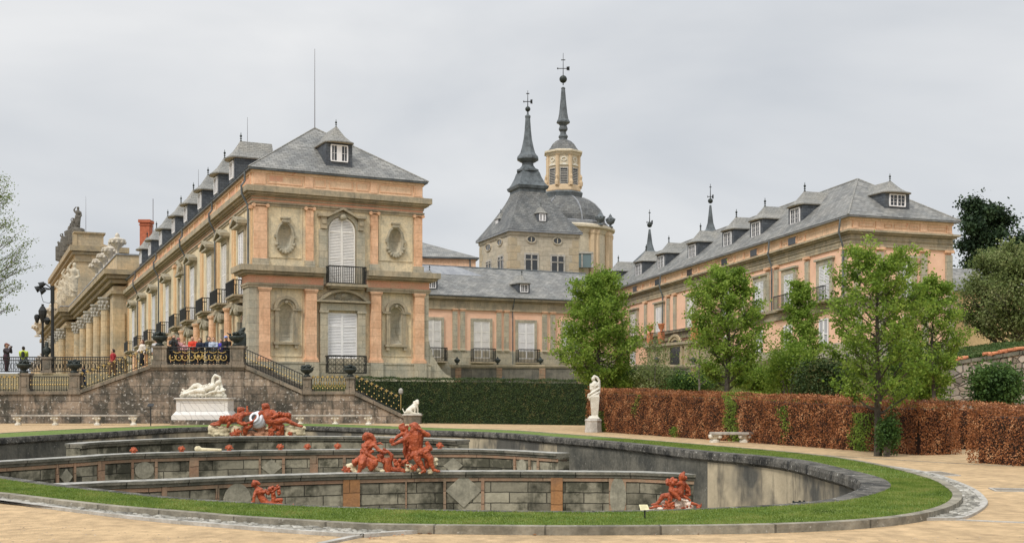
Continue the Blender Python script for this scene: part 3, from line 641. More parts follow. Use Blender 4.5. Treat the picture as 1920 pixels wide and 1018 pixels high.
for a, b in ((484, 504), (571, 591), (693, 711.5), (775, 792)):
    u0, u1 = FF.u(a), FF.u(b); m = MB(); m.fbox(FF, u0, u1, 0, .42, z_pl+.2, z_ma0-.30); pz = m.build('lower_pilaster', ORPILL, wing)
    m = MB(); m.fbox(FF, u0-.1, u1+.1, 0, .50, z_ma0-.20, z_ma0-.065); m.fbox(FF, u0-.05, u1+.05, 0, .46, z_ma0-.30, z_ma0-.22); m.build('capital', ORPILL, pz)
    m = MB(); m.fbox(FF, u0-.14, u1+.14, 0, .53, z_pl-.12, z_pl+.08); m.fbox(FF, u0-.07, u1+.07, 0, .47, z_pl+.08, z_pl+.2); m.build('base', ORPILL, pz)
    m = MB(); m.fbox(FF, u0-.12, u1+.12, 0, .56, zb, z_pl-.14); m.build('pedestal', GREYST, wing)
z_ub = zf(495)
for a, b in ((475.5, 500), (573, 587), (694.5, 707.5), (776, 790.5)):
    u0, u1 = FF.u(a), FF.u(b); m = MB(); m.fbox(FF, u0, u1, 0, .16, zf(484), zf(387)); pz = m.build('upper_pilaster', ORPILL, wing)
    m = MB(); m.fbox(FF, u0-.12, u1+.12, 0, .24, zf(383), z_ar0-.175)
    for uu in (u0-.03, u1+.03): m.tube([FF.p(uu, .1, zf(384.5)), FF.p(uu, .30, zf(384.5))], .13, 8)
    m.build('capital', ORPILL, pz)
    m = MB(); m.fbox(FF, u0-.10, u1+.10, 0, .24, z_mc1, zf(484)-.0); m.build('base', GREYST, pz)
# side face pilasters
wpx = [455.7, 424, 395.8, 364.2, 316.8, 291.3, 271.4, 252.8]; arch_px = 342
wu = [FS.u(p) for p in wpx]; au = FS.u(arch_px); allu = sorted(wu+[au])
pil = [.25]+[(allu[i]+allu[i+1])/2 for i in range(len(allu)-1)]
zt_w = FS.z(455.7, 438.4); zbal = FS.z(433, 558.6, .9)
SIDEP = M('ochre_pilaster', (.74, .52, .30), (.66, .44, .25), .7, bump=.12, streak=.3, scol=(.34, .25, .15))
for k, u in enumerate(pil+[FS.u(241.5)]):
    ws = [-.28, .28] if k not in (0, 9) else [0]
    for dv in ws:
        m = MB(); m.fbox(FS, u+dv-.2, u+dv+.2, 0, .12, zbal+.55, z_ar0-.42); pz = m.build('side_pilaster', SIDEP, wing)
        m = MB(); m.fbox(FS, u+dv-.28, u+dv+.28, 0, .25, z_ar0-.42, z_ar0-.175); m.build('capital', ORPILL, pz)
        m = MB(); m.fbox(FS, u+dv-.26, u+dv+.26, 0, .24, zbal+.1, zbal+.55); m.build('base', ORPILL, pz)
def railing(m, F, u0, u1, v, z0, z1, n, t=.02, z0b=None, z1b=None):
    z0b = z0 if z0b is None else z0b; z1b = z1 if z1b is None else z1b
    g = lambda u, v, z: F.p(u, v, z)
    for k in range(n+1):
        f = k/n; u = u0+(u1-u0)*f; a = z0+(z0b-z0)*f; b = z1+(z1b-z1)*f
        m.tube([g(u, v, a), g(u, v, b)], t, 4, False)
    for za, zb_ in ((z0, z0b), (z1, z1b)): m.tube([g(u0, v, za), g(u1, v, zb_)], t*1.8, 5)
def shutter(F, u0, u1, z0, z1, v, par, name='window_shutter', arch=False, leaves=2, slats=True, rails=(0.34, .68)):
    """white louvred shutter pair with frame, boarded dark gap behind"""
    w_ = u1-u0; r = w_/2; zc = z1-r if arch else z1; WH = WHITES[int(abs(u0*7.3+z0*3.1)) % 3]
    m = MB()
    if arch:
        pts = [(u0, z0), (u1, z0)]+[(u0+r+r*math.cos(math.pi*k/14), zc+r*math.sin(math.pi*k/14)) for k in range(15)]
        m.fprism(F, pts, v-.02, v+.02)
    else: m.fbox(F, u0, u1, v-.02, v+.02, z0, z1)
    root = m.build(name, SLOT, par)
    m = MB(); fr = .085 if w_ > 1 else .06; lw = w_/leaves
    for i in range(leaves):
        a, b = u0+i*lw, u0+(i+1)*lw
        m.fbox(F, a, a+fr, v+.02, v+.075, z0, zc); m.fbox(F, b-fr+.004, b-.004, v+.02, v+.075, z0, zc)
        for f in (0, *rails, 1): zz = z0+(zc-z0-fr)*f; m.fbox(F, a+fr, b-fr, v+.02, v+.072, zz, zz+fr)
    if arch:
        for rr in (r-.05, ):
            P_ = [F.p(u0+r+rr*math.cos(math.pi*k/14), v+.045, zc+rr*math.sin(math.pi*k/14)) for k in range(15)]; m.tube(P_, .055, 5)
        m.fbox(F, u0+r-.05, u0+r+.05, v+.02, v+.075, zc, z1-.03)
    m.build('frame', WH, root)
    if slats:
        m = MB(); h = z1-z0; n = int(h/.115)
        for i in range(n):
            z = z0+fr*.5+(h-fr)*i/n
            hw = w_/2-.03 if z < zc else math.sqrt(max(0, r*r-(z+.05-zc)**2))-.05
            if hw < .1: continue
            uc = (u0+u1)/2
            b = [F.p(uc-hw, v+.022, z+.055), F.p(uc+hw, v+.022, z+.055), F.p(uc+hw, v+.060, z), F.p(uc-hw, v+.060, z)]
            tq = [F.p(uc-hw, v+.022, z+.085), F.p(uc+hw, v+.022, z+.085), F.p(uc+hw, v+.060, z+.03), F.p(uc-hw, v+.060, z+.03)]
            m.hexa(b[::-1], tq[::-1])
        m.build('louvres', WH, root)
    return root
# --- front, upper storey centre
uc = FF.u(640.3); hw = FF.u(667)-uc; zt, z0 = FF.z(640, 408.5), FF.z(640, 536)
shutter(FF, uc-hw+.08, uc+hw-.08, z0, zt, .03, wing, arch=True, rails=(.5,))
m = MB(); r = hw+.02; zc = zt-hw+.05
for s in (-1, 1): m.fbox(FF, uc+s*(hw+.34)-.32, uc+s*(hw+.34)+.32, 0, .22, z0, zc+.1)
for k in range(16):
    a0, a1 = math.pi*k/16, math.pi*(k+1)/16
    m.fprism(FF, [(uc+r*math.cos(a0), zc+r*math.sin(a0)), (uc+(r+.3)*math.cos(a0), zc+(r+.3)*math.sin(a0)), (uc+(r+.3)*math.cos(a1), zc+(r+.3)*math.sin(a1)), (uc+r*math.cos(a1), zc+r*math.sin(a1))], 0, .2)
m.build('window_surround', GREYST, wing)
m = MB(); zp = FF.z(640, 409); ph = FF.z(640, 392)
for s in (-1, 1):
    e = [(uc+s*1.85, zp-.02), (uc+s*1.15, zp-.02), (uc, ph-.12), (uc, ph+.06), (uc+s*1.1, zp+.18), (uc+s*1.85, zp+.18)]
    m.fprism(FF, e if s < 0 else e[::-1], 0, .48)
    m.fbox(FF, uc+s*1.45-.22, uc+s*1.45+.22, 0, .34, zp-.9, zp-.03); m.fbox(FF, uc+s*1.45-.17, uc+s*1.45+.17, 0, .4, zp-.55, zp-.25)
m.build('pediment', TRIM, wing)
m = MB(); m.ball(FF.p(uc, .28, zp+.02), .3, sc=(1, .5, .8)); m.build('keystone', CARVE, wing, smooth=True)
# balcony upper
t_ = MB(); t_.fbox(FF, FF.u(607), FF.u(682), 0, 1.0, FF.z(640, 539), FF.z(640, 534)); t_.fbox(FF, FF.u(612), FF.u(677), 0, .8, FF.z(640, 543), FF.z(640, 539)); bal = t_.build('balcony', TRIM, wing)
m = MB(); zz0, zz1 = FF.z(640, 533.8), FF.z(640, 502)
railing(m, FF, FF.u(610), FF.u(679), .95, zz0+.02, zz1, 20, .024)
for uu in (FF.u(610), FF.u(679)):
    for k in range(6): m.tube([FF.p(uu, .1+.17*k, zz0), FF.p(uu, .1+.17*k, zz1)], .022, 4, False)
    m.tube([FF.p(uu, .05, zz1), FF.p(uu, .95, zz1)], .04, 5)
m.build('rail', IRON, bal)
# lower door
u0, u1, z0, z1 = FF.u(613), FF.u(668.5), FF.z(640, 672), FF.z(640, 587.5)
shutter(FF, u0, u1, z0, z1, .03, wing, arch=False, rails=(.36, .72))
m = MB(); zb2 = z_pl-.3
for a, b in ((598.5, 612.5), (669, 683)): m.fbox(FF, FF.u(a), FF.u(b), 0, .3, zb2, z1+.02); m.fbox(FF, FF.u(a)-.06, FF.u(b)+.06, 0, .38, z1+.02, z1+.2)
m.fbox(FF, FF.u(598.5), FF.u(683), 0, .34, z1+.2, FF.z(640, 570)); m.fbox(FF, FF.u(612.5), FF.u(669), 0, .2, zb2, z0)
m.build('door_surround', GREYST, wing)
m = MB(); zb3 = FF.z(640, 568); uL, uR = FF.u(591), FF.u(690); um = (uL+uR)/2; hw2 = (uR-uL)/2; hh = FF.z(640, 543)-zb3
m.fbox(FF, uL, uR, 0, .6, zb3, zb3+.14); rr = (hw2*hw2+hh*hh)/(2*hh); ca = zb3+hh-rr; am = math.asin(hw2/rr)
for k in range(18):
    a0, a1 = -am+2*am*k/18, -am+2*am*(k+1)/18; q = lambda a, R_: (um+R_*math.sin(a), max(zb3+.142, ca+R_*math.cos(a)))
    m.fprism(FF, [q(a0, rr-.2), q(a1, rr-.2), q(a1, rr), q(a0, rr)], 0, .58)
m.build('segmental_pediment', TRIM, wing)
m = MB(); pts = [(um-hw2+.3, zb3+.14)]+[(um+(rr-.2)*math.sin(-am+2*am*k/12), max(zb3+.145, ca+(rr-.2)*math.cos(-am+2*am*k/12))) for k in range(1, 12)]+[(um+hw2-.3, zb3+.14)]
m.fprism(FF, pts[::-1], 0, .18); rg = random.Random(2)
for k in range(16): a = 2*math.pi*k/16; m.cap(FF.p(um, .2, zb3+.5), .09, FF.p(um+.62*math.cos(a), .22, zb3+.46+.34*math.sin(a)), .06, 6)
m.ball(FF.p(um, .25, zb3+.48), .2)
m.build('tympanum_carving', CARVE, wing)
m = MB(); zz0, zz1 = FF.z(640, 699.5), FF.z(640, 668)
u0, u1 = FF.u(608), FF.u(679.5); railing(m, FF, u0, u1, .95, zz0, zz1, 5, .025)
for i in range(9):
    for j in range(4):
        cc = FF.p(u0+(i+.5)*(u1-u0)/9, .95, zz0+(j+.5)*(zz1-zz0)/4); pr = .13
        m.tube([cc+Vector((e1.x*pr*math.cos(a), e1.y*pr*math.cos(a), pr*math.sin(a))) for a in [2*math.pi*k/10 for k in range(11)]], .018, 4, False)
for uu in (u0, u1):
    for k in range(6): m.tube([FF.p(uu, .1+.17*k, zz0), FF.p(uu, .1+.17*k, zz1)], .022, 4, False)
    m.tube([FF.p(uu, .05, zz1), FF.p(uu, .95, zz1)], .04, 5)
m.build('window_railing', IRON, wing)
# niches' frames
for (uc, w2, z0, z1) in nl:
    m = MB(); r = w2/2; zc = z1-r
    for s in (-1, 1): m.fbox(FF, uc+s*(r+.17)-.15, uc+s*(r+.17)+.15, 0, .16, z0-.05, zc); m.fbox(FF, uc+s*(r+.32)-.34, uc+s*(r+.32)+.34, 0, .24, zc+.0, zc+.12)
    for k in range(12):
        a0, a1 = math.pi*k/12, math.pi*(k+1)/12
        for ra, rb, vv in ((r+.01, r+.17, .14), (r+.19, r+.42, .26)):
            m.fprism(FF, [(uc+ra*math.cos(a0), zc+.13+ra*math.sin(a0)), (uc+rb*math.cos(a0), zc+.13+rb*math.sin(a0)), (uc+rb*math.cos(a1), zc+.13+rb*math.sin(a1)), (uc+ra*math.cos(a1), zc+.13+ra*math.sin(a1))], 0, vv)
    m.fbox(FF, uc-r-.45, uc+r+.45, 0, .3, z0-.22, z0-.06)
    for s in (-1, 1): m.fbox(FF, uc+s*(r+.22)-.13, uc+s*(r+.22)+.13, 0, .24, z0-.5, z0-.22)
    m.ball(FF.p(uc, .15, z1+.1), .14, sc=(1, .6, 1)); m.build('niche_frame', TRIM, wing)
for uc, zc in no:
    m = MB(); q = [FF.p(uc+.62*math.cos(a), .03, zc+1.05*math.sin(a)) for a in [2*math.pi*k/28 for k in range(29)]]; m.tube(q, .11, 6)
    m.fbox(FF, uc-.28, uc+.28, 0, .25, zc+1.05, zc+1.3); m.fbox(FF, uc-.36, uc+.36, 0, .3, zc+1.3, zc+1.4)
    for k in range(9): a = math.pi*(1.15+.7*k/8); m.ball(FF.p(uc+.72*math.cos(a), .12, zc-.12+1.05*math.sin(a)), .15, 7, 5)
    for s in (-1, 1): m.fbox(FF, uc+s*.72-.1, uc+s*.72+.1, 0, .12, zc-.1, zc+.12); m.fbox(FF, uc+s*.62-.1, uc+s*.62+.1, 0, .12, zc-.75, zc-.6)
    m.build('oval_frame', CARVE, wing)
def picture(F, px0, px1, py0, py1, m, v=.06, t=.07):
    a, b, c, d = F.u(px0), F.u(px1), F.z((px0+px1)/2, py1), F.z((px0+px1)/2, py0)
    for (p, q, r, s) in ((a, b, d-t, d), (a, b, c, c+t), (a, a+t, c+t, d-t), (b-t, b, c+t, d-t)): m.fbox(F, p, q, 0, v, r, s)
for q_ in ((503, 566, 385, 484), (710, 773, 396, 490), (507, 566, 541, 668), (716, 771, 552, 668)): m = MB(); picture(FF, *q_, m); m.build('wall_panel', BEIGE, wing)
# curved buttress at the right end
m = MB(); ux = W_+.4
pts = [(ux, zb)]+[(ux+2.2, zb), (ux+2.2, zb+.7), (ux+1.9, zb+.9), (ux+1.5, zb+1.1), (ux+1.0, zb+1.6), (ux+.55, zb+2.3), (ux+.22, zb+3.1), (ux, zb+4.2)]
m.fprism(FF, pts, -1.2, .2); m.build('buttress', GREYST, wing)
# --- side windows, balconies, pediments, lower storey
for i, u in enumerate(wu):
    shutter(FS, u-.72, u+.72, zbal+.1, zt_w, .12, wing, rails=(.5,), slats=i < 4)
    m = MB()
    for s in (-1, 1): m.fbox(FS, u+s*.9-.17, u+s*.9+.17, 0, .16, zbal+.1, zt_w+.1)
    m.fbox(FS, u-1.0, u+1.0, 0, .22, zt_w+.1, zt_w+.45); m.build('window_surround', GREYST, wing)
    m = MB(); zp = zt_w+.55
    for s in (-1, 1):
        e = [(u+s*1.3, zp), (u, zp+.45), (u, zp+.72), (u+s*1.3, zp+.26)]; m.fprism(FS, e if s < 0 else e[::-1], 0, .75)
    m.fbox(FS, u-1.2, u+1.2, 0, .62, zp-.12, zp+.02); m.ball(FS.p(u, .3, zp+.18), .25); m.build('pediment', CARVE, wing)
u = au; shutter(FS, u-.75, u+.75, zbal+.1, zt_w-.1, .03, wing, arch=True, rails=(.5,), slats=False)
m = MB()
for s in (-1, 1): m.fbox(FS, u+s*1.0-.2, u+s*1.0+.2, 0, .25, zbal+.1, zt_w)
for k in range(7): m.ball(FS.p(u+.5*math.cos(k), .3, zt_w+.3+k*.18), .22, 7, 5)
m.fbox(FS, u-1.2, u+1.2, 0, .5, zt_w+.1, zt_w+.3); m.build('window_surround', CARVE, wing)
for i, u in enumerate(allu):
    m = MB(); m.fbox(FS, u-1.35, u+1.35, 0, 1.05, zbal-.0, zbal+.14); m.fbox(FS, u-1.1, u+1.1, 0, .85, zbal-.16, zbal-.01); bal = m.build('side_balcony', TRIM, wing)
    m = MB(); zz0, zz1 = zbal+.15, zbal+1.2; railing(m, FS, u-1.3, u+1.3, 1.0, zz0, zz1, 13, .028)
    for uu in (u-1.3, u+1.3):
        for k in range(6): m.tube([FS.p(uu, .08+.18*k, zz0), FS.p(uu, .08+.18*k, zz1)], .026, 4, False)
        m.tube([FS.p(uu, .05, zz1), FS.p(uu, 1.0, zz1)], .04, 5)
    m.build('rail', IRON, bal)
    # ground-floor opening below with carved scrolls and a round column either side
    zt2 = zbal-1.9
    m = MB(); m.fprism(FS, [(u-.7, 3.2), (u+.7, 3.2)]+[(u+.7*math.cos(math.pi*k/10), zt2+.7*math.sin(math.pi*k/10)) for k in range(11)], 0, .05); m.build('lower_window', GLASS, wing)
    m = MB()
    for s in (-1, 1): m.fbox(FS, u+s*.86-.15, u+s*.86+.15, 0, .25, 3.2, zt2+.2); e = [(u+s*1.35, zt2+.75), (u+s*.1, zt2+1.2), (u+s*.1, zt2+1.5), (u+s*1.35, zt2+1.1)]; m.fprism(FS, e if s < 0 else e[::-1], 0, .7)
    m.ball(FS.p(u, .4, zt2+.95), .35, sc=(1, 1, 1.2)); m.build('lower_surround', CARVE, wing)
for k, u in enumerate(pil[1:]):
    m = MB(); c = FS.p(u, .5, 0); z0_ = 3.2-KW*u; z1_ = zbal-.45-KW*u
    m.lathe((c.x, c.y, 0), [(.42, z0_), (.42, z0_+.3), (.33, z0_+.4), (.33, z0_+1), (.28, z1_-.3), (.36, z1_-.2), (.40, z1_-.1), (.40, z1_)], 12); m.build('column', ORPILL, wing, smooth=False)
m = MB(); m.fbox(FS, 1.8, LW-14, 0, .5, zbal-.45, zbal-.17); m.build('lower_cornice', TRIM, wing)
for i, pxx in enumerate((461, 409, 352, 302, 262)):
    u = FS.u(pxx) if i else .35
    m = MB(); m.tube([FS.p(u, .5, z_eave-.1), FS.p(u, .5, z_cor1+.4), FS.p(u, .75, z_cor1+.05), FS.p(u, .72, z_cor0), FS.p(u, .26, z_ar0-.2), FS.p(u, .26, zbal+.2)], .075, 6); m.build('downpipe', LEAD, wing)
# roof
ov = .40; o_ = Vector(O); apz = FF.z(590, 234, -W_/2)
A1 = o_+e1*(W_/2)+e2*(W_/2); A2 = o_+e1*(W_/2)+e2*(LW-W_/2)
q = rect(-ov, W_+ov, -ov, LW+ov); ze = z_eave+.09; P3 = lambda p, z: (p.x, p.y, z-shw(p))
m = MB(); E = [P3(p, ze) for p in q]; a1, a2 = P3(A1, apz), P3(A2, apz)
def slope(m, tri, kick=.5):      # bell-cast: bulge lower part slightly
    m.face(tri)
slope(m, [E[0], E[1], a1]); slope(m, [E[1], E[2], a2, a1]); slope(m, [E[2], E[3], a2]); slope(m, [E[3], E[0], a1, a2]); m.face([E[3], E[2], E[1], E[0]])
roof = m.build('roof', SLATE, wing)
m = MB()
for a, b in ((E[0], a1), (E[1], a1), (a1, a2)): m.tube([a, b], .07, 5)
m.build('ridge', SLATEP, roof)
pass
for pxr, y0, y1, Yr in ((590, 92, 236, None), (464, 220, 290, 118), (372, 318, 360, 135)):
    b = Vector(a1) if Yr is None else P(pxr, y1+14, Yr); tp = P(pxr, y0, b.y); m = MB(); m.tube([b, (b.x, b.y, tp.z)], [.04, .018], 6); m.build('lightning_rod', flat('rod', (.22, .22, .24), .4), wing)
def finial(m, c, s=1.0):
    m.lathe(c, [(.12*s, -.05*s), (.12*s, .1*s), (.05*s, .18*s), (.05*s, .28*s), (.14*s, .34*s), (.05*s, .40*s), (.05*s, .48*s), (.13*s, .56*s), (.13*s, .66*s), (.04*s, .76*s), (.04*s, .82*s), (.02*s, 1.0*s)], 8)
def dormer(F, u, v, zbase, w_, h, depth, rh, par, wtype=4, over=.35, name='dormer', front=.5, fin=1.0):
    """box dormer with a half-cone slate hood; F outward faces the window; shear taken at u"""
    G_ = Frame(F.p(u, v, 0).to_2d(), F.e, F.n, 0, F.k*u); hw = w_/2
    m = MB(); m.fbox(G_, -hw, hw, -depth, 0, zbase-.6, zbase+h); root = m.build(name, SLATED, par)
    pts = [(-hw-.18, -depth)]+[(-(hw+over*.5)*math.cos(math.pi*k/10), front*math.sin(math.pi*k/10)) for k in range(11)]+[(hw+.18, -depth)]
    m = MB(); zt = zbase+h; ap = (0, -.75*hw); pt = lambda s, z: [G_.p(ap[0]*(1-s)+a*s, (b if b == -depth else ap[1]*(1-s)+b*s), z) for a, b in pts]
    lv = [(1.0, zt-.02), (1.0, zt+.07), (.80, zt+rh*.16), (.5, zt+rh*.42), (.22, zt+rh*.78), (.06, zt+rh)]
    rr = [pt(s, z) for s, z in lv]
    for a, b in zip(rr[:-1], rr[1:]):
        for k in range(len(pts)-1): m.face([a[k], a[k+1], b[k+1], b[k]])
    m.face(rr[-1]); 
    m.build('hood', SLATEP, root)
    m = MB(); m.face([p for p in pt(.99, zt-.03)][::-1]); m.build('soffit', SOFFIT, root)
    m = MB(); finial(m, G_.p(0, ap[1], zt+rh*.97), fin); m.build('finial', BRONZE, root)
    # window
    ww, wh, wz = w_*.60, h*.52, zbase+h*.36
    m = MB(); m.fbox(G_, -ww/2, ww/2, -.05, .03, wz, wz+wh); m.build('window_pane', GLASS, root)
    m = MB(); t = .07
    for a, b, c, d in ((-ww/2-.04, ww/2+.04, wz-.08, wz), (-ww/2-.04, ww/2+.04, wz+wh, wz+wh+.08), (-ww/2-.06, -ww/2+.04, wz, wz+wh), (ww/2-.04, ww/2+.06, wz, wz+wh)): m.fbox(G_, a, b, 0, .09, c, d)
    if wtype == 5: m.fbox(G_, -ww*.16, ww*.16, .0, .08, wz, wz+wh)
    else: m.fbox(G_, -.045, .045, 0, .08, wz, wz+wh)
    for s in (-1, 1):
        cx_ = s*(ww*.33 if wtype == 5 else ww*.25)
        m.fbox(G_, cx_-.02, cx_+.02, .03, .06, wz, wz+wh); 
        for f in ((.5,) if wtype == 5 else (.33, .66)): zz = wz+wh*f; m.fbox(G_, -ww/2, ww/2, .028, .058, zz-.02, zz+.02)
    m.build('window_frame', WHITE, root)
    return root
# roof slope height at depth v inside
rs_ = (apz-ze)/(W_/2+ov)
dormer(FF, FF.u(636, -.75), -.75, ze+.45, FF.u(661, -.75)-FF.u(611.5, -.75), FF.z(636, 268, -.75)-ze-.45, 3.4, 1.35, wing, 5, .25, front=.45, fin=.62)
for px, fh in ((435, 1), (405.3, 1), (375, 1), (348.5, 1), (325.7, 1), (301.6, 1), (281, 1), (264, 1)):
    u = FS.u(px, -.55); dormer(FS, u, -.55, ze+.35, 1.9, 2.35, 3.2, 1.5, wing, 4, .5, front=.55, fin=.75)
m = MB(); cx0 = P(274, 452, 150); m.box(cx0.x-.6, cx0.x+.6, 149.3, 150.7, 15, P(274, 415, 150).z); m.box(cx0.x-.75, cx0.x+.75, 149.1, 150.9, P(274, 419, 150).z, P(274, 413.5, 150).z); m.box(cx0.x-.68, cx0.x+.68, 149.2, 150.8, P(274, 424, 150).z, P(274, 422, 150).z)
m.build('chimney', REDTILE, wing)
m = MB(); b = P(287, 400, 151); m.tube([(b.x, b.y, 15), (b.x, b.y, P(287, 373, 151).z)], .05, 5); m.build('lightning_rod', bpy.data.materials['rod'], wing)
# ------------------------------------------------------------------ the columned centre of the palace, far left
uL = FS.u(240)
def vcorner(px, u):
    lo, hi = 0.0, 30.0
    for _ in range(40):
        mid = (lo+hi)/2; p = FS.p(u, mid, 0)
        if p.x/p.y*FL+CX > px: lo = mid
        else: hi = mid
    return (lo+hi)/2
VC = vcorner(212, uL)
ctr = thing('palace_centre', 'sandstone palace centre with giant corinthian columns, white roof urns and dark statues on top', 'palace', (FS.p(uL+15, 0, 0).x, FS.p(uL+15, 0, 0).y, 3.1))
Yc = FS.p(uL, VC, 0).y; zc_ = lambda py: EYE+(HY-py)*Yc/FL+KW*uL
STONEC = M('golden_stone', (.58, .44, .27), (.40, .34, .24), .35, bump=.2, brick=(1.4, .7, .012, .7, .07), streak=.3, scol=(.14, .12, .09))
TRIMC = M('golden_trim', (.40, .32, .20), (.26, .22, .16), 1.0, bump=.3, streak=.45, scol=(.07, .065, .055))
def block(u0, u1, v0, v1): return [FS.p(u0, v1, 0).to_2d(), FS.p(u1, v1, 0).to_2d(), FS.p(u1, v0, 0).to_2d(), FS.p(u0, v0, 0).to_2d()]
def csl(name, mat, poly, *bands):
    m = MB()
    for z0, z1, pr in bands: slab(m, poly, z0, z1, pr, shw)
    return m.build(name, mat, ctr)
u_, v_ = uL, VC; LC = 95
cp = block(u_, u_+LC, -9, v_)
csl('wall', STONEC, cp, (2.6, zc_(536), 0))
csl('main_cornice', TRIMC, cp, (zc_(516), zc_(507), 1.15), (zc_(523), zc_(517), .8), (zc_(531), zc_(524), .4), (zc_(551), zc_(545), .3))
csl('attic', STONEC, block(u_+.5, u_+LC-.5, -8, v_-.5), (zc_(507), zc_(476), 0)); csl('attic_coping', LEADL, block(u_+.5, u_+LC-.5, -8, v_-.5), (zc_(476), zc_(473.5), .12))
# projecting middle bay with steeper entablature
ub = FS.u(135, VC) ; 
FB = Frame(FS.p(0, VC, 0).to_2d(), e2, FS.n, KW)
ub = FB.u(141); bay = block(ub, ub+36, 0, VC+1.3)
csl('bay_wall', STONEC, bay, (2.6, zc_(536), 0)); csl('bay_cornice', TRIMC, bay, (zc_(515), zc_(506), 1.25), (zc_(523), zc_(516.5), .85), (zc_(531), zc_(523.5), .4), (zc_(551.5), zc_(545.5), .3))
csl('bay_attic', STONEC, block(ub+14, ub+34, -6, VC+.8), (zc_(506), zc_(476), 0)); csl('bay_attic_coping', LEADL, block(ub+14, ub+34, -6, VC+.8), (zc_(476), zc_(473.5), .12))
# upper attic storey with statues
ua = FS.u(183, VC-2)
FU = Frame(FS.p(0, VC-2.0, 0).to_2d(), e2, FS.n, KW); ua = FU.u(141)
Ya = FU.p(ua, 0, 0).y; za = lambda py: EYE+(HY-py)*Ya/FL+KW*ua
up = block(ua, ua+42, -8, VC-2.0)
csl('upper_storey', STONEC, up, (zc_(507), za(462), 0)); csl('upper_cornice', TRIMC, up, (za(471), za(461), .9), (za(477), za(472), .5), (za(490), za(486), .25))
up2 = block(ua+1.5, ua+30, -5, VC-2.2); csl('upper_attic', STONEC, up2, (za(462), za(434), 0)); csl('upper_attic_coping', TRIMC, up2, (za(434), za(431), .3))
m = MB(); G0 = Frame(FS.p(ua+1.5, VC-2.2, 0).to_2d(), -FS.n, -e2, 0, KW*ua); ret = VC-2.2
m.fprism(G0, [(ret+1.5, za(462)), (ret+7.5, za(462)), (ret+1.5, za(440))], -1.2, -.02); m.build('scroll_wall', STONEC, ctr)
m = MB()
for k in range(3): m.fbox(G0, .25, ret, 0, .12, za(458), za(437)) if k == 0 else None
m.build('attic_panel', GRIME, ctr)
# columns: giant order on the long face
def gcol(F, u, v, round_=True):
    c = F.p(u, v, 0); s = shw((c.x, c.y)); zt = zc_(552)-s; z0_ = 3.1-s
    m = MB()
    if round_: m.lathe((c.x, c.y, 0), [(.75, z0_), (.75, z0_+.4), (.60, z0_+.6), (.60, z0_+3), (.52, zt-1.55)], 14)
    else: m.fbox(F, u-.55, u+.55, v-.5, v+.2, z0_+s, zt+s-1.55)
    root = m.build('column', ORPILL if not round_ else STONEC, ctr, smooth=False)
    m = MB(); m.lathe((c.x, c.y, 0), [(.55, zt-1.56), (.62, zt-1.45), (.58, zt-1.1), (.68, zt-.7), (.70, zt-.4), (.92, zt-.14), (.92, zt)], 12)
    for k in range(10):
        for zz, rr in ((zt-1.05, .70), (zt-.6, .78)): a = 2*math.pi*(k+.5*(zz > zt-.8))/10; m.ball((c.x+rr*math.cos(a), c.y+rr*math.sin(a), zz), .17, 6, 4, sc=(1, 1, 1.2))
    m.build('capital', MARBLEG, root)
for px in (205, 190, 176, 163, 152): gcol(FB, FB.u(px), .45)
for k in range(7): gcol(FB, ub+1.2+k*4.2, 1.75)
for k in range(8): gcol(FB, ub+38+k*6, .45)
GR = Frame(FS.p(uL, VC, 0).to_2d(), -FS.n, -e2, 0, KW*uL)
m = MB(); m.fbox(GR, .1, 1.3, 0, .25, 2.8, zc_(585)); m.build('corner_pilaster', STONEC, ctr)
def urnprof(s): return [(.30*s, 0), (.30*s, .1*s), (.12*s, .2*s), (.10*s, .45*s), (.16*s, .6*s), (.42*s, .8*s), (.56*s, 1.1*s), (.58*s, 1.2*s), (.52*s, 1.25*s), (.25*s, 1.32*s), (.12*s, 1.42*s), (.16*s, 1.55*s), (.04*s, 1.7*s)]
for px, top in ((220, 474), (206, 482), (196, 495), (187.5, 505), (181, 513), (95, 602), (85, 607), (76, 614), (70, 622)):
    F = Frame(FS.p(0, VC-.9, 0).to_2d(), e2, FS.n, KW); u = F.u(px); p = F.p(u, 0, zc_(473.5)); s = 1.72
    if px < 140: F = Frame(FS.p(0, VC+.3, 0).to_2d(), e2, FS.n, KW); u = F.u(px); p = F.p(u, 0, zc_(473.5)); s = 1.9
    m = MB(); m.lathe(p, urnprof(s), 14)
    for k in range(10): a = 2*math.pi*k/10; m.ball((p.x+.54*s*math.cos(a), p.y+.54*s*math.sin(a), p.z+1.0*s), .12*s, 5, 4)
    m.lathe((p.x, p.y, p.z+1.3*s), [(.15*s, 0), (.17*s, .2*s), (.05*s, .38*s)], 8)
    m.build('roof_urn', M('pale_urn', (.62, .56, .46), (.4, .36, .3), 3, streak=.3) if 'pale_urn' not in bpy.data.materials else bpy.data.materials['pale_urn'], ctr, smooth=True)
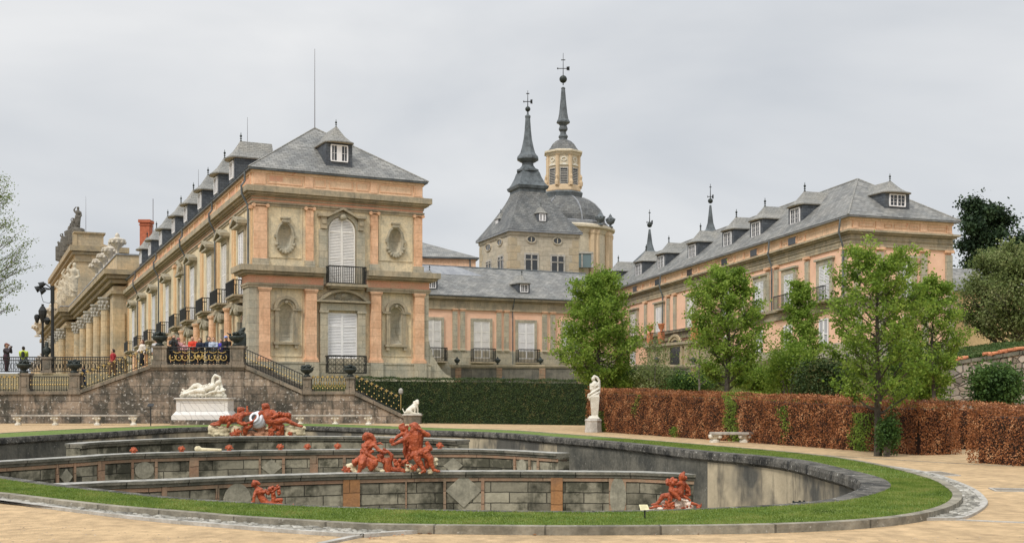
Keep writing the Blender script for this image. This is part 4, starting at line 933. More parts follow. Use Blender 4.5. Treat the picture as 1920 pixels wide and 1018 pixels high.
# caryatids and crowning trophies
def figure(m, c, h, seed=0, dirx=0):   # rough standing draped statue, base centre c, height h
    rg = random.Random(seed); c = Vector(c); u = h/7.5; lean = rg.uniform(-.3, .3)*u
    q = lambda x, y, z: c+Vector((x*u+lean*z/7, y*u, z*u))
    m.chain([(q(-.45, 0, .3), .42*u), (q(-.4, -.15, 2), .5*u), (q(-.25, 0, 3.8), .75*u)]); m.chain([(q(.45, .1, .3), .42*u), (q(.5, -.25, 2.1), .5*u), (q(.3, 0, 3.8), .75*u)])
    m.chain([(q(0, 0, 3.8), .85*u), (q(0, 0, 4.6), .68*u), (q(0, 0, 5.5), .85*u)]); m.chain([(q(0, 0, 5.9), .4*u), (q(.05, -.05, 6.5), .36*u)]); m.ball(q(.06, -.08, 6.95), .5*u, sc=(.85, .95, 1.1))
    s = 1 if rg.random() < .5 else -1
    m.chain([(q(s*.85, 0, 5.6), .34*u), (q(s*1.35, -.1, 6.3), .26*u), (q(s*.7, -.1, 7.3), .2*u)]); m.chain([(q(-s*.85, 0, 5.6), .34*u), (q(-s*1.2, -.1, 4.4), .27*u), (q(-s*.5, -.6, 3.9), .2*u)])
    for k in range(5): a = rg.uniform(-1, 1); m.chain([(q(-.9+a*.3, -.3, 4.3-k*.5), .22*u), (q(.2, -.6, 3.4-k*.55), .24*u), (q(.9, -.2, 3.9-k*.7), .2*u)])
    m.cap(q(0, .2, .1), .7*u, q(0, .3, 2.2), .5*u)
CARY = M('pale_statue', (.60, .53, .40), (.36, .32, .25), 2.5, bump=.3, streak=.3)
for k, px in enumerate((137, 129, 121, 114)):
    u = FU.u(px, .8); c = FU.p(u, .8, za(560)); m = MB(); figure(m, (c.x, c.y, P(px, 556+k*9, c.y).z), 5.6, k+2); m.build('caryatid', CARY, ctr, remesh=.10)
    m = MB(); m.box(c.x-.9, c.x+.9, c.y-.9, c.y+.9, 12, P(px, 556+k*9, c.y).z); m.build('statue_base', TRIMC, ctr)
DKST = M('dark_statue', (.09, .085, .075), (.17, .16, .14), 2.5, bump=.3)
for k, (px, py, h) in enumerate(((145, 430, 3.9), (138, 434, 2.4), (131, 446, 2.6), (124, 456, 2.3), (117, 464, 2.6))):
    c = P(px, py, Ya+4+k*3); m = MB(); figure(m, c, h, 20+k); figure(m, c+Vector((-.8, .3, -.4)), h*.62, 30+k)
    m.box(c.x-1.0, c.x+1.0, c.y-.8, c.y+.8, c.z-2.5, c.z+.15); m.build('roof_trophy', DKST, ctr, remesh=.10)
m = MB(); b = P(161, 434, Ya+5); m.tube([b, (b.x, b.y, P(161, 368, b.y).z)], [.05, .02], 5); m.build('lightning_rod', bpy.data.materials['rod'], ctr)

# ------------------------------------------------------------------ the low pink gallery
gal = thing('palace_gallery', 'low pink gallery with paired grey pilasters, white shutters and a grey slate roof', 'gallery', P(940, 680, 118))
FG = Frame(P(795, 0, 117).to_2d(), e1); U1 = FG.u(1150); gz = lambda py: FG.z(940, py)
gq = lambda d0, d1: [FG.p(-4, -d0, 0).to_2d(), FG.p(U1, -d0, 0).to_2d(), FG.p(U1, -d1, 0).to_2d(), FG.p(-4, -d1, 0).to_2d()]
def gsl(name, mat, *b, par=gal):
    m = MB()
    for z0, z1, pr in b: slab(m, gq(0, 10), z0, z1, pr)
    return m.build(name, mat, par)
ge = gz(560)
gsl('wall', PINK, (3.5, ge-.1, 0)); gsl('dado', GREYST, (3.5, gz(658), .12))
gsl('entablature', TRIM, (ge-.22, ge, .5), (ge-.34, ge-.24, .3), (gz(582), ge-.36, .1), (gz(583.5), gz(580.5), .16)); gsl('gutter', LEAD, (ge, ge+.1, .62))
rz = P(985, 520, 124).z
m = MB(); A_ = FG.p(-4, .65, ge+.1); B_ = FG.p(U1, .65, ge+.1); C_ = FG.p(U1, -6.0, ge+3.75); D_ = FG.p(-4, -6.0, ge+3.75); m.face([A_, B_, C_, D_]); E_ = FG.p(U1, -12.5, ge+.1); F_ = FG.p(-4, -12.5, ge+.1); m.face([C_, E_, F_, D_]); m.face([B_, E_, C_]); m.face([A_, D_, F_])
gr = m.build('roof', SLATE, gal)
m = MB(); m.tube([C_, D_], .1, 6); m.build('ridge', LEAD, gr)
m = MB(); uA, uB = FG.u(806), FG.u(918); m.face([FG.p(uA-3, -4.0, ge+2.68), FG.p(uB+1.2, -4.0, ge+2.68), FG.p(uB-1.2, -6.05, ge+3.83), FG.p(uA-3, -6.05, ge+3.83)]); m.build('lead_flashing', LEADL, gr)
for a, b, lp in ((806.7, 826.5, .5), (887, 917.5, .5), (970.5, 1001, .5), (1055, 1083, .5)):
    u0, u1 = FG.u(a), FG.u(b)
    if a < 820: u0 = u1-1.75
    z0, z1 = gz(672), gz(603.5); shutter(FG, u0, u1, z0, z1, .05, gal, rails=(.45, .72))
    m = MB()
    for s0, s1 in ((u0-.28, u0), (u1, u1+.28)): m.fbox(FG, s0, s1, 0, .16, z0, z1)
    m.fbox(FG, u0-.28, u1+.28, 0, .16, z1, z1+.28); m.build('window_surround', GREYST, gal)
    m = MB(); ub_ = (u0+u1)/2; za_, zb_ = gz(679), gz(655)
    m.fbox(FG, ub_-1.3, ub_+1.3, .12, .95, za_-.14, za_); bal = m.build('balcony', TRIM, gal)
    m = MB(); railing(m, FG, ub_-1.22, ub_+1.22, .85, za_, zb_, 15, .026)
    for uu in (ub_-1.22, ub_+1.22):
        for k in range(4): m.tube([FG.p(uu, .15+.2*k, za_), FG.p(uu, .15+.2*k, zb_)], .025, 4, False)
    m.build('rail', IRON, bal)
for a, b in ((848, 871), (930.5, 953), (1016, 1040)):
    for c, d in ((a, a+8.5), (b-8.5, b)):
        m = MB(); m.fbox(FG, FG.u(c), FG.u(d), 0, .17, gz(656), gz(586.5)); pz = m.build('pilaster', GREYST, gal)
        m = MB(); m.fbox(FG, FG.u(c-1), FG.u(d+1), 0, .27, gz(583.7), gz(581.8)); m.fbox(FG, FG.u(c), FG.u(d), 0, .21, gz(586.5), gz(583.8)); m.build('capital', ORPILL, pz)
        m = MB(); m.fbox(FG, FG.u(c-1), FG.u(d+1), 0, .25, gz(658), gz(655.5)); m.build('base', CREAMW, pz)
m = MB(); u = FG.u(960.5); m.tube([FG.p(u, .55, ge), FG.p(u, .25, ge-.8), FG.p(u, .1, ge-1.1), FG.p(u, .1, 4)], .05, 6); m.build('downpipe', LEAD, gal)
for px, py in ((809, 545), (982.5, 552)):
    v = -.5; u = FG.u(px, v); dormer(FG, u, v, ge+.42, 1.35, 1.3, 2.2, .95, gal, 4, .25, front=.35, fin=.6)
# terrace wall below the gallery with urns
tw = thing('terrace_wall', 'dark lichened terrace wall with orange piers below the pink gallery', 'terrace wall', P(970, 712, 100))
FT = Frame(P(845, 0, 100).to_2d(), (1, 0)); tz = lambda py: FT.z(0, py)
ue = FT.u(1350)
m = MB(); m.fbox(FT, 0, ue, -.5, 0, 2.2, tz(687)); m.build('wall', TERR, tw); m = MB(); m.fbox(FT, -.1, ue, -.6, .16, tz(687), tz(683.5)); m.fbox(FT, 0, ue, -.5, .1, tz(689.5), tz(687.3)); m.build('coping', TRIM, tw)
for a, b in ((854, 865), (931, 941.5), (1011, 1022.5), (1083, 1094), (1226, 1236), (1296, 1305)):
    m = MB(); m.fbox(FT, FT.u(a), FT.u(b), -.5, .07, 2.2, tz(689.7)); m.build('pier', PIERP, tw)
def ball_urn(c, s, mat=BRONZE):
    m = MB(); m.lathe(c, [(.20*s, 0), (.20*s, .06*s), (.08*s, .14*s), (.08*s, .2*s), (.26*s, .32*s), (.34*s, .5*s), (.32*s, .62*s), (.2*s, .74*s), (.12*s, .78*s), (.12*s, .84*s), (.06*s, .92*s), (.02*s, 1.0*s)], 14)
    for k in range(8): a = 2*math.pi*k/8; m.ball((c[0]+.31*s*math.cos(a), c[1]+.31*s*math.sin(a), c[2]+.6*s), .07*s, 5, 4)
    return m
UR = [(857, 684, 100.2, 'left end of the terrace wall, nearest the stone buttress'), (933, 684, 100.2, 'terrace wall pier under the second gallery window'), (1013.5, 684, 100.2, 'terrace wall pier left of the big green tree'), (1087.5, 684, 100.2, 'terrace wall pier half behind the big green tree'), (1231.5, 683, 100.2, 'terrace wall just left of the arched doorway'), (1300, 683, 100.2, 'terrace wall just right of the arched doorway'), (943, 719, 76, 'green hedge top, standing in for a hanging lamp'), (1588, 674, 86, 'terrace behind the tall near tree')]  # the hedge-top urn is added in place of a hanging lamp
for px, py, Y, d in UR:
    c = P(px, py, Y); mm = ball_urn(c, .72 if Y > 90 else .5)
    mm.build('terrace_urn', BRONZE, None, smooth=True, label='dark lidded bronze urn on the '+d, cat='urn', group='dark urns along the terrace', loc=c)
# ------------------------------------------------------------------ right wing
RC = Vector(P(1594, 0, 88)[:2]); er = Vector((6200, 2200)).normalized(); es = Vector((-660, 2200)).normalized(); KR = .03
RF = Frame(RC, er); RS = Frame(RC, es, (-es.y, es.x), KR)
def shr(p): return max(0.0, KR*((Vector((p[0], p[1]))-RC).dot(es)))
WR = RF.u(1784); LR = 56
rq = [RC, RC+er*WR, RC+er*WR+es*LR, RC+es*LR]
rw = thing('palace_wing', 'pink palace wing on the right with grey pilasters and a row of slate dormers', 'palace wing', (RC.x, RC.y, 4.35))
rz_ = lambda py: RF.z(1597, py)
def rsl(name, mat, *b, par=rw, poly=rq):
    m = MB()
    for z0, z1, pr in b: slab(m, poly, z0, z1, pr, shr)
    return m.build(name, mat, par)
re = rz_(407)
rsl('wall', PINK, (3.8, rz_(455), 0)); rsl('attic', ATTIC, (rz_(431), re-.02, .04), (re-.22, re-.03, .12), (rz_(431), rz_(431)+.14, .1))
rsl('entablature', TRIM, (rz_(434.5), rz_(431), .5), (rz_(438), rz_(435), .3), (rz_(455), rz_(438.5), .08), (rz_(448), rz_(446), .15), (rz_(461), rz_(456), .12)); rsl('gutter', LEADL, (re-.02, re+.1, .45))
rsl('string_course', TRIM, (rz_(560), rz_(554), .4), (rz_(570), rz_(561), .15), (rz_(577), rz_(571), .3)); rsl('lower_wall', PINK, (3.9, rz_(578), .14)); rsl('plinth', GREYST, (3.8, rz_(640), .3))
m = MB()
for a, b in ((1598, 1607), (1641, 1655), (1724, 1736), (1774, 1783)): m.fbox(RF, RF.u(a), RF.u(b), 0, .12, rz_(431)+.15, re-.23)
for a, b in ((1610, 1638), (1658, 1672), (1676, 1700), (1705, 1720), (1739, 1776)):
    u0, u1, z0, z1 = RF.u(a), RF.u(b), rz_(431)+.3, re-.36
    for (p, q_, r, s) in ((u0, u1, z1-.06, z1), (u0, u1, z0, z0+.06), (u0, u0+.06, z0+.06, z1-.06), (u1-.06, u1, z0+.06, z1-.06)): m.fbox(RF, p, q_, .0, .085, r, s)
awp = [1487, 1415, 1360, 1294.6, 1234, 1192]
for px in awp:
    u = RS.u(px)
    for s in (-1, 1):
        for dd in (1.15, 1.9): uu = u+s*dd; m.fbox(RS, uu-.32, uu+.32, 0, .09, rz_(431)+.38, re-.45) if dd < 1.2 else m.fbox(RS, uu-.12, uu+.12, 0, .12, rz_(431)+.15, re-.23)
    m.fbox(RS, u-.72, u-.55, 0, .12, rz_(431)+.2, re-.3); m.fbox(RS, u+.55, u+.72, 0, .12, rz_(431)+.2, re-.3)
m.build('attic_panels', ORANGE, rw)
for px in awp:
    u = RS.u(px); m = MB(); m.fbox(RS, u-.58, u+.58, 0, .13, rz_(431)+.16, re-.26); m.build('attic_window', GLASS, rw)
for a, b, sd in ((1600, 1611, 0), (1642, 1655, 0), (1725, 1736, 0), (1772, 1783.5, 0)):
    m = MB(); m.fbox(RF, RF.u(a), RF.u(b), 0, .17, rz_(553), rz_(470)); pz = m.build('pilaster', GREYST, rw); m = MB(); m.fbox(RF, RF.u(a-2), RF.u(b+2), 0, .27, rz_(466), rz_(461)); m.build('capital', ORPILL, pz)
    m = MB(); m.fbox(RF, RF.u(a), RF.u(b), 0, .34, rz_(640), rz_(578)); m.build('lower_pilaster', GREYST, rw)
for px in (1585, 1515, 1457, 1441, 1396, 1330, 1266.6, 1254, 1211.6, 1170):
    u = RS.u(px); m = MB(); m.fbox(RS, u-.3, u+.3, 0, .14, rz_(553), rz_(470)); pz = m.build('side_pilaster', GREYST, rw); m = MB(); m.fbox(RS, u-.42, u+.42, 0, .27, rz_(466), rz_(461)); m.build('capital', ORPILL, pz)
for k, px in enumerate((1549, 1482, 1427, 1365, 1298, 1238, 1190)):
    u = RS.u(px); z0, z1 = rz_(556), rz_(486) ; shutter(RS, u-.8, u+.8, z0, z1, .10, rw, rails=(.5,), slats=True)
    m = MB()
    for s in (-1, 1): m.fbox(RS, u+s*.95-.2, u+s*.95+.2, 0, .2, z0, z1)
    m.fbox(RS, u-1.15, u+1.15, 0, .2, z1, z1+.4); m.fbox(RS, u-1.3, u+1.3, 0, .34, z1+.4, z1+.55); m.build('window_surround', GREYST, rw)
    if k in (0, 1, 2, 3):
        m = MB(); m.fbox(RS, u-1.3, u+1.3, 0, .9, z0-.15, z0); bal = m.build('balcony', TRIM, rw); m = MB(); railing(m, RS, u-1.25, u+1.25, .85, z0, z0+1.05, 12, .026); m.build('rail', IRON, bal)
    z0, z1 = rz_(650), rz_(590); shutter(RS, u-.65, u+.65, z0, z1, .18, rw, rails=(.5,), slats=False) if k not in (4, 5) else None
u0, u1 = RF.u(1689), RF.u(1707); z0, z1 = rz_(556), rz_(488)
shutter(RF, u0, u1, z0, z1, .05, rw, rails=(.5,)); m = MB()
for s0, s1 in ((u0-.45, u0), (u1, u1+.45)): m.fbox(RF, s0, s1, 0, .2, z0, z1)
m.fbox(RF, u0-.45, u1+.45, 0, .2, z1, z1+.35); m.fbox(RF, u0-.65, u1+.65, 0, .36, z1+.35, z1+.52); m.build('window_surround', GREYST, rw)
m = MB(); m.fbox(RF, u0-.6, u1+.6, .1, .95, z0-.3, z0-.15); bal = m.build('balcony', TRIM, rw); m = MB(); railing(m, RF, u0-.55, u1+.55, .9, z0-.15, z0+.95, 14, .03); m.build('rail', IRON, bal)
shutter(RF, u0, u1, rz_(648), rz_(590), .18, rw, rails=(.5,))
# arched garden door block with balcony and terracotta urns
ud = RS.u(1278, 1.0); Fd = Frame(RS.p(ud, 1.6, 0).to_2d(), es, RS.n, 0, KR*ud)
zA, zD = P(1275, 640, Fd.p(0, 0, 0).y).z+KR*ud, P(1275, 690, Fd.p(0, 0, 0).y).z+KR*ud
m = MB(); m.fbox(Fd, -7.5, 7, -1.6, 0, 3.4, zA-.35); m.build('porch', GRIME, rw); m = MB(); m.fbox(Fd, -7.7, 7.2, -1.7, .35, zA-.35, zA-.1); m.fbox(Fd, -7.6, 7.1, -1.6, .2, zA-.55, zA-.37); m.build('porch_cornice', TRIM, rw)
m = MB(); r = 1.25; zc = zD+1.5; m.fprism(Fd, [(-r, zD-1), (r, zD-1)]+[(r*math.cos(math.pi*k/12), zc+r*math.sin(math.pi*k/12)) for k in range(13)], 0, .04); m.build('door', GLASS, rw)
m = MB()
for k in range(12):
    a0, a1 = math.pi*k/12, math.pi*(k+1)/12
    for ra, rb, vv in ((r+.0, r+.28, .12), (r+.3, r+.55, .22)): m.fprism(Fd, [(ra*math.cos(a0), zc+ra*math.sin(a0)), (rb*math.cos(a0), zc+rb*math.sin(a0)), (rb*math.cos(a1), zc+rb*math.sin(a1)), (ra*math.cos(a1), zc+ra*math.sin(a1))], 0, vv)
for s in (-1, 1): m.fbox(Fd, s*(r+.28)-.27, s*(r+.28)+.27, 0, .2, 3.6, zc); m.fbox(Fd, s*(r+1.5)-.35, s*(r+1.5)+.35, 0, .25, 3.6, zA-.56)
m.build('arch_surround', GRIME, rw)
m = MB(); railing(m, Fd, -3.2, 6.2, .1, zA, zA+1.1, 30, .024); m.build('porch_rail', IRON, rw)
for i, uu in enumerate((-5.6, -4.0, 3.6, 6.4)):
    m = MB(); m.fbox(Fd, uu-.28, uu+.28, -.3, .2, zA-.1, zA+1.1); pz = m.build('balcony_pier', TERRA, rw)
    m = MB(); c = Fd.p(uu, -.05, zA+1.1); m.lathe(c, [(.2, 0), (.12, .1), (.1, .2), (.28, .4), (.3, .7), (.38, .78), (.38, .85)], 12); m.build('urn', TERRA, pz, smooth=True)
for px in (1451, 1246):
    u = RS.u(px); m = MB(); m.tube([RS.p(u, .45, re), RS.p(u, .5, rz_(431)+.1), RS.p(u, .6, rz_(434)), RS.p(u, .22, rz_(461)), RS.p(u, .22, rz_(556))], .07, 6); m.build('downpipe', LEAD, rw)
u = RF.u(1601); m = MB(); m.tube([RS.p(.6, .45, re), RS.p(.6, .6, rz_(434)), RS.p(.6, .22, rz_(461)), RS.p(.6, .22, rz_(556))], .07, 6); m.build('downpipe', LEAD, rw)
# hipped roof
apd = 6.0; cA = RC+er*(WR/2)+es*0; 
def findd():      # ridge end that projects to px 1606
    best = None
    for k in range(10, 140):
        d = k*.1; p = RC+er*(WR/2)+es*d; px = CX+p.x/p.y*FL
        if best is None or abs(px-1608) < best[0]: best = (abs(px-1608), d, p)
    return best[2], best[1]
cA = RC+er*(WR*.46)+es*(WR*.5); pA, dA = findd(); apz2 = P(1607, 336, pA.y).z+shr(pA)
q = offset(ccw(rq), .5); q = [RC-er*.5-es*.5, RC+er*(WR+.5)-es*.5, RC+er*(WR+.5)+es*(LR), RC-er*.5+es*LR]; pE = RC+er*(WR/2)+es*(LR-6)
E = [(p.x, p.y, re+.1-shr(p)) for p in q]; a1 = (pA.x, pA.y, apz2-shr(pA)); a2 = (pE.x, pE.y, apz2-shr(pE)-.0)
m = MB(); m.face([E[0], E[1], a1]); m.face([E[1], E[2], a2, a1]); m.face([E[2], E[3], a2]); m.face([E[3], E[0], a1, a2]); m.face(E[::-1]); rr_ = m.build('roof', SLATE, rw)
m = MB(); m.tube([E[0], a1], .08, 5); m.tube([E[1], a1], .08, 5); m.tube([a1, a2], .08, 5); m.build('ridge', SLATEP, rr_)
vd = -.95; ud_ = RF.u(1682, vd); dormer(RF, ud_, vd, re+.7, 2.3, RF.z(1682, 362, vd)-re-.7, 4.2, 1.05, rw, 4, .3, front=.4, fin=.65)
for px in (1491.7, 1418, 1365, 1298.7, 1240, 1198, 1146.5):
    u = RS.u(px, -.9); dormer(RS, u, -.9, re+.4, 2.3, 2.2, 4.6, 1.25, rw, 4, .35, front=.4, fin=.8)
# ------------------------------------------------------------------ church: square tower, dome, small spires, low block, far house
TC = Vector(P(957, 0, 150)[:2]); et = Vector((5880, 2200)).normalized(); ts = Vector((-823, 2200)).normalized()
TF = Frame(TC, et); TS = Frame(TC, ts, (-ts.y, ts.x)); WT = TF.u(1085); LT = TS.u(899)
tq = [TC, TC+et*WT, TC+et*WT+ts*LT, TC+ts*LT]; tz_ = lambda py: TF.z(960, py)
tw_ = thing('church_tower', 'square grey stone church tower with a tiered lead spire, ball and weathervane', 'church tower', (TC.x, TC.y, 0))
m = MB(); slab(m, tq, 0, tz_(440), 0); m.build('wall', CHURCH, tw_)
m = MB(); slab(m, tq, tz_(440), tz_(434), .12); m.build('cornice', CHURCH, tw_); m = MB(); slab(m, tq, tz_(434), tz_(430.5), .42); m.build('gutter', LEADL, tw_)
m = MB()
for k in range(12):
    z0 = tz_(530)+k*.98; w2 = 0
    if z0+.9 > tz_(440): break
    w2 = .9 if k % 2 else 1.35
    for F, L_ in ((TF, WT), (TS, LT)): m.fbox(F, -.03, w2, 0, .035, z0, z0+.9); m.fbox(F, L_-w2, L_, 0, .035, z0, z0+.9)
m.build('quoins', M('pale_quoin', (.48, .39, .26), (.40, .34, .24), .8, bump=.2), tw_)
def twin(F, pxa, pxb, pya, pyb, oval_=False):
    u0, u1 = F.u(pxa), F.u(pxb); z1, z0 = F.z((pxa+pxb)/2, pya), F.z((pxa+pxb)/2, pyb)
    if oval_:
        uc, zc = (u0+u1)/2, (z0+z1)/2; m = MB(); m.fprism(F, oval(uc, zc, (u1-u0)*.36, (z1-z0)*.36, 16), 0, .05); r = m.build('oval_window', GLASS, tw_)
        m = MB(); m.tube([F.p(uc+(u1-u0)*.42*math.cos(a), .04, zc+(z1-z0)*.42*math.sin(a)) for a in [2*math.pi*k/16 for k in range(17)]], .11, 5); m.fbox(F, uc-.06, uc+.06, .03, .08, zc-.3, zc+.3); m.build('frame', CHURCH, r); return
    m = MB(); m.fbox(F, u0, u1, 0, .04, z0, z1); r = m.build('window', GLASS, tw_)
    m = MB(); t = .12
    for a, b, c, d in ((u0-.15, u0+t*.4, z0, z1), (u1-t*.4, u1+.15, z0, z1), (u0-.15, u1+.15, z1, z1+.25), ((u0+u1)/2-.08, (u0+u1)/2+.08, z0, z1), (u0, u1, z1-(z1-z0)*.27, z1-(z1-z0)*.27+.12)): m.fbox(F, a, b, 0, .12, c, d)
    m.build('frame', MARBLEG, r)
twin(TF, 984.5, 1008, 478, 514); twin(TF, 1033.5, 1057, 481, 525); twin(TF, 986, 1006, 441, 457, 1); twin(TF, 1035, 1055, 444, 460, 1)
twin(TS, 934, 945, 482, 506); twin(TS, 912, 922, 491, 506); twin(TS, 932, 943, 447, 462, 1); twin(TS, 910, 922, 456, 472, 1)
cT = TC+et*(WT/2)+ts*(LT/2); rotT = math.atan2(et.y, et.x)+math.pi/4; Yt = cT.y
def levels(Y, items): return [(hw*Y/FL, P(CX, py, Y).z) for hw, py in items]
def tlathe(name, items, mat, n=4, par=tw_, c=cT, Y=None, rot=rotT, k=1.0, cxy=None):
    Y = Y or c.y; m = MB(); m.lathe((c.x, c.y, 0), [(r*k, z) for r, z in levels(Y, items)], n, rot); return m.build(name, mat, par)
s2 = math.sqrt(2)
base = offset(tq, .45); zt0 = tz_(430.5); cc = cT
prof = [(1.0, zt0)]+[]
m = MB(); nstep = 9; top_hw = 26*Yt/FL; z_top = P(CX, 364, Yt).z
def sq(h): return [cT+(-et-ts)*h, cT+(et-ts)*h, cT+(et+ts)*h, cT+(-et+ts)*h]
prev = base; pz_ = zt0; topq = sq(top_hw)
# order corners alike
topq = [min(topq, key=lambda q: (q-cT).normalized().angle((b-cT).normalized())) for b in base]
for k in range(1, nstep+1):
    f = k/nstep; g = 1-(1-f)**1.22; cur = [b.lerp(t_, g) for b, t_ in zip(base, topq)]; z = zt0+(z_top-zt0)*f
    for i in range(4): j = (i+1) % 4; m.face([(prev[i].x, prev[i].y, pz_), (prev[j].x, prev[j].y, pz_), (cur[j].x, cur[j].y, z), (cur[i].x, cur[i].y, z)])
    prev = cur; pz_ = z
m.build('roof', SLATET, tw_)
tlathe('spire_base', [(h_*s2*.79, y_) for h_, y_ in ((33, 364), (33, 359), (37, 357), (39, 352), (35, 350), (31, 345), (25, 334), (22, 326), (20, 323))], LEAD)
tlathe('spire_neck', [(14, 326), (15, 324), (22, 323), (22, 320), (16, 317), (12, 312), (11, 306), (15, 304), (21.5, 300), (21.5, 298), (20, 294)], LEAD, 8)
tlathe('spire', [(19, 294), (15, 288), (12, 278), (8.5, 262), (6.5, 245), (4.8, 222), (5.6, 220), (5.6, 218), (2, 215), (1.5, 209)], LEAD, 8)
m = MB(); pc = P(983, 205, Yt); m.ball((cT.x, cT.y, pc.z), 5*Yt/FL, 14, 9); m.build('ball', BRONZE, tw_, smooth=True)
def cross(c, z0, z1, Y, par, zarm, zvane, sz):
    m = MB(); m.tube([(c.x, c.y, z0), (c.x, c.y, z1)], [.08, .03], 5); za_ = P(CX, zarm, Y).z; m.box(c.x-sz*.5, c.x+sz*.5, c.y-.04, c.y+.04, za_-.06, za_+.06)
    zv = P(CX, zvane, Y).z; m.box(c.x-sz*1.3, c.x+sz*1.3, c.y-.03, c.y+.03, zv-.05, zv+.05); m.hexa([(c.x+sz*.8, c.y-.03, zv-.25), (c.x+sz*1.5, c.y-.03, zv-.3), (c.x+sz*1.5, c.y+.03, zv-.3), (c.x+sz*.8, c.y+.03, zv-.25)], [(c.x+sz*.8, c.y-.03, zv+.25), (c.x+sz*1.5, c.y-.03, zv+.3), (c.x+sz*1.5, c.y+.03, zv+.3), (c.x+sz*.8, c.y+.03, zv+.25)])
    m.hexa([(c.x-sz*1.5, c.y-.03, zv), (c.x-sz*1.2, c.y-.03, zv-.2), (c.x-sz*1.2, c.y+.03, zv-.2), (c.x-sz*1.5, c.y+.03, zv)], [(c.x-sz*1.5, c.y-.03, zv+.02), (c.x-sz*1.2, c.y-.03, zv+.2), (c.x-sz*1.2, c.y+.03, zv+.2), (c.x-sz*1.5, c.y+.03, zv+.02)])
    m.build('weathervane', IRON, par)
cross(cT, pc.z, P(CX, 170, Yt).z, Yt, tw_, 176, 191, .42)
dormer(TF, TF.u(1017, -.85), -.85, TF.z(1017, 421, -.85), 1.35, 1.45, 1.7, .95, tw_, 5, .2, front=.2, fin=.6)
dormer(TS, TS.u(932, -.85), -.85, TS.z(932, 432, -.85), 1.4, 1.45, 1.8, .9, tw_, 5, .2, front=.2, fin=.6)
# dome
DY = 172; dc = P(1056, 0, DY); dome = thing('church_dome', 'slate church dome topped by an ochre lantern with dark openings and a tall ball-tipped spire', 'church dome', (dc.x, dc.y, 0))
cd2 = Vector((dc.x, dc.y)); Zd = lambda py: P(CX, py, DY).z; px_ = DY/FL
def dl(name, items, mat, n=8, smooth=False, rot=math.pi/8): m = MB(); m.lathe((dc.x, dc.y, 0), [(h*px_/ (math.cos(math.pi/n) if n == 8 else 1), Zd(y)) for h, y in items], n, rot); return m.build(name, mat, dome, smooth=smooth)
dl('drum', [(87, 744), (87, 447)], CREAMW, 24); dl('drum_cornice', [(88, 447), (90, 443), (91, 440), (97, 437), (97, 433), (89, 430), (84, 429)], CREAMW, 24)
dl('dome_base', [(84, 433), (84, 424), (76, 421)], LEADL, 24)
dl('dome', [(75, 424), (73, 412), (67, 399), (57, 387), (46, 379), (37, 374), (33, 372)], SLATET, 8)
m = MB()
for k in range(8):
    a = math.pi/8+k*math.pi/4; m.tube([(dc.x+h*px_/math.cos(math.pi/8)*math.cos(a), dc.y+h*px_/math.cos(math.pi/8)*math.sin(a), Zd(y)) for h, y in ((75.5, 424), (73.5, 412), (67.5, 399), (57.5, 387), (46.5, 379), (37, 374))], .12, 5)
m.build('dome_ribs', LEADL, dome)
for a in (math.pi*1.86, math.pi*1.74, math.pi*1.2):
    c = (dc.x+94*px_*math.cos(a), dc.y+94*px_*math.sin(a), Zd(433)); m = ball_urn(c, 2.0); m.build('drum_urn', LEAD, dome, smooth=True)
m = MB()
for k in range(12):
    a = 2*math.pi*k/12+.13
    for da in (-.06, .06): c = (dc.x+88*px_*math.cos(a+da), dc.y+88*px_*math.sin(a+da)); m.lathe((*c, 0), [(.45, Zd(744)), (.45, Zd(450)), (.55, Zd(447)), (.55, Zd(441))], 6)
m.build('drum_pilasters', M('ochre', (.64, .49, .32), (.56, .43, .28), 1), dome)
m = MB(); wf = P(1091, 490, DY-7.0); m.box(wf.x-1.35, wf.x+1.35, wf.y-.3, wf.y+.5, P(0, 502, DY-7).z, P(0, 476, DY-7).z); r_ = m.build('drum_window', flat('pale_glass', (.16, .22, .23), .15), dome)
m = MB()
for a, b in ((-1.6, -1.3), (-.1, .1), (1.3, 1.6)): m.box(wf.x+a, wf.x+b, wf.y-.4, wf.y+.3, P(0, 502, DY-7).z, P(0, 476, DY-7).z)
m.box(wf.x-1.6, wf.x+1.6, wf.y-.45, wf.y+.3, P(0, 476, DY-7).z, P(0, 473, DY-7).z); m.build('window_frame', MARBLEG, r_)
OCH = bpy.data.materials['ochre']
dl('lantern_ring', [(34, 374), (35, 369), (36, 365), (33, 362)], LEAD, 8); dl('lantern_base', [(31, 363), (32, 360), (31, 352), (29, 350)], OCH, 8)
dl('lantern', [(28.5, 352), (28.5, 292)], CREAMW, 8); dl('lantern_cornice', [(29, 296), (31, 294), (32, 291), (35, 290), (35, 287), (30, 285)], CREAMW, 8)
apo = 28.5*px_
for k in range(8):
    a = k*math.pi/4; F = Frame((dc.x+apo*math.cos(a), dc.y+apo*math.sin(a)), (-math.sin(a), math.cos(a)), (math.cos(a), math.sin(a)))
    if math.sin(a) > .5: continue
    m = MB(); m.fbox(F, -.52, .52, 0, .05, Zd(350), Zd(321)); r_ = m.build('lantern_opening', GLASS, dome)
    m = MB()
    for q_ in range(9): m.fbox(F, -.5, .5, .05, .08, Zd(350)+q_*.24, Zd(350)+q_*.24+.09)
    for u in (-.58, .52): m.fbox(F, u, u+.09, 0, .14, Zd(350), Zd(321))
    m.fbox(F, -.58, .61, 0, .14, Zd(321), Zd(319)); m.build('frame', MARBLEG, r_)
    m = MB(); m.fprism(F, [(-.65, Zd(315)), (.65, Zd(315)), (0, Zd(310))], 0, .2); m.tube([F.p(.35*math.cos(b), .04, Zd(304)+.28*math.sin(b)) for b in [2*math.pi*j/10 for j in range(11)]], .09, 5); m.build('lantern_pediment', MARBLE, dome)
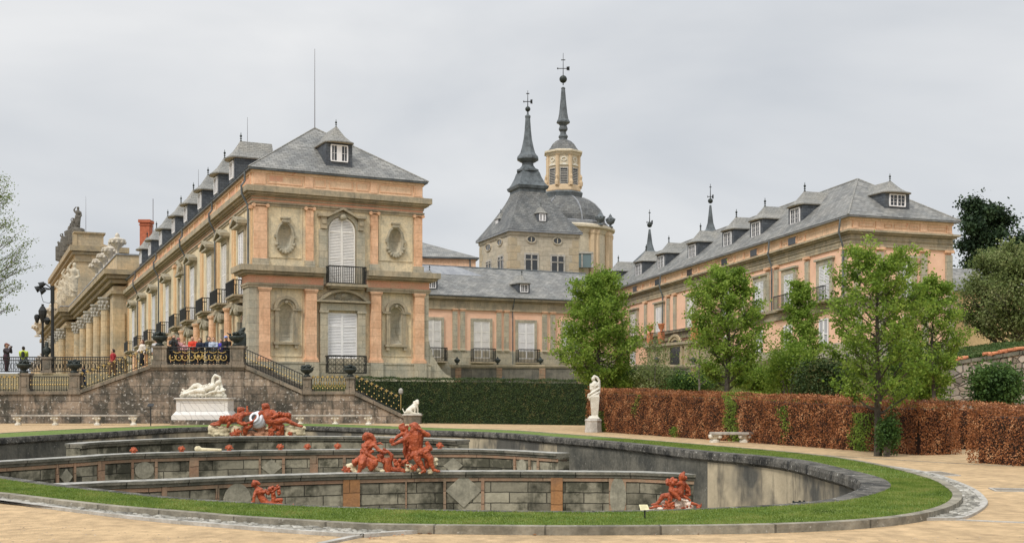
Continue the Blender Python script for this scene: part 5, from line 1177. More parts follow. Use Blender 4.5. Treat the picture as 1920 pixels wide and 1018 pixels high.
for k in range(8):
    a = math.pi/8+k*math.pi/4; R_ = apo/math.cos(math.pi/8)
    if math.sin(a) > .6: continue
    m = MB(); m.lathe((dc.x+R_*math.cos(a), dc.y+R_*math.sin(a), 0), [(.38, Zd(353)), (.38, Zd(350)), (.26, Zd(349)), (.26, Zd(298)), (.34, Zd(296))], 8)
    m.lathe((dc.x+(R_+.35)*math.cos(a), dc.y+(R_+.35)*math.sin(a), Zd(352)), [(.25, 0), (.28, .5), (.12, .9), (.2, 1.3), (.03, 1.7)], 6); m.build('lantern_column', OCH, dome)
dl('lantern_roof', [(29, 286), (24, 279), (20, 272), (14, 266), (8, 263)], SLATET, 8)
dl('spire_neck', [(8, 264), (7.5, 260), (9, 258), (9, 256), (6, 252), (5.5, 248), (8.5, 244), (8.5, 241), (6.5, 236), (9, 233), (12.8, 231), (12.8, 229)], LEAD, 10)
dl('spire', [(12, 229), (9.5, 224), (7.5, 212), (5.5, 192), (3.5, 168), (4, 166), (2, 164)], LEAD, 8)
m = MB(); m.ball((dc.x, dc.y, Zd(149)), 7.2*px_, 16, 10); m.build('ball', BRONZE, dome, smooth=True)
cross(cd2, Zd(160), Zd(100), DY, dome, 113, 129, .62)
for px, ys, lb in ((1218, (470, 428, 422, 393), 'small dark needle spire with ball and cross, left of two above the right roof'), (1332, (430, 383, 377, 345), 'small dark needle spire with ball and cross, right of two above the right roof')):
    Y = 165; c = P(px, 0, Y); t = thing('needle_spire', lb, 'spire', (c.x, c.y, 0), 'needle spires behind the right wing'); z = lambda y: P(0, y, Y).z
    m = MB(); m.box(c.x-2, c.x+2, c.y-2, c.y+2, 0, z(ys[0]+22)); m.build('turret', CREAMW, t)
    m = MB(); m.lathe((c.x, c.y, 0), [(2.6, z(ys[0]+22)), (.7, z(ys[0])), (.42, z(ys[0]-12)), (.14, z(ys[1]+2))], 8, math.pi/8); m.build('spire', LEAD, t)
    m = MB(); m.ball((c.x, c.y, z(ys[2])), .36, 12, 8); m.build('ball', BRONZE, t, smooth=True); cross(Vector((c.x, c.y)), z(ys[2]), z(ys[3]), Y, t, ys[3]+6, ys[3]+24, .3)
# low orange block
lb_ = thing('church_annex', 'plain orange block with a low slate hip roof behind the gallery', 'building', P(840, 744, 137)); Y = 137
FA = Frame(P(760, 0, 137).to_2d(), (.985, .17)); uA = FA.u(892); z0, z1 = FA.z(880, 530), FA.z(880, 486)
aq = [FA.p(0, 0, 0).to_2d(), FA.p(uA, 0, 0).to_2d(), FA.p(uA, -14, 0).to_2d(), FA.p(0, -14, 0).to_2d()]
m = MB(); slab(m, aq, 2, z1, 0); m.build('wall', ORANGE, lb_); m = MB(); slab(m, aq, z1, z1+.15, .35); m.build('gutter', LEAD, lb_)
q = offset(ccw(aq), .4); E = [(p.x, p.y, z1+.15) for p in q]; r1 = FA.p(1.0, -7, FA.z(800, 449, -7)); r2 = FA.p(uA-7.2, -7, FA.z(800, 449, -7))
m = MB(); m.face([E[0], E[1], r2, r1]); m.face([E[1], E[2], r2]); m.face([E[2], E[3], r1, r2]); m.face([E[3], E[0], r1]); m.build('roof', SLATE, lb_)
m = MB(); u = FA.u(881); m.tube([FA.p(u, .1, z1), FA.p(u, .1, z0-3)], .08, 5); m.build('downpipe', LEAD, lb_)
# far house at the right edge
hs = thing('garden_house', 'small cream house with a slate roof half hidden behind the right-hand bush', 'house', P(1850, 660, 92)); FH = Frame(P(1788, 0, 96).to_2d(), (.97, .25))
hq = [FH.p(0, 0, 0).to_2d(), FH.p(12, 0, 0).to_2d(), FH.p(12, -7, 0).to_2d(), FH.p(0, -7, 0).to_2d()]; z1 = FH.z(1800, 546)
m = MB(); slab(m, hq, 3, z1, 0); m.build('wall', M('yellow_wall', (.70, .50, .26), (.6, .42, .22), .5, streak=.2), hs); m = MB()
q = offset(ccw(hq), .4); r1 = FH.p(-.4, -3.5, z1+2.3); r2 = FH.p(12.4, -3.5, z1+2.3); E = [FH.p(-.4, .4, z1), FH.p(12.4, .4, z1), FH.p(12.4, -7.4, z1), FH.p(-.4, -7.4, z1)]
m.face([E[0], E[1], r2, r1]); m.face([E[2], E[3], r1, r2]); m.face([E[1], E[2], r2]); m.face([E[3], E[0], r1]); m.build('roof', SLATE, hs)
m = MB(); m.fbox(FH, 6.0, 7.2, 0, .06, z1-3.2, z1-1.4); r_ = m.build('window', GLASS, hs)
# ------------------------------------------------------------------ the double staircase
SY = 75.0; SF = Frame((0, SY), (1, 0), (0, -1)); sx_ = lambda px, Y=SY: (px-CX)*Y/FL; szz = lambda py, Y=SY: EYE+(HY-py)*Y/FL
st = thing('garden_staircase', 'weathered lichen-spotted double stone staircase with a central landing and gilded iron railings', 'staircase', (sx_(370), SY, SANDZ))
zL, zM, zE = szz(683), szz(733), szz(778); xs = lambda *a: [sx_(p) for p in a]
m = MB(); x0, x1 = xs(284, 457); m.box(x0, x1, SY-.0, 84, -.3, zL-.25); m.build('landing_wall', STAIR, st)
m = MB(); x0, x1 = xs(281, 460); m.box(x0, x1, SY-.2, 84, zL-.18, zL); m.box(x0+.08, x1-.08, SY-.1, 84, zL-.32, zL-.181); m.build('landing_cornice', STAIRT, st)
def slopewall(pxa, pya, pxb, pyb, y0, y1, name, mat, par, z_low=-.3, dz=.0):
    m = MB(); xa, xb, za_, zb_ = sx_(pxa), sx_(pxb), szz(pya)-dz, szz(pyb)-dz
    m.hexa([(xa, y0, z_low), (xb, y0, z_low), (xb, y0, zb_), (xa, y0, za_)], [(xa, y1, z_low), (xb, y1, z_low), (xb, y1, zb_), (xa, y1, za_)]); return m.build(name, mat, par)
def slopecap(pxa, pya, pxb, pyb, y0, y1, name, mat, par, th=.22):
    m = MB(); xa, xb, za_, zb_ = sx_(pxa), sx_(pxb), szz(pya), szz(pyb)
    m.hexa([(xa, y0, za_-th), (xb, y0, zb_-th), (xb, y0, zb_), (xa, y0, za_)], [(xa, y1, za_-th), (xb, y1, zb_-th), (xb, y1, zb_), (xa, y1, za_)]); return m.build(name, mat, par)
slopewall(150, 732, 284, 684, SY+.05, SY+.5, 'flight_wall', STAIR, st, dz=.22); slopecap(150, 731, 283, 684, SY-.08, SY+.55, 'sloping_coping', STAIRT, st)
slopewall(457, 684, 567, 733, SY+.05, SY+.5, 'flight_wall', STAIR, st, dz=.22); slopecap(458.5, 684, 567, 732, SY-.08, SY+.55, 'sloping_coping', STAIRT, st)
slopewall(665, 735, 757, 779, SY+.05, SY+.5, 'flight_wall', STAIR, st, dz=.22); slopecap(665, 734, 757, 778, SY-.08, SY+.55, 'sloping_coping', STAIRT, st)
x0, x1 = xs(-90, 150); m = MB(); m.box(x0, x1, SY+.02, 80.2, -.3, zM-.2); m.build('lower_landing_wall', STAIR, st); m = MB(); x0b, x1b = xs(567, 665); m.box(x0b, x1b, SY+.02, 80, -.3, zM-.2); m.build('lower_landing_wall', STAIR, st)
m = MB(); m.box(x0, x1+.05, SY-.1, 80.2, zM-.2, zM); m.build('lower_landing_coping', STAIRT, st); m = MB(); m.box(x0b-.05, x1b+.05, SY-.1, 80, zM-.2, zM); m.build('lower_landing_coping', STAIRT, st)
def steps(pxa, pya, pxb, pyb, y0, y1, n):
    m = MB(); xa, xb, za_, zb_ = sx_(pxa), sx_(pxb), szz(pya), szz(pyb)
    for k in range(n):
        a, b = xa+(xb-xa)*k/n, xa+(xb-xa)*(k+1)/n; z = za_+(zb_-za_)*(k+(1 if zb_ > za_ else 0))/n-.02
        m.box(min(a, b), max(a, b), y0, y1, -.3, z)
    return m.build('steps', STAIRT, st)
steps(150, 733, 284, 683, SY+.5, 79.4, 13); steps(457, 683, 567, 733, SY+.5, 79.4, 12); steps(665, 734, 757, 792, SY+.5, 79.4, 12)
def pierbox(m, px0, px1, py0, py1, y0, d=None):
    Y = y0; a, b = sx_(px0, Y), sx_(px1, Y); zt, zb_ = szz(py0, Y), szz(py1, Y); d = d or (b-a)
    m.box(a, b, y0, y0+d, zb_, zt-.14); m.box(a-.07, b+.07, y0-.07, y0+d+.07, zt-.14, zt); m.box(a-.06, b+.06, y0-.06, y0+d+.06, zb_, zb_+.15)
    m.box(a+.14, b-.14, y0-.03, y0, zb_+.28, zt-.3)
for a in ((287, 312, 648, 683.2), (431, 456, 648, 683.2), (568, 583, 706, 733.2), (649, 664, 706, 733.2), (36, 54, 699, 733.2), (130, 149, 699, 733.2)):
    m = MB(); pierbox(m, *a, SY-.02); m.build('pier', STAIRT, st)
m = MB(); pierbox(m, 79, 96, 669, 699, 80.2); m.build('upper_pier', STAIRT, st)
m = MB(); m.box(sx_(-90, 80.2), sx_(285, 80.2), 80.25, 80.9, 0, 3.2); m.build('upper_terrace_wall', M('ochre_render', (.40, .33, .19), (.26, .23, .15), 1, bump=.2, streak=.5), st)
# railings
def gold_rail(pxa, pya, pxb, pyb, h, Y, n, name='railing', stars=True, loops=False):
    xa, xb, za_, zb_ = sx_(pxa, Y), sx_(pxb, Y), szz(pya, Y), szz(pyb, Y); m = MB(); gm = MB()
    at = lambda f, dz: Vector((xa+(xb-xa)*f, Y, za_+(zb_-za_)*f+dz))
    for dz in (.08, h): m.tube([at(0, dz), at(1, dz)], .032 if dz > .5 else .025, 5)
    for k in range(n+1): f = k/n; m.tube([at(f, 0), at(f, h)], .02, 4, False)
    for k in range(n):
        f = (k+.5)/n
        if stars and k % 2 == 0:
            for dz in (h-.02,):
                c = at(f, dz); gm.tube([c+Vector((-.11, -.04, 0)), c+Vector((.11, -.04, 0))], .03, 5); gm.tube([c+Vector((0, -.04, -.11)), c+Vector((0, -.04, .11))], .03, 5)
            gm.ball(at(f, .18)+Vector((0, -.04, 0)), .05, 6, 4)
        elif loops:
            c = at(f, h*.5); gm.tube([c+Vector((.10*math.cos(a), -.03, .2*math.sin(a))) for a in [2*math.pi*j/10 for j in range(11)]], .022, 4, False); gm.ball(c+Vector((0, -.03, .3)), .045, 5, 4)
        else: gm.ball(at(f, h*.45)+Vector((0, -.03, 0)), .05, 6, 4); gm.ball(at(f, h*.75)+Vector((0, -.03, 0)), .035, 6, 4)
    r = m.build(name, IRON, st); gm.build('gilding', GOLD, r); return r
gold_rail(152, 730, 283, 682, 1.02, SY+.1, 26); gold_rail(459, 683, 567, 731, 1.0, SY+.1, 22, stars=False); gold_rail(667, 734, 750, 774, 1.02, SY+.1, 18)
gold_rail(585, 733, 648, 733, .92, SY+.1, 14, loops=True); gold_rail(56, 733, 129, 733, .92, SY+.1, 16, stars=False); gold_rail(-90, 733, 35, 733, .92, SY+.1, 26, stars=True)
# landing balustrade with gilded wreaths and swags
xa, xb = sx_(314), sx_(430); m = MB(); gm = MB(); zr0, zr1 = zL+.03, szz(651)
for z in (zr0+.05, zr1): m.tube([(xa, SY+.1, z), (xb, SY+.1, z)], .04, 5)
m.box(xa, xb, SY+.07, SY+.12, zr1-.2, zr1-.15)
for k in range(37): x = xa+(xb-xa)*k/36; m.tube([(x, SY+.1, zr0), (x, SY+.1, zr1)], .022, 4, False)
for k, px in enumerate((323, 335, 347, 359, 372, 386, 396.5, 408, 419)):
    c = Vector((sx_(px), SY+.04, szz(670)))
    if px == 372:
        for s in (-1, 1):
            for q_ in range(3): gm.tube([c+Vector((s*(.05+.1*q_), 0, -.15+.1*q_)), c+Vector((s*(.22), 0, .0+.12*q_))], .04, 5)
        gm.ball(c+Vector((0, 0, .05)), .12, 8, 5); continue
    gm.tube([c+Vector((.19*math.cos(a), 0, .19*math.sin(a))) for a in [math.radians(130+280*j/12) for j in range(13)]], .035, 5); gm.ball(c, .045, 6, 5)
for k in range(6):
    x = xa+.35+k*(xb-xa-.5)/6; gm.tube([(x+.5*j/6, SY+.04, szz(659)-.09*math.sin(math.pi*j/6)) for j in range(7)], .03, 5)
r_ = m.build('landing_balustrade', IRON, st); gm.build('gilding', GOLD, r_)
# upper terrace railing
m = MB(); Y = 80.3; z0, z1 = szz(697.5, Y), szz(669.5, Y)
for z in (z0+.05, z1, z1-.22): m.tube([(sx_(-60, Y), Y, z), (sx_(232, Y), Y, z)], .035, 5)
for k in range(90): x = sx_(-60, Y)+(sx_(232, Y)-sx_(-60, Y))*k/89; m.tube([(x, Y, z0), (x, Y, z1)], .022, 4, False)
for k in range(44): c = Vector((sx_(-60, Y)+(sx_(232, Y)-sx_(-60, Y))*(k+.5)/44, Y-.02, (z0+z1)/2-.1)); m.tube([c+Vector((.11*math.cos(a), 0, .24*math.sin(a))) for a in [2*math.pi*j/10 for j in range(11)]], .018, 4, False)
m.build('upper_railing', IRON, st)
# bronze vases on the piers
def basket(c, s, seed=0):
    m = MB(); m.lathe(c, [(.28*s, 0), (.28*s, .08*s), (.16*s, .16*s), (.20*s, .24*s), (.42*s, .38*s), (.52*s, .55*s), (.48*s, .62*s)], 12); rg = random.Random(seed)
    for k in range(26):
        a = rg.uniform(0, 6.28); r = rg.uniform(0, .42)*s; p = Vector((c[0]+r*math.cos(a), c[1]+r*math.sin(a), c[2]+(.62+rg.uniform(0, .25)*(1-r/s))*s)); m.ball(p, rg.uniform(.06, .12)*s, 6, 4)
        if k % 3 == 0: m.cap(p, .06*s, p+Vector((math.cos(a)*.2*s, math.sin(a)*.2*s, .1*s)), .03*s, 5)
    return m
VB = [(299.5, 648, SY+.3, 1.0, 'left pier of the upper landing, beside the watching people'), (443.5, 648, SY+.3, 1.0, 'right pier of the upper landing, beside the pavilion corner'), (575.5, 706, SY+.25, .85, 'pier at the foot of the right upper flight'), (656.5, 706, SY+.25, .85, 'pier above the lowest right flight, next to the hedge'), (45, 699, SY+.3, .95, 'pier near the left edge of the picture'), (139.5, 699, SY+.3, .95, 'pier at the foot of the left flight')]
for i, (px, py, Y, s, d) in enumerate(VB):
    c = P(px, py, Y); basket(c, s, i).build('flower_vase', BRONZE, None, smooth=True, label='dark bronze basket vase on the '+d, cat='vase', group='bronze vases on the staircase piers', loc=c)
c = P(87.5, 669, 80.8); m = MB(); m.lathe(c, [(.2, 0), (.1, .1), (.28, .3), (.3, .55), (.12, .7), (.14, .9), (.05, 1.05)], 10); m.build('terrace_urn', BRONZE, None, smooth=True, label='small dark urn on the pier between the two lamp posts', cat='urn', loc=c)
# tall dark arched sculpture behind the right landing vase
c = P(452, 683, 79); m = MB(); m.chain([(c+Vector((-.12, 0, 0)), .18), (c+Vector((-.12, 0, 1.6)), .2), (c+Vector((.0, 0, 2.2)), .2), (c+Vector((.2, 0, 2.4)), .12)]); m.chain([(c+Vector((.22, 0, .0)), .14), (c+Vector((.24, 0, 2.0)), .12)])
m.build('bronze_statue', BRONZE, None, remesh=.06, label='tall dark bronze shape rising behind the vase at the pavilion corner', cat='statue', loc=c)
# ------------------------------------------------------------------ lamps
lp = thing('floodlight_mast', 'tall thin black mast with a cluster of floodlights leaning left at its top', 'lamp post', P(98, 699, 80.7))
m = MB(); b = P(98.5, 699, 80.7); tp = P(98.5, 536, 80.7); m.tube([b, (b.x, b.y, b.z+1.2), (b.x, b.y, tp.z)], [.15, .13, .09], 8); m.tube([(tp.x, tp.y, tp.z-1.2), (tp.x, tp.y, tp.z)], .14, 8); m.build('mast', IRON, lp)
for dx, dz in ((-.45, .0), (-.75, .15), (-.5, .42)):
    c = tp+Vector((dx, -.1, dz-.25)); m = MB(); m.tube([c, c+Vector((-.32, -.1, -.18))], [.13, .24], 10); m.tube([c, tp+Vector((0, 0, -.25))], .04, 5); m.build('floodlight', IRON, lp)
m = MB(); m.tube([tp+Vector((-.8, -.1, -.4)), tp+Vector((-.6, -.1, -1.1)), tp+Vector((-.2, -.05, -1.2)), tp+Vector((0, 0, -.9))], .02, 4); m.build('cable', IRON, lp)
lp = thing('lantern_post', 'black post with a clustered antique lantern head, left of the tall floodlight mast', 'lamp post', P(80, 699, 80.7))
b = P(80, 699, 80.7); tp = P(80, 603, 80.7); m = MB(); m.tube([b, (b.x, b.y, b.z+1), tp], [.14, .1, .08], 8); m.build('post', IRON, lp)
m = MB(); m.lathe(tp, [(.08, -.1), (.16, .1), (.28, .5), (.30, .75), (.16, 1.0), (.08, 1.1), (.1, 1.2)], 8); m.lathe(tp+Vector((-.35, -.1, -.1)), [(.08, 0), (.2, .35), (.19, .5), (.08, .6)], 8); m.lathe(tp+Vector((.3, 0, -.2)), [(.1, 0), (.25, .3), (.1, .5)], 8); m.build('lantern', IRON, lp)
lp = thing('lantern_post', 'small pale lantern on a short gilded stem above the marble lion', 'lamp post', P(751, 765, SY+1)); b = P(751.5, 768, SY+1)
m = MB(); m.tube([b, b+Vector((0, 0, 1.0))], .04, 6); m.build('stem', GOLD, lp); m = MB(); m.lathe(b+Vector((0, 0, 1.0)), [(.08, 0), (.15, .1), (.15, .28), (.05, .4)], 8); m.build('lantern', MARBLEG, lp)
# ------------------------------------------------------------------ benches and signs
def bench(pxa, pxb, pyt, pyb, legs, label, dep=.45, slope=0):
    Y = (EYE-SANDZ)*FL/(pyb-HY); xa, xb = sx_(pxa, Y), sx_(pxb, Y); zt = szz(pyt, Y); t = thing('stone_bench', label, 'bench', ((xa+xb)/2, Y, SANDZ), 'backless stone benches on scroll legs')
    m = MB(); m.box(xa, xb, Y-.05, Y+dep, zt-.075, zt); m.box(xa+.03, xb-.03, Y-.02, Y+dep-.03, zt-.1, zt-.076); m.build('seat', MARBLEG, t)
    for px in legs:
        x = sx_(px, Y); m = MB(); c = (x, Y+dep/2, SANDZ); h = zt-.1-SANDZ
        m.lathe(c, [(.20, 0), (.20, .07), (.11, .14), (.12, h*.45), (.2, h*.75), (.17, h*.85), (.24, h*.92), (.24, h)], 10); m.ball((x-.17, Y+.08, SANDZ+h*.78), .09, 8, 6); m.ball((x+.17, Y+.08, SANDZ+h*.78), .09, 8, 6); m.build('leg', MARBLE, t)
bench(21, 257, 777.5, 797, (31, 101, 180, 248), 'very long pale stone bench on four scroll legs below the left stairs')
bench(540, 696, 777.5, 796, (562, 628, 690), 'long stone bench half hidden behind the red reclining fountain figures')
bench(1334, 1413, 810, 829.5, (1342, 1398), 'short stone bench on two scroll legs against the red-brown hedge')
t = thing('sign', 'small dark tilted information sign on a thin post by the left lawn edge', 'sign', P(282.5, 797, 66)); b = P(282.5, 798, 66); h = 38*66/FL
m = MB(); m.box(b.x-.025, b.x+.025, b.y-.02, b.y+.02, b.z, b.z+h-.02); m.build('post', IRON, t); m = MB(); m.hexa([(b.x-.17, b.y-.1, b.z+h-.06), (b.x+.17, b.y-.1, b.z+h-.06), (b.x+.17, b.y+.1, b.z+h+.08), (b.x-.17, b.y+.1, b.z+h+.08)], [(b.x-.17, b.y-.1, b.z+h-.03), (b.x+.17, b.y-.1, b.z+h-.03), (b.x+.17, b.y+.1, b.z+h+.11), (b.x-.17, b.y+.1, b.z+h+.11)]); m.build('board', IRON, t)
Y = EYE*FL/(972-HY); b = P(1209, 972, Y); t = thing('sign', 'small cream tilted sign on a dark stake in the front lawn', 'sign', b)
m = MB(); m.box(b.x-.010, b.x+.010, b.y-.01, b.y+.01, 0, .165); m.build('post', IRON, t)
m = MB(); q = [P(1198, 945.5, Y+.0), P(1214, 945.5, Y+.0), P(1217.5, 955, Y-.05), P(1201, 956, Y-.05)]; m.hexa(q, [p+Vector((0, .012, .0)) for p in q]); bd = m.build('board', flat('sign_cream', (.72, .66, .40), .5), t)
m = MB()
for k in range(4):
    f = (k+1)/5; a = q[0].lerp(q[3], f).lerp(q[1].lerp(q[2], f), .12); b2 = q[0].lerp(q[3], f).lerp(q[1].lerp(q[2], f), .88 if k != 3 else .6); dv = Vector((0, -.002, .0015)); m.face([a-dv*0+Vector((0, -.002, -.0015)), b2+Vector((0, -.002, -.0015)), b2+Vector((0, -.002, .0015)), a+Vector((0, -.002, .0015))])
m.build('lettering', flat('sign_ink', (.30, .27, .18), .8), bd)
# iron valve on the right rim
t = MB(); c = P(1497, 941, 18.8); t.tube([c+Vector((-.07, 0, 0)), c+Vector((.22, 0, .0))], .012, 6); t.tube([c+Vector((.02, 0, -.03)), c+Vector((.02, 0, .03))], .02, 6); t.tube([c+Vector((-.08, 0, -.025)), c+Vector((-.08, 0, .025))], .016, 6); t.tube([c+Vector((.09, 0, -.02)), c+Vector((.09, 0, .03))], .016, 6)
t.build('water_valve', BRONZE, None, label='rusty iron valve on the near right basin rim', cat='valve', loc=c)

# ------------------------------------------------------------------ sculpture
class Sc:
    """sculpture drawn in a scaled crop of the photo, with real depth d (m, + = towards the viewer)"""
    def __init__(s, ox, oy, sc, Y): s.ox, s.oy, s.sc, s.Y = ox, oy, sc, Y; s.k = Y/FL/sc
    def p(s, x, y, d=0): return P(s.ox+x/s.sc, s.oy+y/s.sc, s.Y)+Vector((0, -d, 0))
    def ch(s, m, *pts): m.chain([(s.p(x, y, d), r*s.k) for x, y, r, d in pts])
    def b(s, m, x, y, r, d=0, sc=(1, 1, 1)): m.ball(s.p(x, y, d), r*s.k, 10, 8, sc)
def face(S, m, x, y, r, d, look=-1):      # head with nose, brow, chin and ear turned towards look
    S.b(m, x, y, r, d, (.88, .95, 1.1)); S.b(m, x+look*r*.82, y+r*.1, r*.20, d+r*S.k*.3); S.b(m, x+look*r*.55, y+r*.75, r*.34, d+r*S.k*.2); S.b(m, x+look*r*.62, y-r*.25, r*.26, d+r*S.k*.35)
    S.b(m, x-look*r*.35, y+r*.05, r*.18, d+r*S.k*.8); S.b(m, x+look*r*.78, y+r*.42, r*.15, d+r*S.k*.3)
def hand(S, m, x, y, d, ang, s, wrist=None):    # palm, four fingers and a thumb
    c, q = math.cos(ang), math.sin(ang); S.b(m, x, y, s, d, (1, .6, 1))
    for k, ln in enumerate((1.7, 2.1, 2.0, 1.6)):
        o = (k-1.5)*.48; bx, by = x-q*o*s*.9, y+c*o*s*.9; S.ch(m, (bx, by, s*.3, d), (bx+c*s*ln*.7, by+q*s*ln*.7, s*.26, d+.02), (bx+c*s*ln, by+q*s*ln+s*.15, s*.2, d))
    S.ch(m, (x-q*s*.8, y+c*s*.8, s*.32, d), (x-q*s*1.3+c*s*.8, y+c*s*1.3+q*s*.8, s*.24, d+.02))
def folds(S, m, x0, y0, x1, y1, n, r, amp, d, seed):
    rg = random.Random(seed)
    for k in range(n):
        f = k/(n-1); x, y = x0+(x1-x0)*f, y0+(y1-y0)*f; S.ch(m, (x+rg.uniform(-amp, amp)*.3, y-amp, r, d+rg.uniform(0, .05)), (x+rg.uniform(-amp, amp)*.5, y, r*1.1, d+rg.uniform(.02, .08)), (x+rg.uniform(-amp, amp), y+amp, r*.8, d))
def rock(S, m, pts, seed=0, d=0):
    rg = random.Random(seed)
    for x, y, r in pts:
        S.b(m, x, y, r, d, (1, .8, .8))
        for k in range(5): a = rg.uniform(0, 6.28); S.b(m, x+r*.7*math.cos(a), y+r*.5*math.sin(a), r*rg.uniform(.35, .6), d+rg.uniform(-.1, .2), (1.2, .8, .7))
def crab(S, m, x, y, r, d, seed=0):
    rg = random.Random(seed); S.b(m, x, y, r*.65, d, (1, .8, .9))
    for k in range(8): a = 2*math.pi*k/8+rg.uniform(-.2, .2); S.ch(m, (x, y, r*.3, d), (x+r*.8*math.cos(a), y+r*.7*math.sin(a), r*.22, d+.03), (x+r*1.15*math.cos(a+.3), y+r*1.0*math.sin(a+.3), r*.1, d))
# G1: reclining pair on the far rim
S = Sc(380, 740, 8.727, 60.2); t = thing('fountain_group', 'red reclining pair either side of a white jar, on the far basin rim', 'fountain sculpture', S.p(900, 620), 'red fountain sculpture groups')
m = MB(); face(S, m, 620, 250, 46, .15, -1); S.ch(m, (600, 225, 30, .1), (660, 235, 34, .0)); S.ch(m, (645, 285, 28, .1), (650, 320, 62, .1), (570, 370, 66, .15), (470, 410, 62, .15), (400, 410, 58, .15))
S.ch(m, (400, 400, 52, .2), (335, 395, 44, .3), (300, 480, 28, .3), (210, 490, 20, .3), (160, 482, 16, .3)); S.ch(m, (380, 430, 48, .1), (300, 440, 36, .1), (235, 460, 24, .1), (165, 470, 16, .15)); S.ch(m, (460, 460, 34, .3), (430, 520, 22, .3))
S.ch(m, (690, 310, 30, .1), (740, 290, 26, .1), (735, 235, 20, .1)); hand(S, m, 735, 212, .1, -1.57, 17); S.ch(m, (700, 320, 30, .2), (770, 305, 24, .1), (820, 310, 18, 0)); S.ch(m, (660, 350, 34, .35), (620, 440, 30, .4), (680, 480, 26, .45), (830, 450, 20, .45)); hand(S, m, 845, 447, .45, -.2, 15)
folds(S, m, 340, 400, 640, 380, 9, 20, 45, .3, 1); S.ch(m, (560, 320, 24, .3), (560, 390, 26, .35), (640, 400, 24, .35))
S.ch(m, (700, 470, 40, .3), (760, 540, 36, .35), (830, 500, 28, .4)); S.ch(m, (720, 560, 44, .25), (710, 620, 40, .2))
face(S, m, 1030, 190, 50, .2, -1); S.ch(m, (1000, 165, 26, .15), (1060, 175, 40, .1), (1080, 230, 28, .05)); S.ch(m, (1045, 240, 34, .15), (1060, 290, 70, .15), (1080, 350, 82, .2), (1110, 420, 74, .2))
S.ch(m, (975, 290, 40, .2), (930, 330, 30, .35), (880, 410, 24, .45), (840, 440, 20, .5)); hand(S, m, 835, 442, .5, 2.6, 16); S.ch(m, (960, 300, 30, .1), (880, 300, 22, 0), (800, 300, 18, -.05)); S.ch(m, (1150, 280, 44, .15), (1235, 330, 34, .3), (1180, 360, 28, .45)); hand(S, m, 1170, 362, .48, 3.1, 18)
S.ch(m, (1130, 430, 62, .25), (1260, 430, 54, .35), (1380, 405, 44, .35), (1480, 460, 34, .3), (1570, 495, 26, .3), (1640, 512, 22, .35)); S.ch(m, (1180, 360, 46, .0), (1300, 345, 52, .0), (1410, 335, 46, 0), (1420, 385, 28, 0)); folds(S, m, 1250, 320, 1420, 340, 5, 18, 32, .1, 2); folds(S, m, 1100, 450, 1320, 560, 8, 24, 60, .25, 3); S.ch(m, (1280, 480, 40, .2), (1300, 560, 46, .2), (1310, 640, 36, .15))
crab(S, m, 600, 610, 70, .5, 1); crab(S, m, 520, 640, 40, .55, 2); crab(S, m, 1160, 580, 50, .5, 3); crab(S, m, 1150, 640, 50, .5, 4); crab(S, m, 1465, 630, 42, .55, 5); crab(S, m, 1270, 620, 40, .5, 6)
m.build('figures', RED, t, remesh=.020, disp=(.11, .05))
m = MB(); c = S.p(905, 400, .15); R3 = Matrix.Rotation(R(68), 4, 'X') @ Matrix.Rotation(R(-20), 4, 'Y'); mm = MB(); k_ = S.k
mm.lathe((0, 0, 0), [(40*k_, -150*k_), (120*k_, -130*k_), (145*k_, -40*k_), (142*k_, 10*k_), (118*k_, 30*k_), (122*k_, 42*k_), (95*k_, 60*k_), (72*k_, 62*k_), (70*k_, 85*k_), (88*k_, 95*k_), (88*k_, 105*k_), (52*k_, 105*k_), (45*k_, 60*k_)], 24)
mm.v = [tuple(c+(R3 @ Vector(v))) for v in mm.v]; mm.build('jar', flat('white_lead', (.80, .82, .84), .35), t, smooth=True)
mm = MB(); mm.lathe((0, 0, 0), [(46*k_, 96*k_), (46*k_, 104*k_)], 20); mm.v = [tuple(c+(R3 @ Vector(v))) for v in mm.v]; mm.build('jar_mouth', IRON, t)
m = MB(); rock(S, m, [(180, 560, 95), (330, 580, 100), (520, 560, 85), (620, 560, 60), (200, 630, 80), (380, 650, 70), (1100, 540, 60), (1450, 560, 100), (1590, 590, 90), (1400, 640, 70), (1620, 640, 60), (1660, 540, 40)], 1, .05); m.build('rocks', CREAM, t, remesh=.03)
m = MB(); rock(S, m, [(900, 530, 70), (980, 560, 70), (800, 640, 70), (950, 640, 80), (1100, 640, 80), (1250, 640, 60), (700, 650, 60)], 2, .0); m.build('brown_rocks', TANR, t, remesh=.03)
# G2: big group on the lowest cascade step
Yc2 = arcC.Y(735)+.15; S = Sc(630, 780, 8.48, Yc2); t = thing('fountain_group', 'largest red group, seated woman reaching toward a standing man, on the lowest cascade step', 'fountain sculpture', S.p(900, 890), 'red fountain sculpture groups')
m = MB(); face(S, m, 475, 322, 60, .05, -1); S.ch(m, (490, 285, 36, 0), (560, 320, 48, -.05), (600, 370, 34, -.05), (630, 440, 24, 0)); S.ch(m, (515, 380, 34, 0), (520, 440, 80, 0), (500, 540, 66, 0), (470, 620, 84, 0))
S.b(m, 480, 470, 38, .1); S.b(m, 560, 475, 38, .1)
S.ch(m, (600, 440, 36, .05), (680, 530, 28, .12), (790, 575, 22, .15)); hand(S, m, 800, 568, .15, -.5, 18); S.ch(m, (440, 460, 36, .08), (510, 590, 30, .2), (620, 660, 24, .22), (700, 700, 20, .22)); hand(S, m, 712, 700, .22, .2, 17)
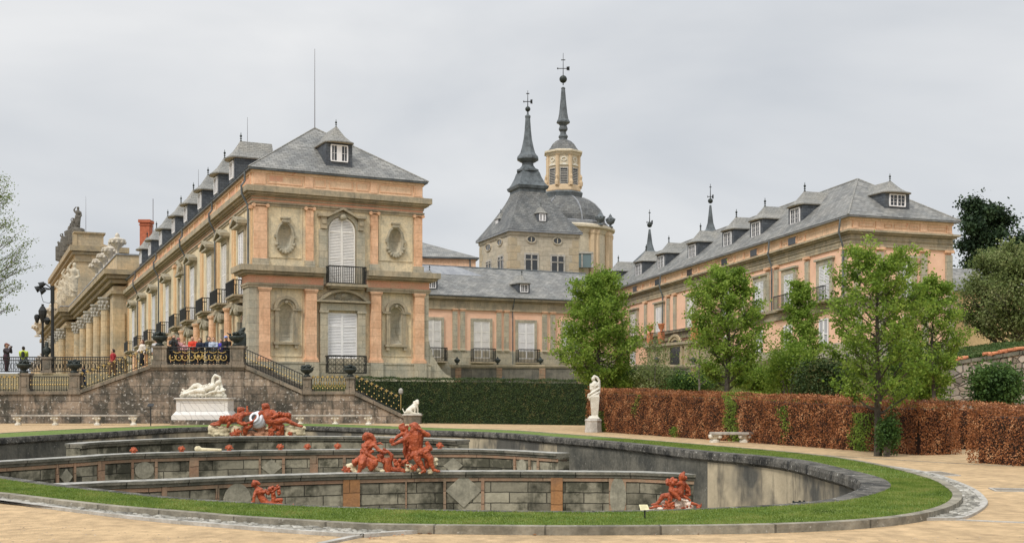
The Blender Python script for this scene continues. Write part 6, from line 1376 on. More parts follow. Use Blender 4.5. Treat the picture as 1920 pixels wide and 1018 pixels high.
S.ch(m, (470, 660, 78, .1), (430, 740, 62, .25), (400, 830, 38, .25), (375, 890, 28, .25), (340, 905, 18, .3)); S.ch(m, (510, 680, 74, .1), (620, 745, 62, .22), (570, 830, 40, .2)); S.ch(m, (460, 630, 60, -.02), (380, 690, 62, 0), (300, 745, 50, 0)); folds(S, m, 280, 740, 470, 640, 8, 22, 40, .12, 5); folds(S, m, 480, 780, 650, 740, 6, 20, 45, .2, 6); S.ch(m, (420, 560, 26, .12), (520, 590, 28, .14), (590, 550, 24, .1)); S.ch(m, (410, 540, 30, -.05), (400, 600, 26, -.05))
face(S, m, 725, 620, 52, .02, -1); S.ch(m, (740, 670, 30, 0), (815, 720, 74, 0), (830, 830, 78, 0), (830, 890, 70, 0)); S.ch(m, (870, 700, 34, 0), (890, 620, 28, .0), (840, 570, 22, .0), (780, 530, 18, 0)); hand(S, m, 770, 522, 0, 2.9, 16); S.ch(m, (760, 720, 34, .1), (710, 690, 26, .12), (675, 615, 20, .12)); S.ch(m, (650, 440, 22, -.1), (700, 430, 16, -.1), (745, 455, 8, -.1))
rg = random.Random(8)
for k in range(34): S.b(m, rg.uniform(930, 1160), rg.uniform(675, 800), rg.uniform(18, 36), rg.uniform(.02, .15))
S.ch(m, (930, 840, 42, .1), (1010, 840, 44, .12), (1090, 870, 36, .12)); face(S, m, 1255, 180, 66, .1, -1); S.ch(m, (1190, 140, 30, .1), (1260, 130, 44, .08), (1320, 175, 30, .05)); S.ch(m, (1215, 235, 40, .15), (1230, 280, 42, .14)); S.ch(m, (1265, 240, 50, 0), (1270, 310, 128, 0), (1270, 400, 118, .02), (1270, 500, 108, .02), (1300, 570, 112, 0))
S.ch(m, (1370, 270, 52, .05), (1475, 300, 38, .12), (1400, 250, 30, .18), (1340, 200, 24, .2)); hand(S, m, 1318, 195, .2, 3.3, 22); S.ch(m, (1170, 300, 52, .05), (1110, 360, 40, .15), (1020, 400, 30, .2), (940, 440, 24, .2)); hand(S, m, 925, 445, .2, 3.2, 20)
face(S, m, 1070, 200, 56, -.1, -1)
for k in range(12): a = rg.uniform(0, 6.28); S.b(m, 1070+60*math.cos(a), 175+45*math.sin(a), 24, -.1)
S.ch(m, (1110, 250, 46, -.1), (1120, 330, 70, -.1), (1110, 440, 60, -.12)); S.ch(m, (1060, 280, 36, -.08), (980, 320, 28, -.05), (940, 365, 22, 0)); S.b(m, 890, 395, 46, .05, (1, .5, 1)); S.ch(m, (1110, 480, 44, -.1), (1090, 560, 38, -.1), (1100, 640, 26, -.1)); S.ch(m, (1160, 520, 38, -.08), (1170, 600, 34, -.05), (1130, 660, 24, -.05))
S.ch(m, (1280, 600, 84, .1), (1310, 700, 56, .18), (1370, 790, 38, .18), (1420, 860, 30, .2), (1370, 885, 18, .25)); S.ch(m, (1420, 580, 84, .08), (1500, 660, 54, .15), (1520, 760, 38, .15), (1560, 850, 28, .15), (1650, 870, 18, .2)); S.ch(m, (1480, 500, 44, .1), (1360, 560, 46, .16), (1260, 610, 40, .16), (1180, 670, 28, .14)); folds(S, m, 1230, 620, 1480, 560, 8, 24, 50, .14, 9); folds(S, m, 1140, 350, 1200, 500, 4, 26, 60, .08, 10); S.ch(m, (1450, 430, 36, .05), (1510, 520, 34, .05)); S.ch(m, (1440, 640, 46, 0), (1450, 800, 40, -.02))
crab(S, m, 180, 850, 70, .2, 7); crab(S, m, 1255, 810, 60, .2, 8)
m.build('figures', RED, t, remesh=.012, disp=(.07, .03))
m = MB(); rock(S, m, [(240, 810, 85), (300, 860, 70), (620, 860, 80), (700, 880, 70), (540, 890, 50), (1160, 810, 80), (1180, 870, 70), (1340, 870, 60), (1560, 760, 60), (1580, 690, 45), (1500, 880, 50), (980, 890, 60)], 3, -.05); m.build('rocks', CREAM, t, remesh=.02)
# G3: man leaning back at the lower left
S = Sc(460, 890, 14.54, 26.5); t = thing('fountain_group', 'red bare-chested man leaning back, low on the left behind the lawn', 'fountain sculpture', S.p(500, 900), 'red fountain sculpture groups')
m = MB(); face(S, m, 250, 235, 78, .05, -1); S.ch(m, (230, 165, 40, 0), (320, 210, 60, 0), (370, 240, 48, 0)); S.ch(m, (290, 330, 52, 0), (390, 440, 112, 0), (430, 600, 98, 0), (520, 720, 104, 0), (620, 800, 96, 0)); S.b(m, 420, 470, 60, .06); S.b(m, 520, 460, 56, .05)
S.ch(m, (310, 440, 56, .05), (260, 600, 44, .1), (265, 780, 34, .12), (260, 850, 30, .12)); S.ch(m, (560, 440, 58, 0), (640, 510, 44, .03), (700, 430, 34, .05)); S.ch(m, (620, 790, 86, .05), (800, 800, 70, .1), (1000, 790, 52, .1), (1040, 880, 36, .1)); S.ch(m, (720, 740, 60, -.02), (860, 690, 56, 0), (980, 670, 48, 0), (960, 740, 40, 0)); S.ch(m, (760, 480, 60, .0), (770, 600, 66, 0), (780, 700, 66, 0)); S.ch(m, (170, 770, 34, .0), (200, 720, 30, -.02)); S.ch(m, (1290, 860, 30, 0), (1310, 800, 24, 0)); hand(S, m, 700, 400, .06, -1.2, 30)
rg = random.Random(4)
for k in range(26): S.b(m, rg.uniform(660, 960), rg.uniform(320, 520), rg.uniform(28, 50), rg.uniform(-.03, .06))
S.ch(m, (860, 300, 22, 0), (900, 270, 18, 0))
m.build('figures', RED, t, remesh=.008, disp=(.045, .016)); m = MB(); rock(S, m, [(300, 1000, 200), (700, 1050, 220), (1100, 1050, 160), (500, 1400, 400), (900, 1500, 400)], 5, -.1); m.build('rocks', TANR, t, remesh=.05)
# G4: child on cream rocks at the lower right
S = Sc(1190, 870, 10.18, 25.5); t = thing('fountain_group', 'red child astride cream rocks, low on the right behind the lawn sign', 'fountain sculpture', S.p(750, 900), 'red fountain sculpture groups')
m = MB(); face(S, m, 900, 235, 72, .03, -1); S.ch(m, (930, 175, 34, 0), (940, 160, 28, 0)); S.b(m, 965, 265, 46, -.02); S.ch(m, (900, 300, 42, 0), (885, 380, 76, 0), (860, 470, 84, 0), (850, 550, 88, 0)); S.ch(m, (880, 350, 44, .05), (800, 372, 34, .1), (740, 375, 26, .1)); hand(S, m, 725, 372, .1, 3.1, 22); S.ch(m, (930, 340, 42, -.05), (1040, 460, 34, -.1), (1060, 540, 30, -.1), (990, 590, 26, -.08)); S.ch(m, (930, 330, 30, -.12), (1000, 420, 24, -.14), (1060, 455, 14, -.14)); folds(S, m, 960, 470, 1050, 580, 4, 20, 40, -.1, 4)
rg = random.Random(6)
for k in range(22): S.b(m, rg.uniform(610, 770), rg.uniform(280, 390), rg.uniform(24, 46), rg.uniform(.02, .12))
S.ch(m, (690, 400, 44, .08), (690, 480, 48, .08)); S.ch(m, (840, 550, 78, .05), (760, 500, 62, .1), (680, 490, 50, .12), (760, 570, 40, .14), (830, 640, 34, .14)); S.b(m, 838, 650, 38, .15); S.ch(m, (800, 590, 72, 0), (650, 590, 58, .04), (530, 600, 50, .06), (470, 690, 40, .06), (420, 750, 32, .06), (320, 765, 18, .06)); S.ch(m, (900, 600, 36, 0), (980, 630, 28, 0), (1060, 690, 20, 0)); S.b(m, 665, 655, 58, .1, (.9, .8, 1)); S.ch(m, (1090, 740, 28, 0), (1180, 770, 26, 0), (1260, 800, 20, 0), (1275, 750, 10, 0)); S.b(m, 1215, 835, 46, .02); crab(S, m, 640, 780, 110, .12, 11); crab(S, m, 640, 830, 100, .12, 12); crab(S, m, 1020, 790, 52, .12, 13); crab(S, m, 910, 830, 44, .14, 14); S.ch(m, (280, 830, 20, .1), (380, 800, 26, .1), (500, 790, 24, .1))
m.build('figures', RED, t, remesh=.008, disp=(.045, .016))
m = MB(); rock(S, m, [(860, 720, 100), (960, 730, 90), (1060, 800, 90), (820, 820, 110), (560, 740, 60), (400, 860, 90), (300, 900, 80), (520, 870, 80), (1000, 880, 120), (700, 900, 100), (1200, 900, 60)], 6, -.05); rock(S, m, [(600, 1250, 350), (950, 1250, 350)], 7, -.2); m.build('rocks', M('pinkish_rock', (.74, .64, .54), (.62, .48, .38), 4, rough=.7, bump=.4), t, remesh=.02)
# seven masks on the middle step
MK = [(256.5, 'leftmost, above the round panel'), (344, 'second from the left'), (433.5, 'third from the left, beside the pale pipe'), (527, 'fourth from the left, below the reclining pair'), (577.6, 'fifth from the left'), (633.6, 'sixth, just left of the seated red woman'), (824, 'rightmost, right of the big red group')]
for i, (px, d) in enumerate(MK):
    q = arcB.pos(arcB.at(px), -.25); k_ = q.y/FL; m = MB(); c = Vector((q.x, q.y, ZB)); r = 5.2*k_
    m.ball(c+Vector((0, 0, r)), r*.85, 10, 7, (1, .8, 1)); rg = random.Random(i)
    for j in range(9): a = math.pi*j/8; m.cap(c+Vector((0, -.02, r)), r*.4, c+Vector((1.35*r*math.cos(a)*rg.uniform(.8, 1.1), -.02, r+1.3*r*math.sin(a)*rg.uniform(.8, 1.1))), r*.2, 6)
    m.ball(c+Vector((0, -r*.8, r*1.0)), r*.28, 6, 5); m.ball(c+Vector((-r*.4, -r*.7, r*1.35)), r*.2, 6, 5); m.ball(c+Vector((r*.4, -r*.7, r*1.35)), r*.2, 6, 5); m.cap(c+Vector((-r*.6, -r*.3, .02)), r*.3, c+Vector((r*.6, -r*.3, .02)), r*.3, 6)
    m.build('grotesque_mask', RED, None, remesh=.012, label='small red spouting mask on the middle step, '+d, cat='fountain mask', group='small red masks on the middle cascade step', loc=c)
q = arcB.pos(arcB.at(397), -.2); m = MB(); c = Vector((q.x, q.y, ZB)); m.tube([c+Vector((-.42, 0, .09)), c+Vector((-.3, 0, .07)), c+Vector((.42, 0, .05))], [.13, .07, .055], 10); m.ball(c+Vector((-.46, 0, .1)), .10, 8, 6); m.build('water_pipe', CREAM, None, label='pale horizontal water pipe lying on the middle cascade step', cat='pipe', loc=c)
# marble reclining figure on its pedestal
S = Sc(320, 690, 9.254, 72.6); t = thing('reclining_statue', 'white marble sleeping figure with one arm over the head, lying on a pedestal', 'statue', S.p(560, 510))
m = MB(); face(S, m, 815, 265, 44, .1, 1); S.b(m, 840, 245, 44, .05); S.ch(m, (790, 300, 32, .1), (740, 320, 60, .1), (650, 350, 56, .12), (580, 375, 62, .12)); S.ch(m, (735, 290, 34, .05), (735, 180, 28, .0), (770, 125, 26, 0), (850, 155, 22, .0), (872, 235, 18, .05)); hand(S, m, 868, 250, .05, 1.6, 15); S.ch(m, (830, 340, 34, .15), (800, 400, 28, .25), (700, 430, 24, .3), (660, 450, 20, .3)); hand(S, m, 648, 452, .3, 2.9, 16)
S.ch(m, (560, 360, 58, .1), (480, 300, 46, .1), (420, 310, 42, .1), (330, 385, 30, .12), (260, 410, 24, .15), (220, 370, 18, .15)); S.ch(m, (580, 400, 52, .2), (460, 395, 44, .25), (400, 410, 36, .25), (300, 440, 26, .25), (240, 450, 20, .25)); folds(S, m, 560, 340, 700, 300, 5, 14, 30, .2, 2); S.ch(m, (840, 240, 34, 0), (880, 330, 30, -.02))
folds(S, m, 210, 450, 620, 470, 14, 18, 28, .2, 12); rock(S, m, [(230, 470, 55), (350, 475, 50), (480, 475, 50), (620, 470, 55), (760, 460, 60), (880, 440, 70), (900, 380, 50), (820, 420, 60)], 4, .05); S.ch(m, (200, 480, 40, 0), (930, 480, 44, 0))
m.build('figure', MARBLE, t, remesh=.018, disp=(.10, .03))
t = thing('pedestal', 'white veined marble pedestal with flared foot under the sleeping figure', 'pedestal', S.p(560, 900)); MARV = M('veined_marble', (.72, .70, .66), (.66, .65, .63), 1, rough=.4, fine=.03)
nt_ = MARV.node_tree; b_ = nt_.nodes['Principled BSDF']; wv = N(nt_, 'ShaderNodeTexWave'); wv.inputs['Scale'].default_value = .9; wv.inputs['Distortion'].default_value = 7; wv.inputs['Detail'].default_value = 4; mp_ = N(nt_, 'ShaderNodeMapping'); mp_.inputs['Rotation'].default_value = (0, R(40), 0); tcn = N(nt_, 'ShaderNodeTexCoord'); nt_.links.new(tcn.outputs['Object'], mp_.inputs[0]); nt_.links.new(mp_.outputs[0], wv.inputs[0])
rp_ = N(nt_, 'ShaderNodeValToRGB'); rp_.color_ramp.elements[0].color = (.72, .72, .73, 1); rp_.color_ramp.elements[1].position = .07; rp_.color_ramp.elements[1].color = (1, 1, 1, 1); mm_ = N(nt_, 'ShaderNodeMixRGB', blend_type='MULTIPLY'); mm_.inputs[0].default_value = 1; old = b_.inputs['Base Color'].links[0].from_socket; nt_.links.new(wv.outputs[0], rp_.inputs[0]); nt_.links.new(old, mm_.inputs[1]); nt_.links.new(rp_.outputs[0], mm_.inputs[2]); nt_.links.new(mm_.outputs[0], b_.inputs['Base Color'])
yf = 72.3; yk = 73.9; X = lambda x: S.p(x, 0).x; Z = lambda y: S.p(0, y).z
def pb(m, xa, xb, ya, yb, g): m.box(X(xa), X(xb), yf-g, yk+g, Z(yb), Z(ya))
m = MB(); pb(m, 95, 1040, 512, 532, .16); pb(m, 108, 1027, 533, 548, .08); m.build('cornice', MARV, t)
m = MB(); pb(m, 120, 1008, 548.5, 745, 0); b = MB(); m.build('body', MARV, t)
m = MB(); pb(m, 175, 955, 590, 598, .03); pb(m, 175, 955, 728, 736, .03); pb(m, 175, 190, 599, 727, .03); pb(m, 940, 955, 599, 727, .03); m.build('panel_frame', MARV, t)
m = MB(); m.hexa([(X(70), yf-.22, Z(810)), (X(1060), yf-.22, Z(810)), (X(1060), yk+.2, Z(810)), (X(70), yk+.2, Z(810))], [(X(118), yf-.02, Z(745)), (X(1010), yf-.02, Z(745)), (X(1010), yk, Z(745)), (X(118), yk, Z(745))]); pb(m, 68, 1062, 811, 822, .24); m.build('flared_foot', MARV, t)
m = MB(); pb(m, 55, 1075, 822.5, 895, .25); m.build('plinth', MARV, t); m = MB(); m.box(X(40), X(1090), yf-.33, yk+.3, SANDZ-.1, Z(895)-.002); m.build('footing', STAIR, t)
# term statue
S = Sc(1020, 640, 3.915, 56.3); t = thing('term_statue', 'pale stone bust of a draped woman tapering into a tall shaft, on an octagonal plinth', 'statue', S.p(360, 665))
m = MB(); face(S, m, 362, 272, 15, .02, -1); S.ch(m, (370, 258, 12, 0), (392, 266, 10, -.02), (405, 290, 9, -.02), (408, 330, 8, -.02), (404, 375, 10, -.02)); S.ch(m, (368, 288, 9, 0), (372, 315, 24, 0), (368, 350, 24, 0), (368, 385, 27, 0)); S.ch(m, (346, 318, 12, 0), (344, 350, 9, .05), (375, 335, 7, .12)); S.ch(m, (394, 310, 12, 0), (402, 335, 9, .03), (388, 320, 7, .1)); S.b(m, 360, 325, 10, .1); S.b(m, 382, 325, 10, .1)
S.ch(m, (402, 345, 9, .08), (360, 372, 10, .14), (328, 392, 10, .1), (326, 410, 9, .08)); S.ch(m, (404, 372, 9, .06), (365, 395, 10, .15), (338, 412, 10, .1), (334, 428, 6, .08)); S.ch(m, (405, 378, 10, 0), (395, 390, 12, .05), (350, 400, 18, .02)); m.build('bust', MARBLE, t, remesh=.012, disp=(.06, .018))
X = lambda x: S.p(x, 0).x; Z = lambda y: S.p(0, y).z; kk = S.k; m = MB(); c = (X(372), 56.3, 0); m.lathe(c, [(34*kk, Z(548)), (31*kk, Z(540)), (34*kk, Z(528)), (40*kk, Z(470)), (47*kk, Z(405)), (40*kk, Z(392))], 4, math.pi/4); m.build('shaft', MARBLE, t)
m = MB(); c = (X(364), 56.3, 0); m.lathe(c, [(58*kk, Z(566)), (58*kk, Z(560)), (46*kk, Z(554)), (40*kk, Z(545))], 4, math.pi/4); m.build('base', MARBLE, t)
m = MB(); m.lathe((X(361), 56.3, 0), [(66*kk, SANDZ-.05), (66*kk, Z(655)), (64*kk, Z(650)), (62*kk, Z(590)), (66*kk, Z(580)), (60*kk, Z(566.5))], 8, math.pi/8); m.build('plinth', MARBLEG, t)
# lion
S = Sc(300, 640, 3.556, 74.4); t = thing('stone_lion', 'white seated stone lion facing right at the foot of the stairs', 'statue', S.p(1680, 480))
m = MB(); S.ch(m, (1655, 462, 17, 0), (1672, 452, 21, 0), (1692, 435, 20, 0), (1706, 420, 18, 0)); S.b(m, 1712, 408, 18, .02, (.9, .9, 1.1)); S.b(m, 1720, 412, 9, .1); S.b(m, 1716, 398, 12, 0); S.b(m, 1698, 408, 12, 0); S.b(m, 1722, 402, 5, .12); S.ch(m, (1712, 430, 10, .06), (1718, 455, 7, .06), (1716, 476, 6, .06), (1726, 479, 5, .08)); S.ch(m, (1700, 440, 10, .2), (1702, 460, 7, .2), (1700, 477, 6, .2), (1710, 480, 5, .22)); S.ch(m, (1662, 462, 15, .15), (1684, 474, 8, .18), (1698, 480, 5, .2)); S.ch(m, (1648, 466, 8, 0), (1630, 474, 4, 0), (1622, 460, 3, 0), (1618, 450, 4, 0)); m.build('body', MARBLE, t, remesh=.014)
m = MB(); X = lambda x: S.p(x, 0).x; Z = lambda y: S.p(0, y).z; m.box(X(1628), X(1742), 74.0, 75.0, Z(484), Z(479)); m.build('slab', MARBLE, t)
t = thing('pedestal', 'squat weathered stone block under the lion', 'pedestal', S.p(1685, 545)); m = MB(); m.box(X(1628), X(1740), 74.0, 75.0, SANDZ-.1, Z(493)); m.build('block', STAIRT, t); m = MB(); m.box(X(1620), X(1748), 73.93, 75.07, Z(493), Z(484.5)); m.build('cap', MARBLEG, t)
# ------------------------------------------------------------------ people
SKIN = flat('skin', (.50, .30, .20), .5)
PM = {}
def cloth(c):
    k = 'cloth_%02d_%02d_%02d' % tuple(int(x*99) for x in c)
    if k not in PM: PM[k] = flat(k, c, .8)
    return PM[k]
def person(feet, h, face_a, label, top, legs, hair, pose='rail', hat=None, long_hair=False, pack=None, stripe=None, group=None, lean=0):
    """standing figure; local frame: +y = facing direction, built from one skinned body, clothes and hair as parts"""
    feet = Vector(feet); t = thing('person', label, 'person', feet, group); u = h/7.6; ca, sa = math.cos(face_a), math.sin(face_a)
    def q(x, y, z): y = y+lean*max(0, z-3.8)*.25; return feet+Vector((x*ca-y*sa, x*sa+y*ca, z))*u if False else feet+Vector(((x*ca-y*sa)*u, (x*sa+y*ca)*u, z*u))
    if pose == 'walk': fl, fr = (-.42, .75), (.42, -.6)
    else: fl, fr = (-.45, .0), (.45, .05)
    legL = [(q(-.42, 0, 3.9), .62*u), (q(-.43, fl[1]*.5+.08, 2.1), .42*u), (q(fl[0], fl[1], .35), .26*u)]
    legR = [(q(.42, 0, 3.9), .62*u), (q(.43, fr[1]*.5+.08, 2.1), .42*u), (q(fr[0], fr[1], .35), .26*u)]
    if pose == 'rail': aL = [(-.95, .05, 5.9), (-1.05, .55, 4.9), (-.35, 1.15, 4.75)]; aR = [(.95, .05, 5.9), (1.05, .55, 4.9), (.3, 1.25, 4.72)]
    elif pose == 'camera': aL = [(-.95, 0, 5.9), (-1.0, .9, 5.3), (-.25, 1.1, 6.45)]; aR = [(.95, 0, 5.9), (1.0, .9, 5.3), (.25, 1.1, 6.45)]
    elif pose == 'walk': aL = [(-.95, 0, 5.9), (-1.15, -.3, 4.8), (-1.1, .1, 3.9)]; aR = [(.95, 0, 5.9), (1.15, .3, 4.8), (1.05, .9, 4.3)]
    else: aL = [(-.95, 0, 5.9), (-1.2, -.05, 4.8), (-1.15, .2, 3.7)]; aR = [(.95, 0, 5.9), (1.2, -.05, 4.8), (1.15, .2, 3.7)]
    m = MB()      # body
    m.chain(legL); m.chain(legR); m.chain([(q(0, 0, 4.0), .8*u), (q(0, .05, 4.9), .62*u), (q(0, 0, 5.7), .78*u), (q(0, 0, 6.15), .36*u), (q(0, .08, 6.6), .33*u)])
    m.ball(q(0, .12, 7.05), .52*u, 12, 9, (.82, .9, 1.08)); m.ball(q(0, .60, 6.98), .11*u, 6, 5); m.ball(q(0, .45, 6.66), .2*u, 6, 5); m.ball(q(-.42, .1, 7.0), .12*u, 6, 5); m.ball(q(.42, .1, 7.0), .12*u, 6, 5)
    m.cap(q(-.18, .5, 6.78), .06*u, q(.18, .5, 6.78), .06*u, 6)
    for A_ in (aL, aR):
        m.chain([(q(*A_[0]), .32*u), (q(*A_[1]), .25*u), (q(*A_[2]), .17*u)]); e = Vector(A_[2]); dd = (Vector(A_[2])-Vector(A_[1])).normalized(); m.ball(q(*(e+dd*.22)), .2*u, 7, 5)
        sd = Vector((0, 0, 1)).cross(dd); sd = sd.normalized() if sd.length > .2 else Vector((1, 0, 0))
        for k in range(4): b0 = e+dd*.34+sd*(k-1.5)*.09; m.chain([(q(*b0), .055*u), (q(*(b0+dd*(.22+.04*(k in (1, 2))))), .05*u), (q(*(b0+dd*.38+Vector((0, 0, -.1)))), .042*u)])
        b0 = e+dd*.15+sd*.22; m.chain([(q(*b0), .06*u), (q(*(b0+dd*.2+sd*.08)), .05*u)])
    m.build('body', SKIN, t, remesh=.014, smooth=True)
    m = MB(); m.chain([(q(0, 0, 4.15), .86*u), (q(0, .05, 4.9), .74*u), (q(0, 0, 5.65), .9*u), (q(0, 0, 6.0), .5*u)]); m.chain([(q(-.7, 0, 5.75), .5*u), (q(.7, 0, 5.75), .5*u)])
    for A_ in (aL, aR): m.chain([(q(*A_[0]), .42*u), (q(*A_[1]), .33*u), (q(*A_[2]), .26*u)])
    m.build('jacket', cloth(top), t, remesh=.018)
    m = MB(); m.chain([(legL[0][0], .68*u), (legL[1][0], .5*u), (legL[2][0], .36*u)]); m.chain([(legR[0][0], .68*u), (legR[1][0], .5*u), (legR[2][0], .36*u)]); m.cap(q(-.3, 0, 4.1), .72*u, q(.3, 0, 4.1), .72*u); m.build('trousers', cloth(legs), t, remesh=.018)
    m = MB()
    for f in (fl, fr): m.chain([(q(f[0], f[1]-.1, .22), .25*u), (q(f[0], f[1]+.55, .14), .19*u)])
    m.build('shoe', cloth((.03, .03, .03)), t, remesh=.016)
    if hair:
        m = MB(); m.ball(q(0, -.06, 7.2), .53*u, 10, 7, (.92, .95, 1.0)); m.ball(q(0, -.22, 6.98), .42*u, 8, 6)
        if long_hair: m.chain([(q(-.35, -.05, 7.0), .22*u), (q(-.42, .0, 6.2), .2*u)]); m.chain([(q(.35, -.05, 7.0), .22*u), (q(.42, 0, 6.2), .2*u)]); m.chain([(q(0, -.35, 7.0), .32*u), (q(0, -.35, 6.1), .3*u)])
        m.build('hair', cloth(hair), t, remesh=.016)
    if hat: m = MB(); m.ball(q(0, -.02, 7.38), .55*u, 10, 6, (1, 1, .72)); m.cap(q(0, .45, 7.3), .26*u, q(0, .85, 7.22), .16*u); m.build('cap', cloth(hat), t, remesh=.016)
    if pack: m = MB(); m.chain([(q(0, -.75, 5.7), .5*u), (q(0, -.8, 4.7), .55*u)]); m.build('backpack', cloth(pack), t, remesh=.02)
    if stripe: m = MB(); m.fbox(Frame(q(0, 0, 0).to_2d(), (ca, sa), (-sa, ca)), -.55*u, .55*u, .5*u, .93*u, feet.z+5.1*u, feet.z+5.5*u); m.build('stripe', cloth(stripe), t)
    if pose == 'camera': m = MB(); c = q(0, 1.25, 6.75); m.box(c.x-.08, c.x+.08, c.y-.05, c.y+.05, c.z-.05, c.z+.05); m.build('camera', IRON, t)
    return t
CR = 'visitors watching from the landing'; fz = zL+.02; Yp = SY+.72
def at_land(px): return (sx_(px, Yp), Yp, fz)
PP = [(326.5, 629, 'man in a dark grey sweater raising a camera, leftmost at the landing rail', (.07, .075, .08), (.05, .05, .06), (.25, .12, .05), 'camera', {}),
      (336.5, 634, 'person in a pink patterned top taking a picture, second at the landing rail', (.48, .25, .25), (.06, .05, .05), (.06, .04, .03), 'camera', {'hat': (.35, .1, .1)}),
      (346, 640, 'small person in a pale pink cardigan, third at the landing rail', (.62, .34, .34), (.12, .05, .05), (.05, .03, .02), 'rail', {}),
      (362.5, 631, 'bald bearded man in a bright red jacket leaning on the landing rail', (.62, .06, .03), (.05, .05, .06), None, 'rail', {}),
      (377, 634, 'long-haired woman in a navy coat with folded arms at the landing rail', (.012, .018, .04), (.02, .02, .03), (.04, .02, .015), 'rail', {'long_hair': True}),
      (392, 632, 'man in a navy sweatshirt with a white stripe at the landing rail', (.015, .03, .06), (.04, .05, .09), (.02, .015, .01), 'rail', {'stripe': (.7, .7, .7)}),
      (400.5, 633, 'dark-haired boy in a pale blue striped top at the landing rail', (.42, .48, .58), (.05, .05, .06), (.02, .012, .01), 'rail', {}),
      (415.5, 635, 'woman in a vivid blue-violet jacket with folded arms at the landing rail', (.07, .05, .42), (.03, .03, .05), (.05, .03, .02), 'rail', {}),
      (426, 631, 'man in a white and blue cap and black top beside the right landing vase', (.012, .012, .015), (.03, .03, .04), (.03, .02, .015), 'rail', {'hat': (.25, .32, .62)})]
for i, (px, py, lb, top, lg, hr, ps, kw) in enumerate(PP):
    h = szz(py, Yp)-fz; person((sx_(px, Yp), Yp+(.12 if i % 2 else 0), fz), h, math.pi+random.Random(i).uniform(-.3, .3), lb, top, lg, hr, ps, group=CR, lean=1, **kw)
Y = SY+2.0
person(P(267, 686, Y), 48.5*Y/FL, math.pi*.75, 'woman in a white jacket, black trousers and sunglasses walking down the left stairs', (.70, .64, .56), (.01, .01, .012), (.10, .035, .02), 'walk', long_hair=True)
person(P(212, 704, Y), 49.5*Y/FL, math.pi*.55, 'man in a dark red jacket and brown trousers walking down the left stairs', (.34, .025, .03), (.20, .12, .06), (.03, .02, .015), 'walk')
person(P(157, 723, Y-1), 36*Y/FL, math.pi*.6, 'child in dark blue at the bottom of the left stairs', (.02, .035, .07), (.05, .07, .12), (.02, .015, .01), 'walk')
person(P(293, 682, Y+2), 46*(Y+2)/FL, math.pi, 'person in black and white mostly hidden behind the left landing pier', (.5, .5, .5), (.03, .03, .03), (.03, .02, .02), 'stand')
person(P(12, 697, 82), 53*82/FL, -math.pi/2, 'person in dark clothes raising a camera at the upper railing, left picture edge', (.05, .04, .045), (.06, .02, .03), (.05, .03, .02), 'camera', hat=(.2, .08, .06))
person(P(44, 697, 81.6), 47*82/FL, .2, 'person in a yellow-green safety vest seen from behind at the upper railing', (.50, .62, .08), (.03, .04, .08), (.02, .015, .01), 'rail', pack=(.02, .025, .02))
# ------------------------------------------------------------------ foliage helpers
def leaf_mesh(C_, Nrm, size, rs, aspect=.6):
    n = len(C_); a = rs.normal(size=(n, 3)); a /= np.linalg.norm(a, axis=1)[:, None]
    if Nrm is not None: nn = Nrm+a*.75; nn /= np.linalg.norm(nn, axis=1)[:, None]
    else: nn = a
    b = rs.normal(size=(n, 3)); t = np.cross(nn, b); t /= np.linalg.norm(t, axis=1)[:, None]; s_ = np.cross(nn, t)
    L_ = (size*rs.uniform(.65, 1.3, n))[:, None]; V = np.stack([C_-t*L_*.5, C_+s_*L_*aspect*.5, C_+t*L_*.5, C_-s_*L_*aspect*.5], 1)
    return V.reshape(-1, 3), np.arange(n*4).reshape(-1, 4)
def lumpy(p, s, k, rs):      # smooth pseudo noise
    f = rs.uniform(-1, 1, (6, 3))*s; ph = rs.uniform(0, 6.28, 6); return sum(np.sin(p@f[i]+ph[i]) for i in range(6))/6*k
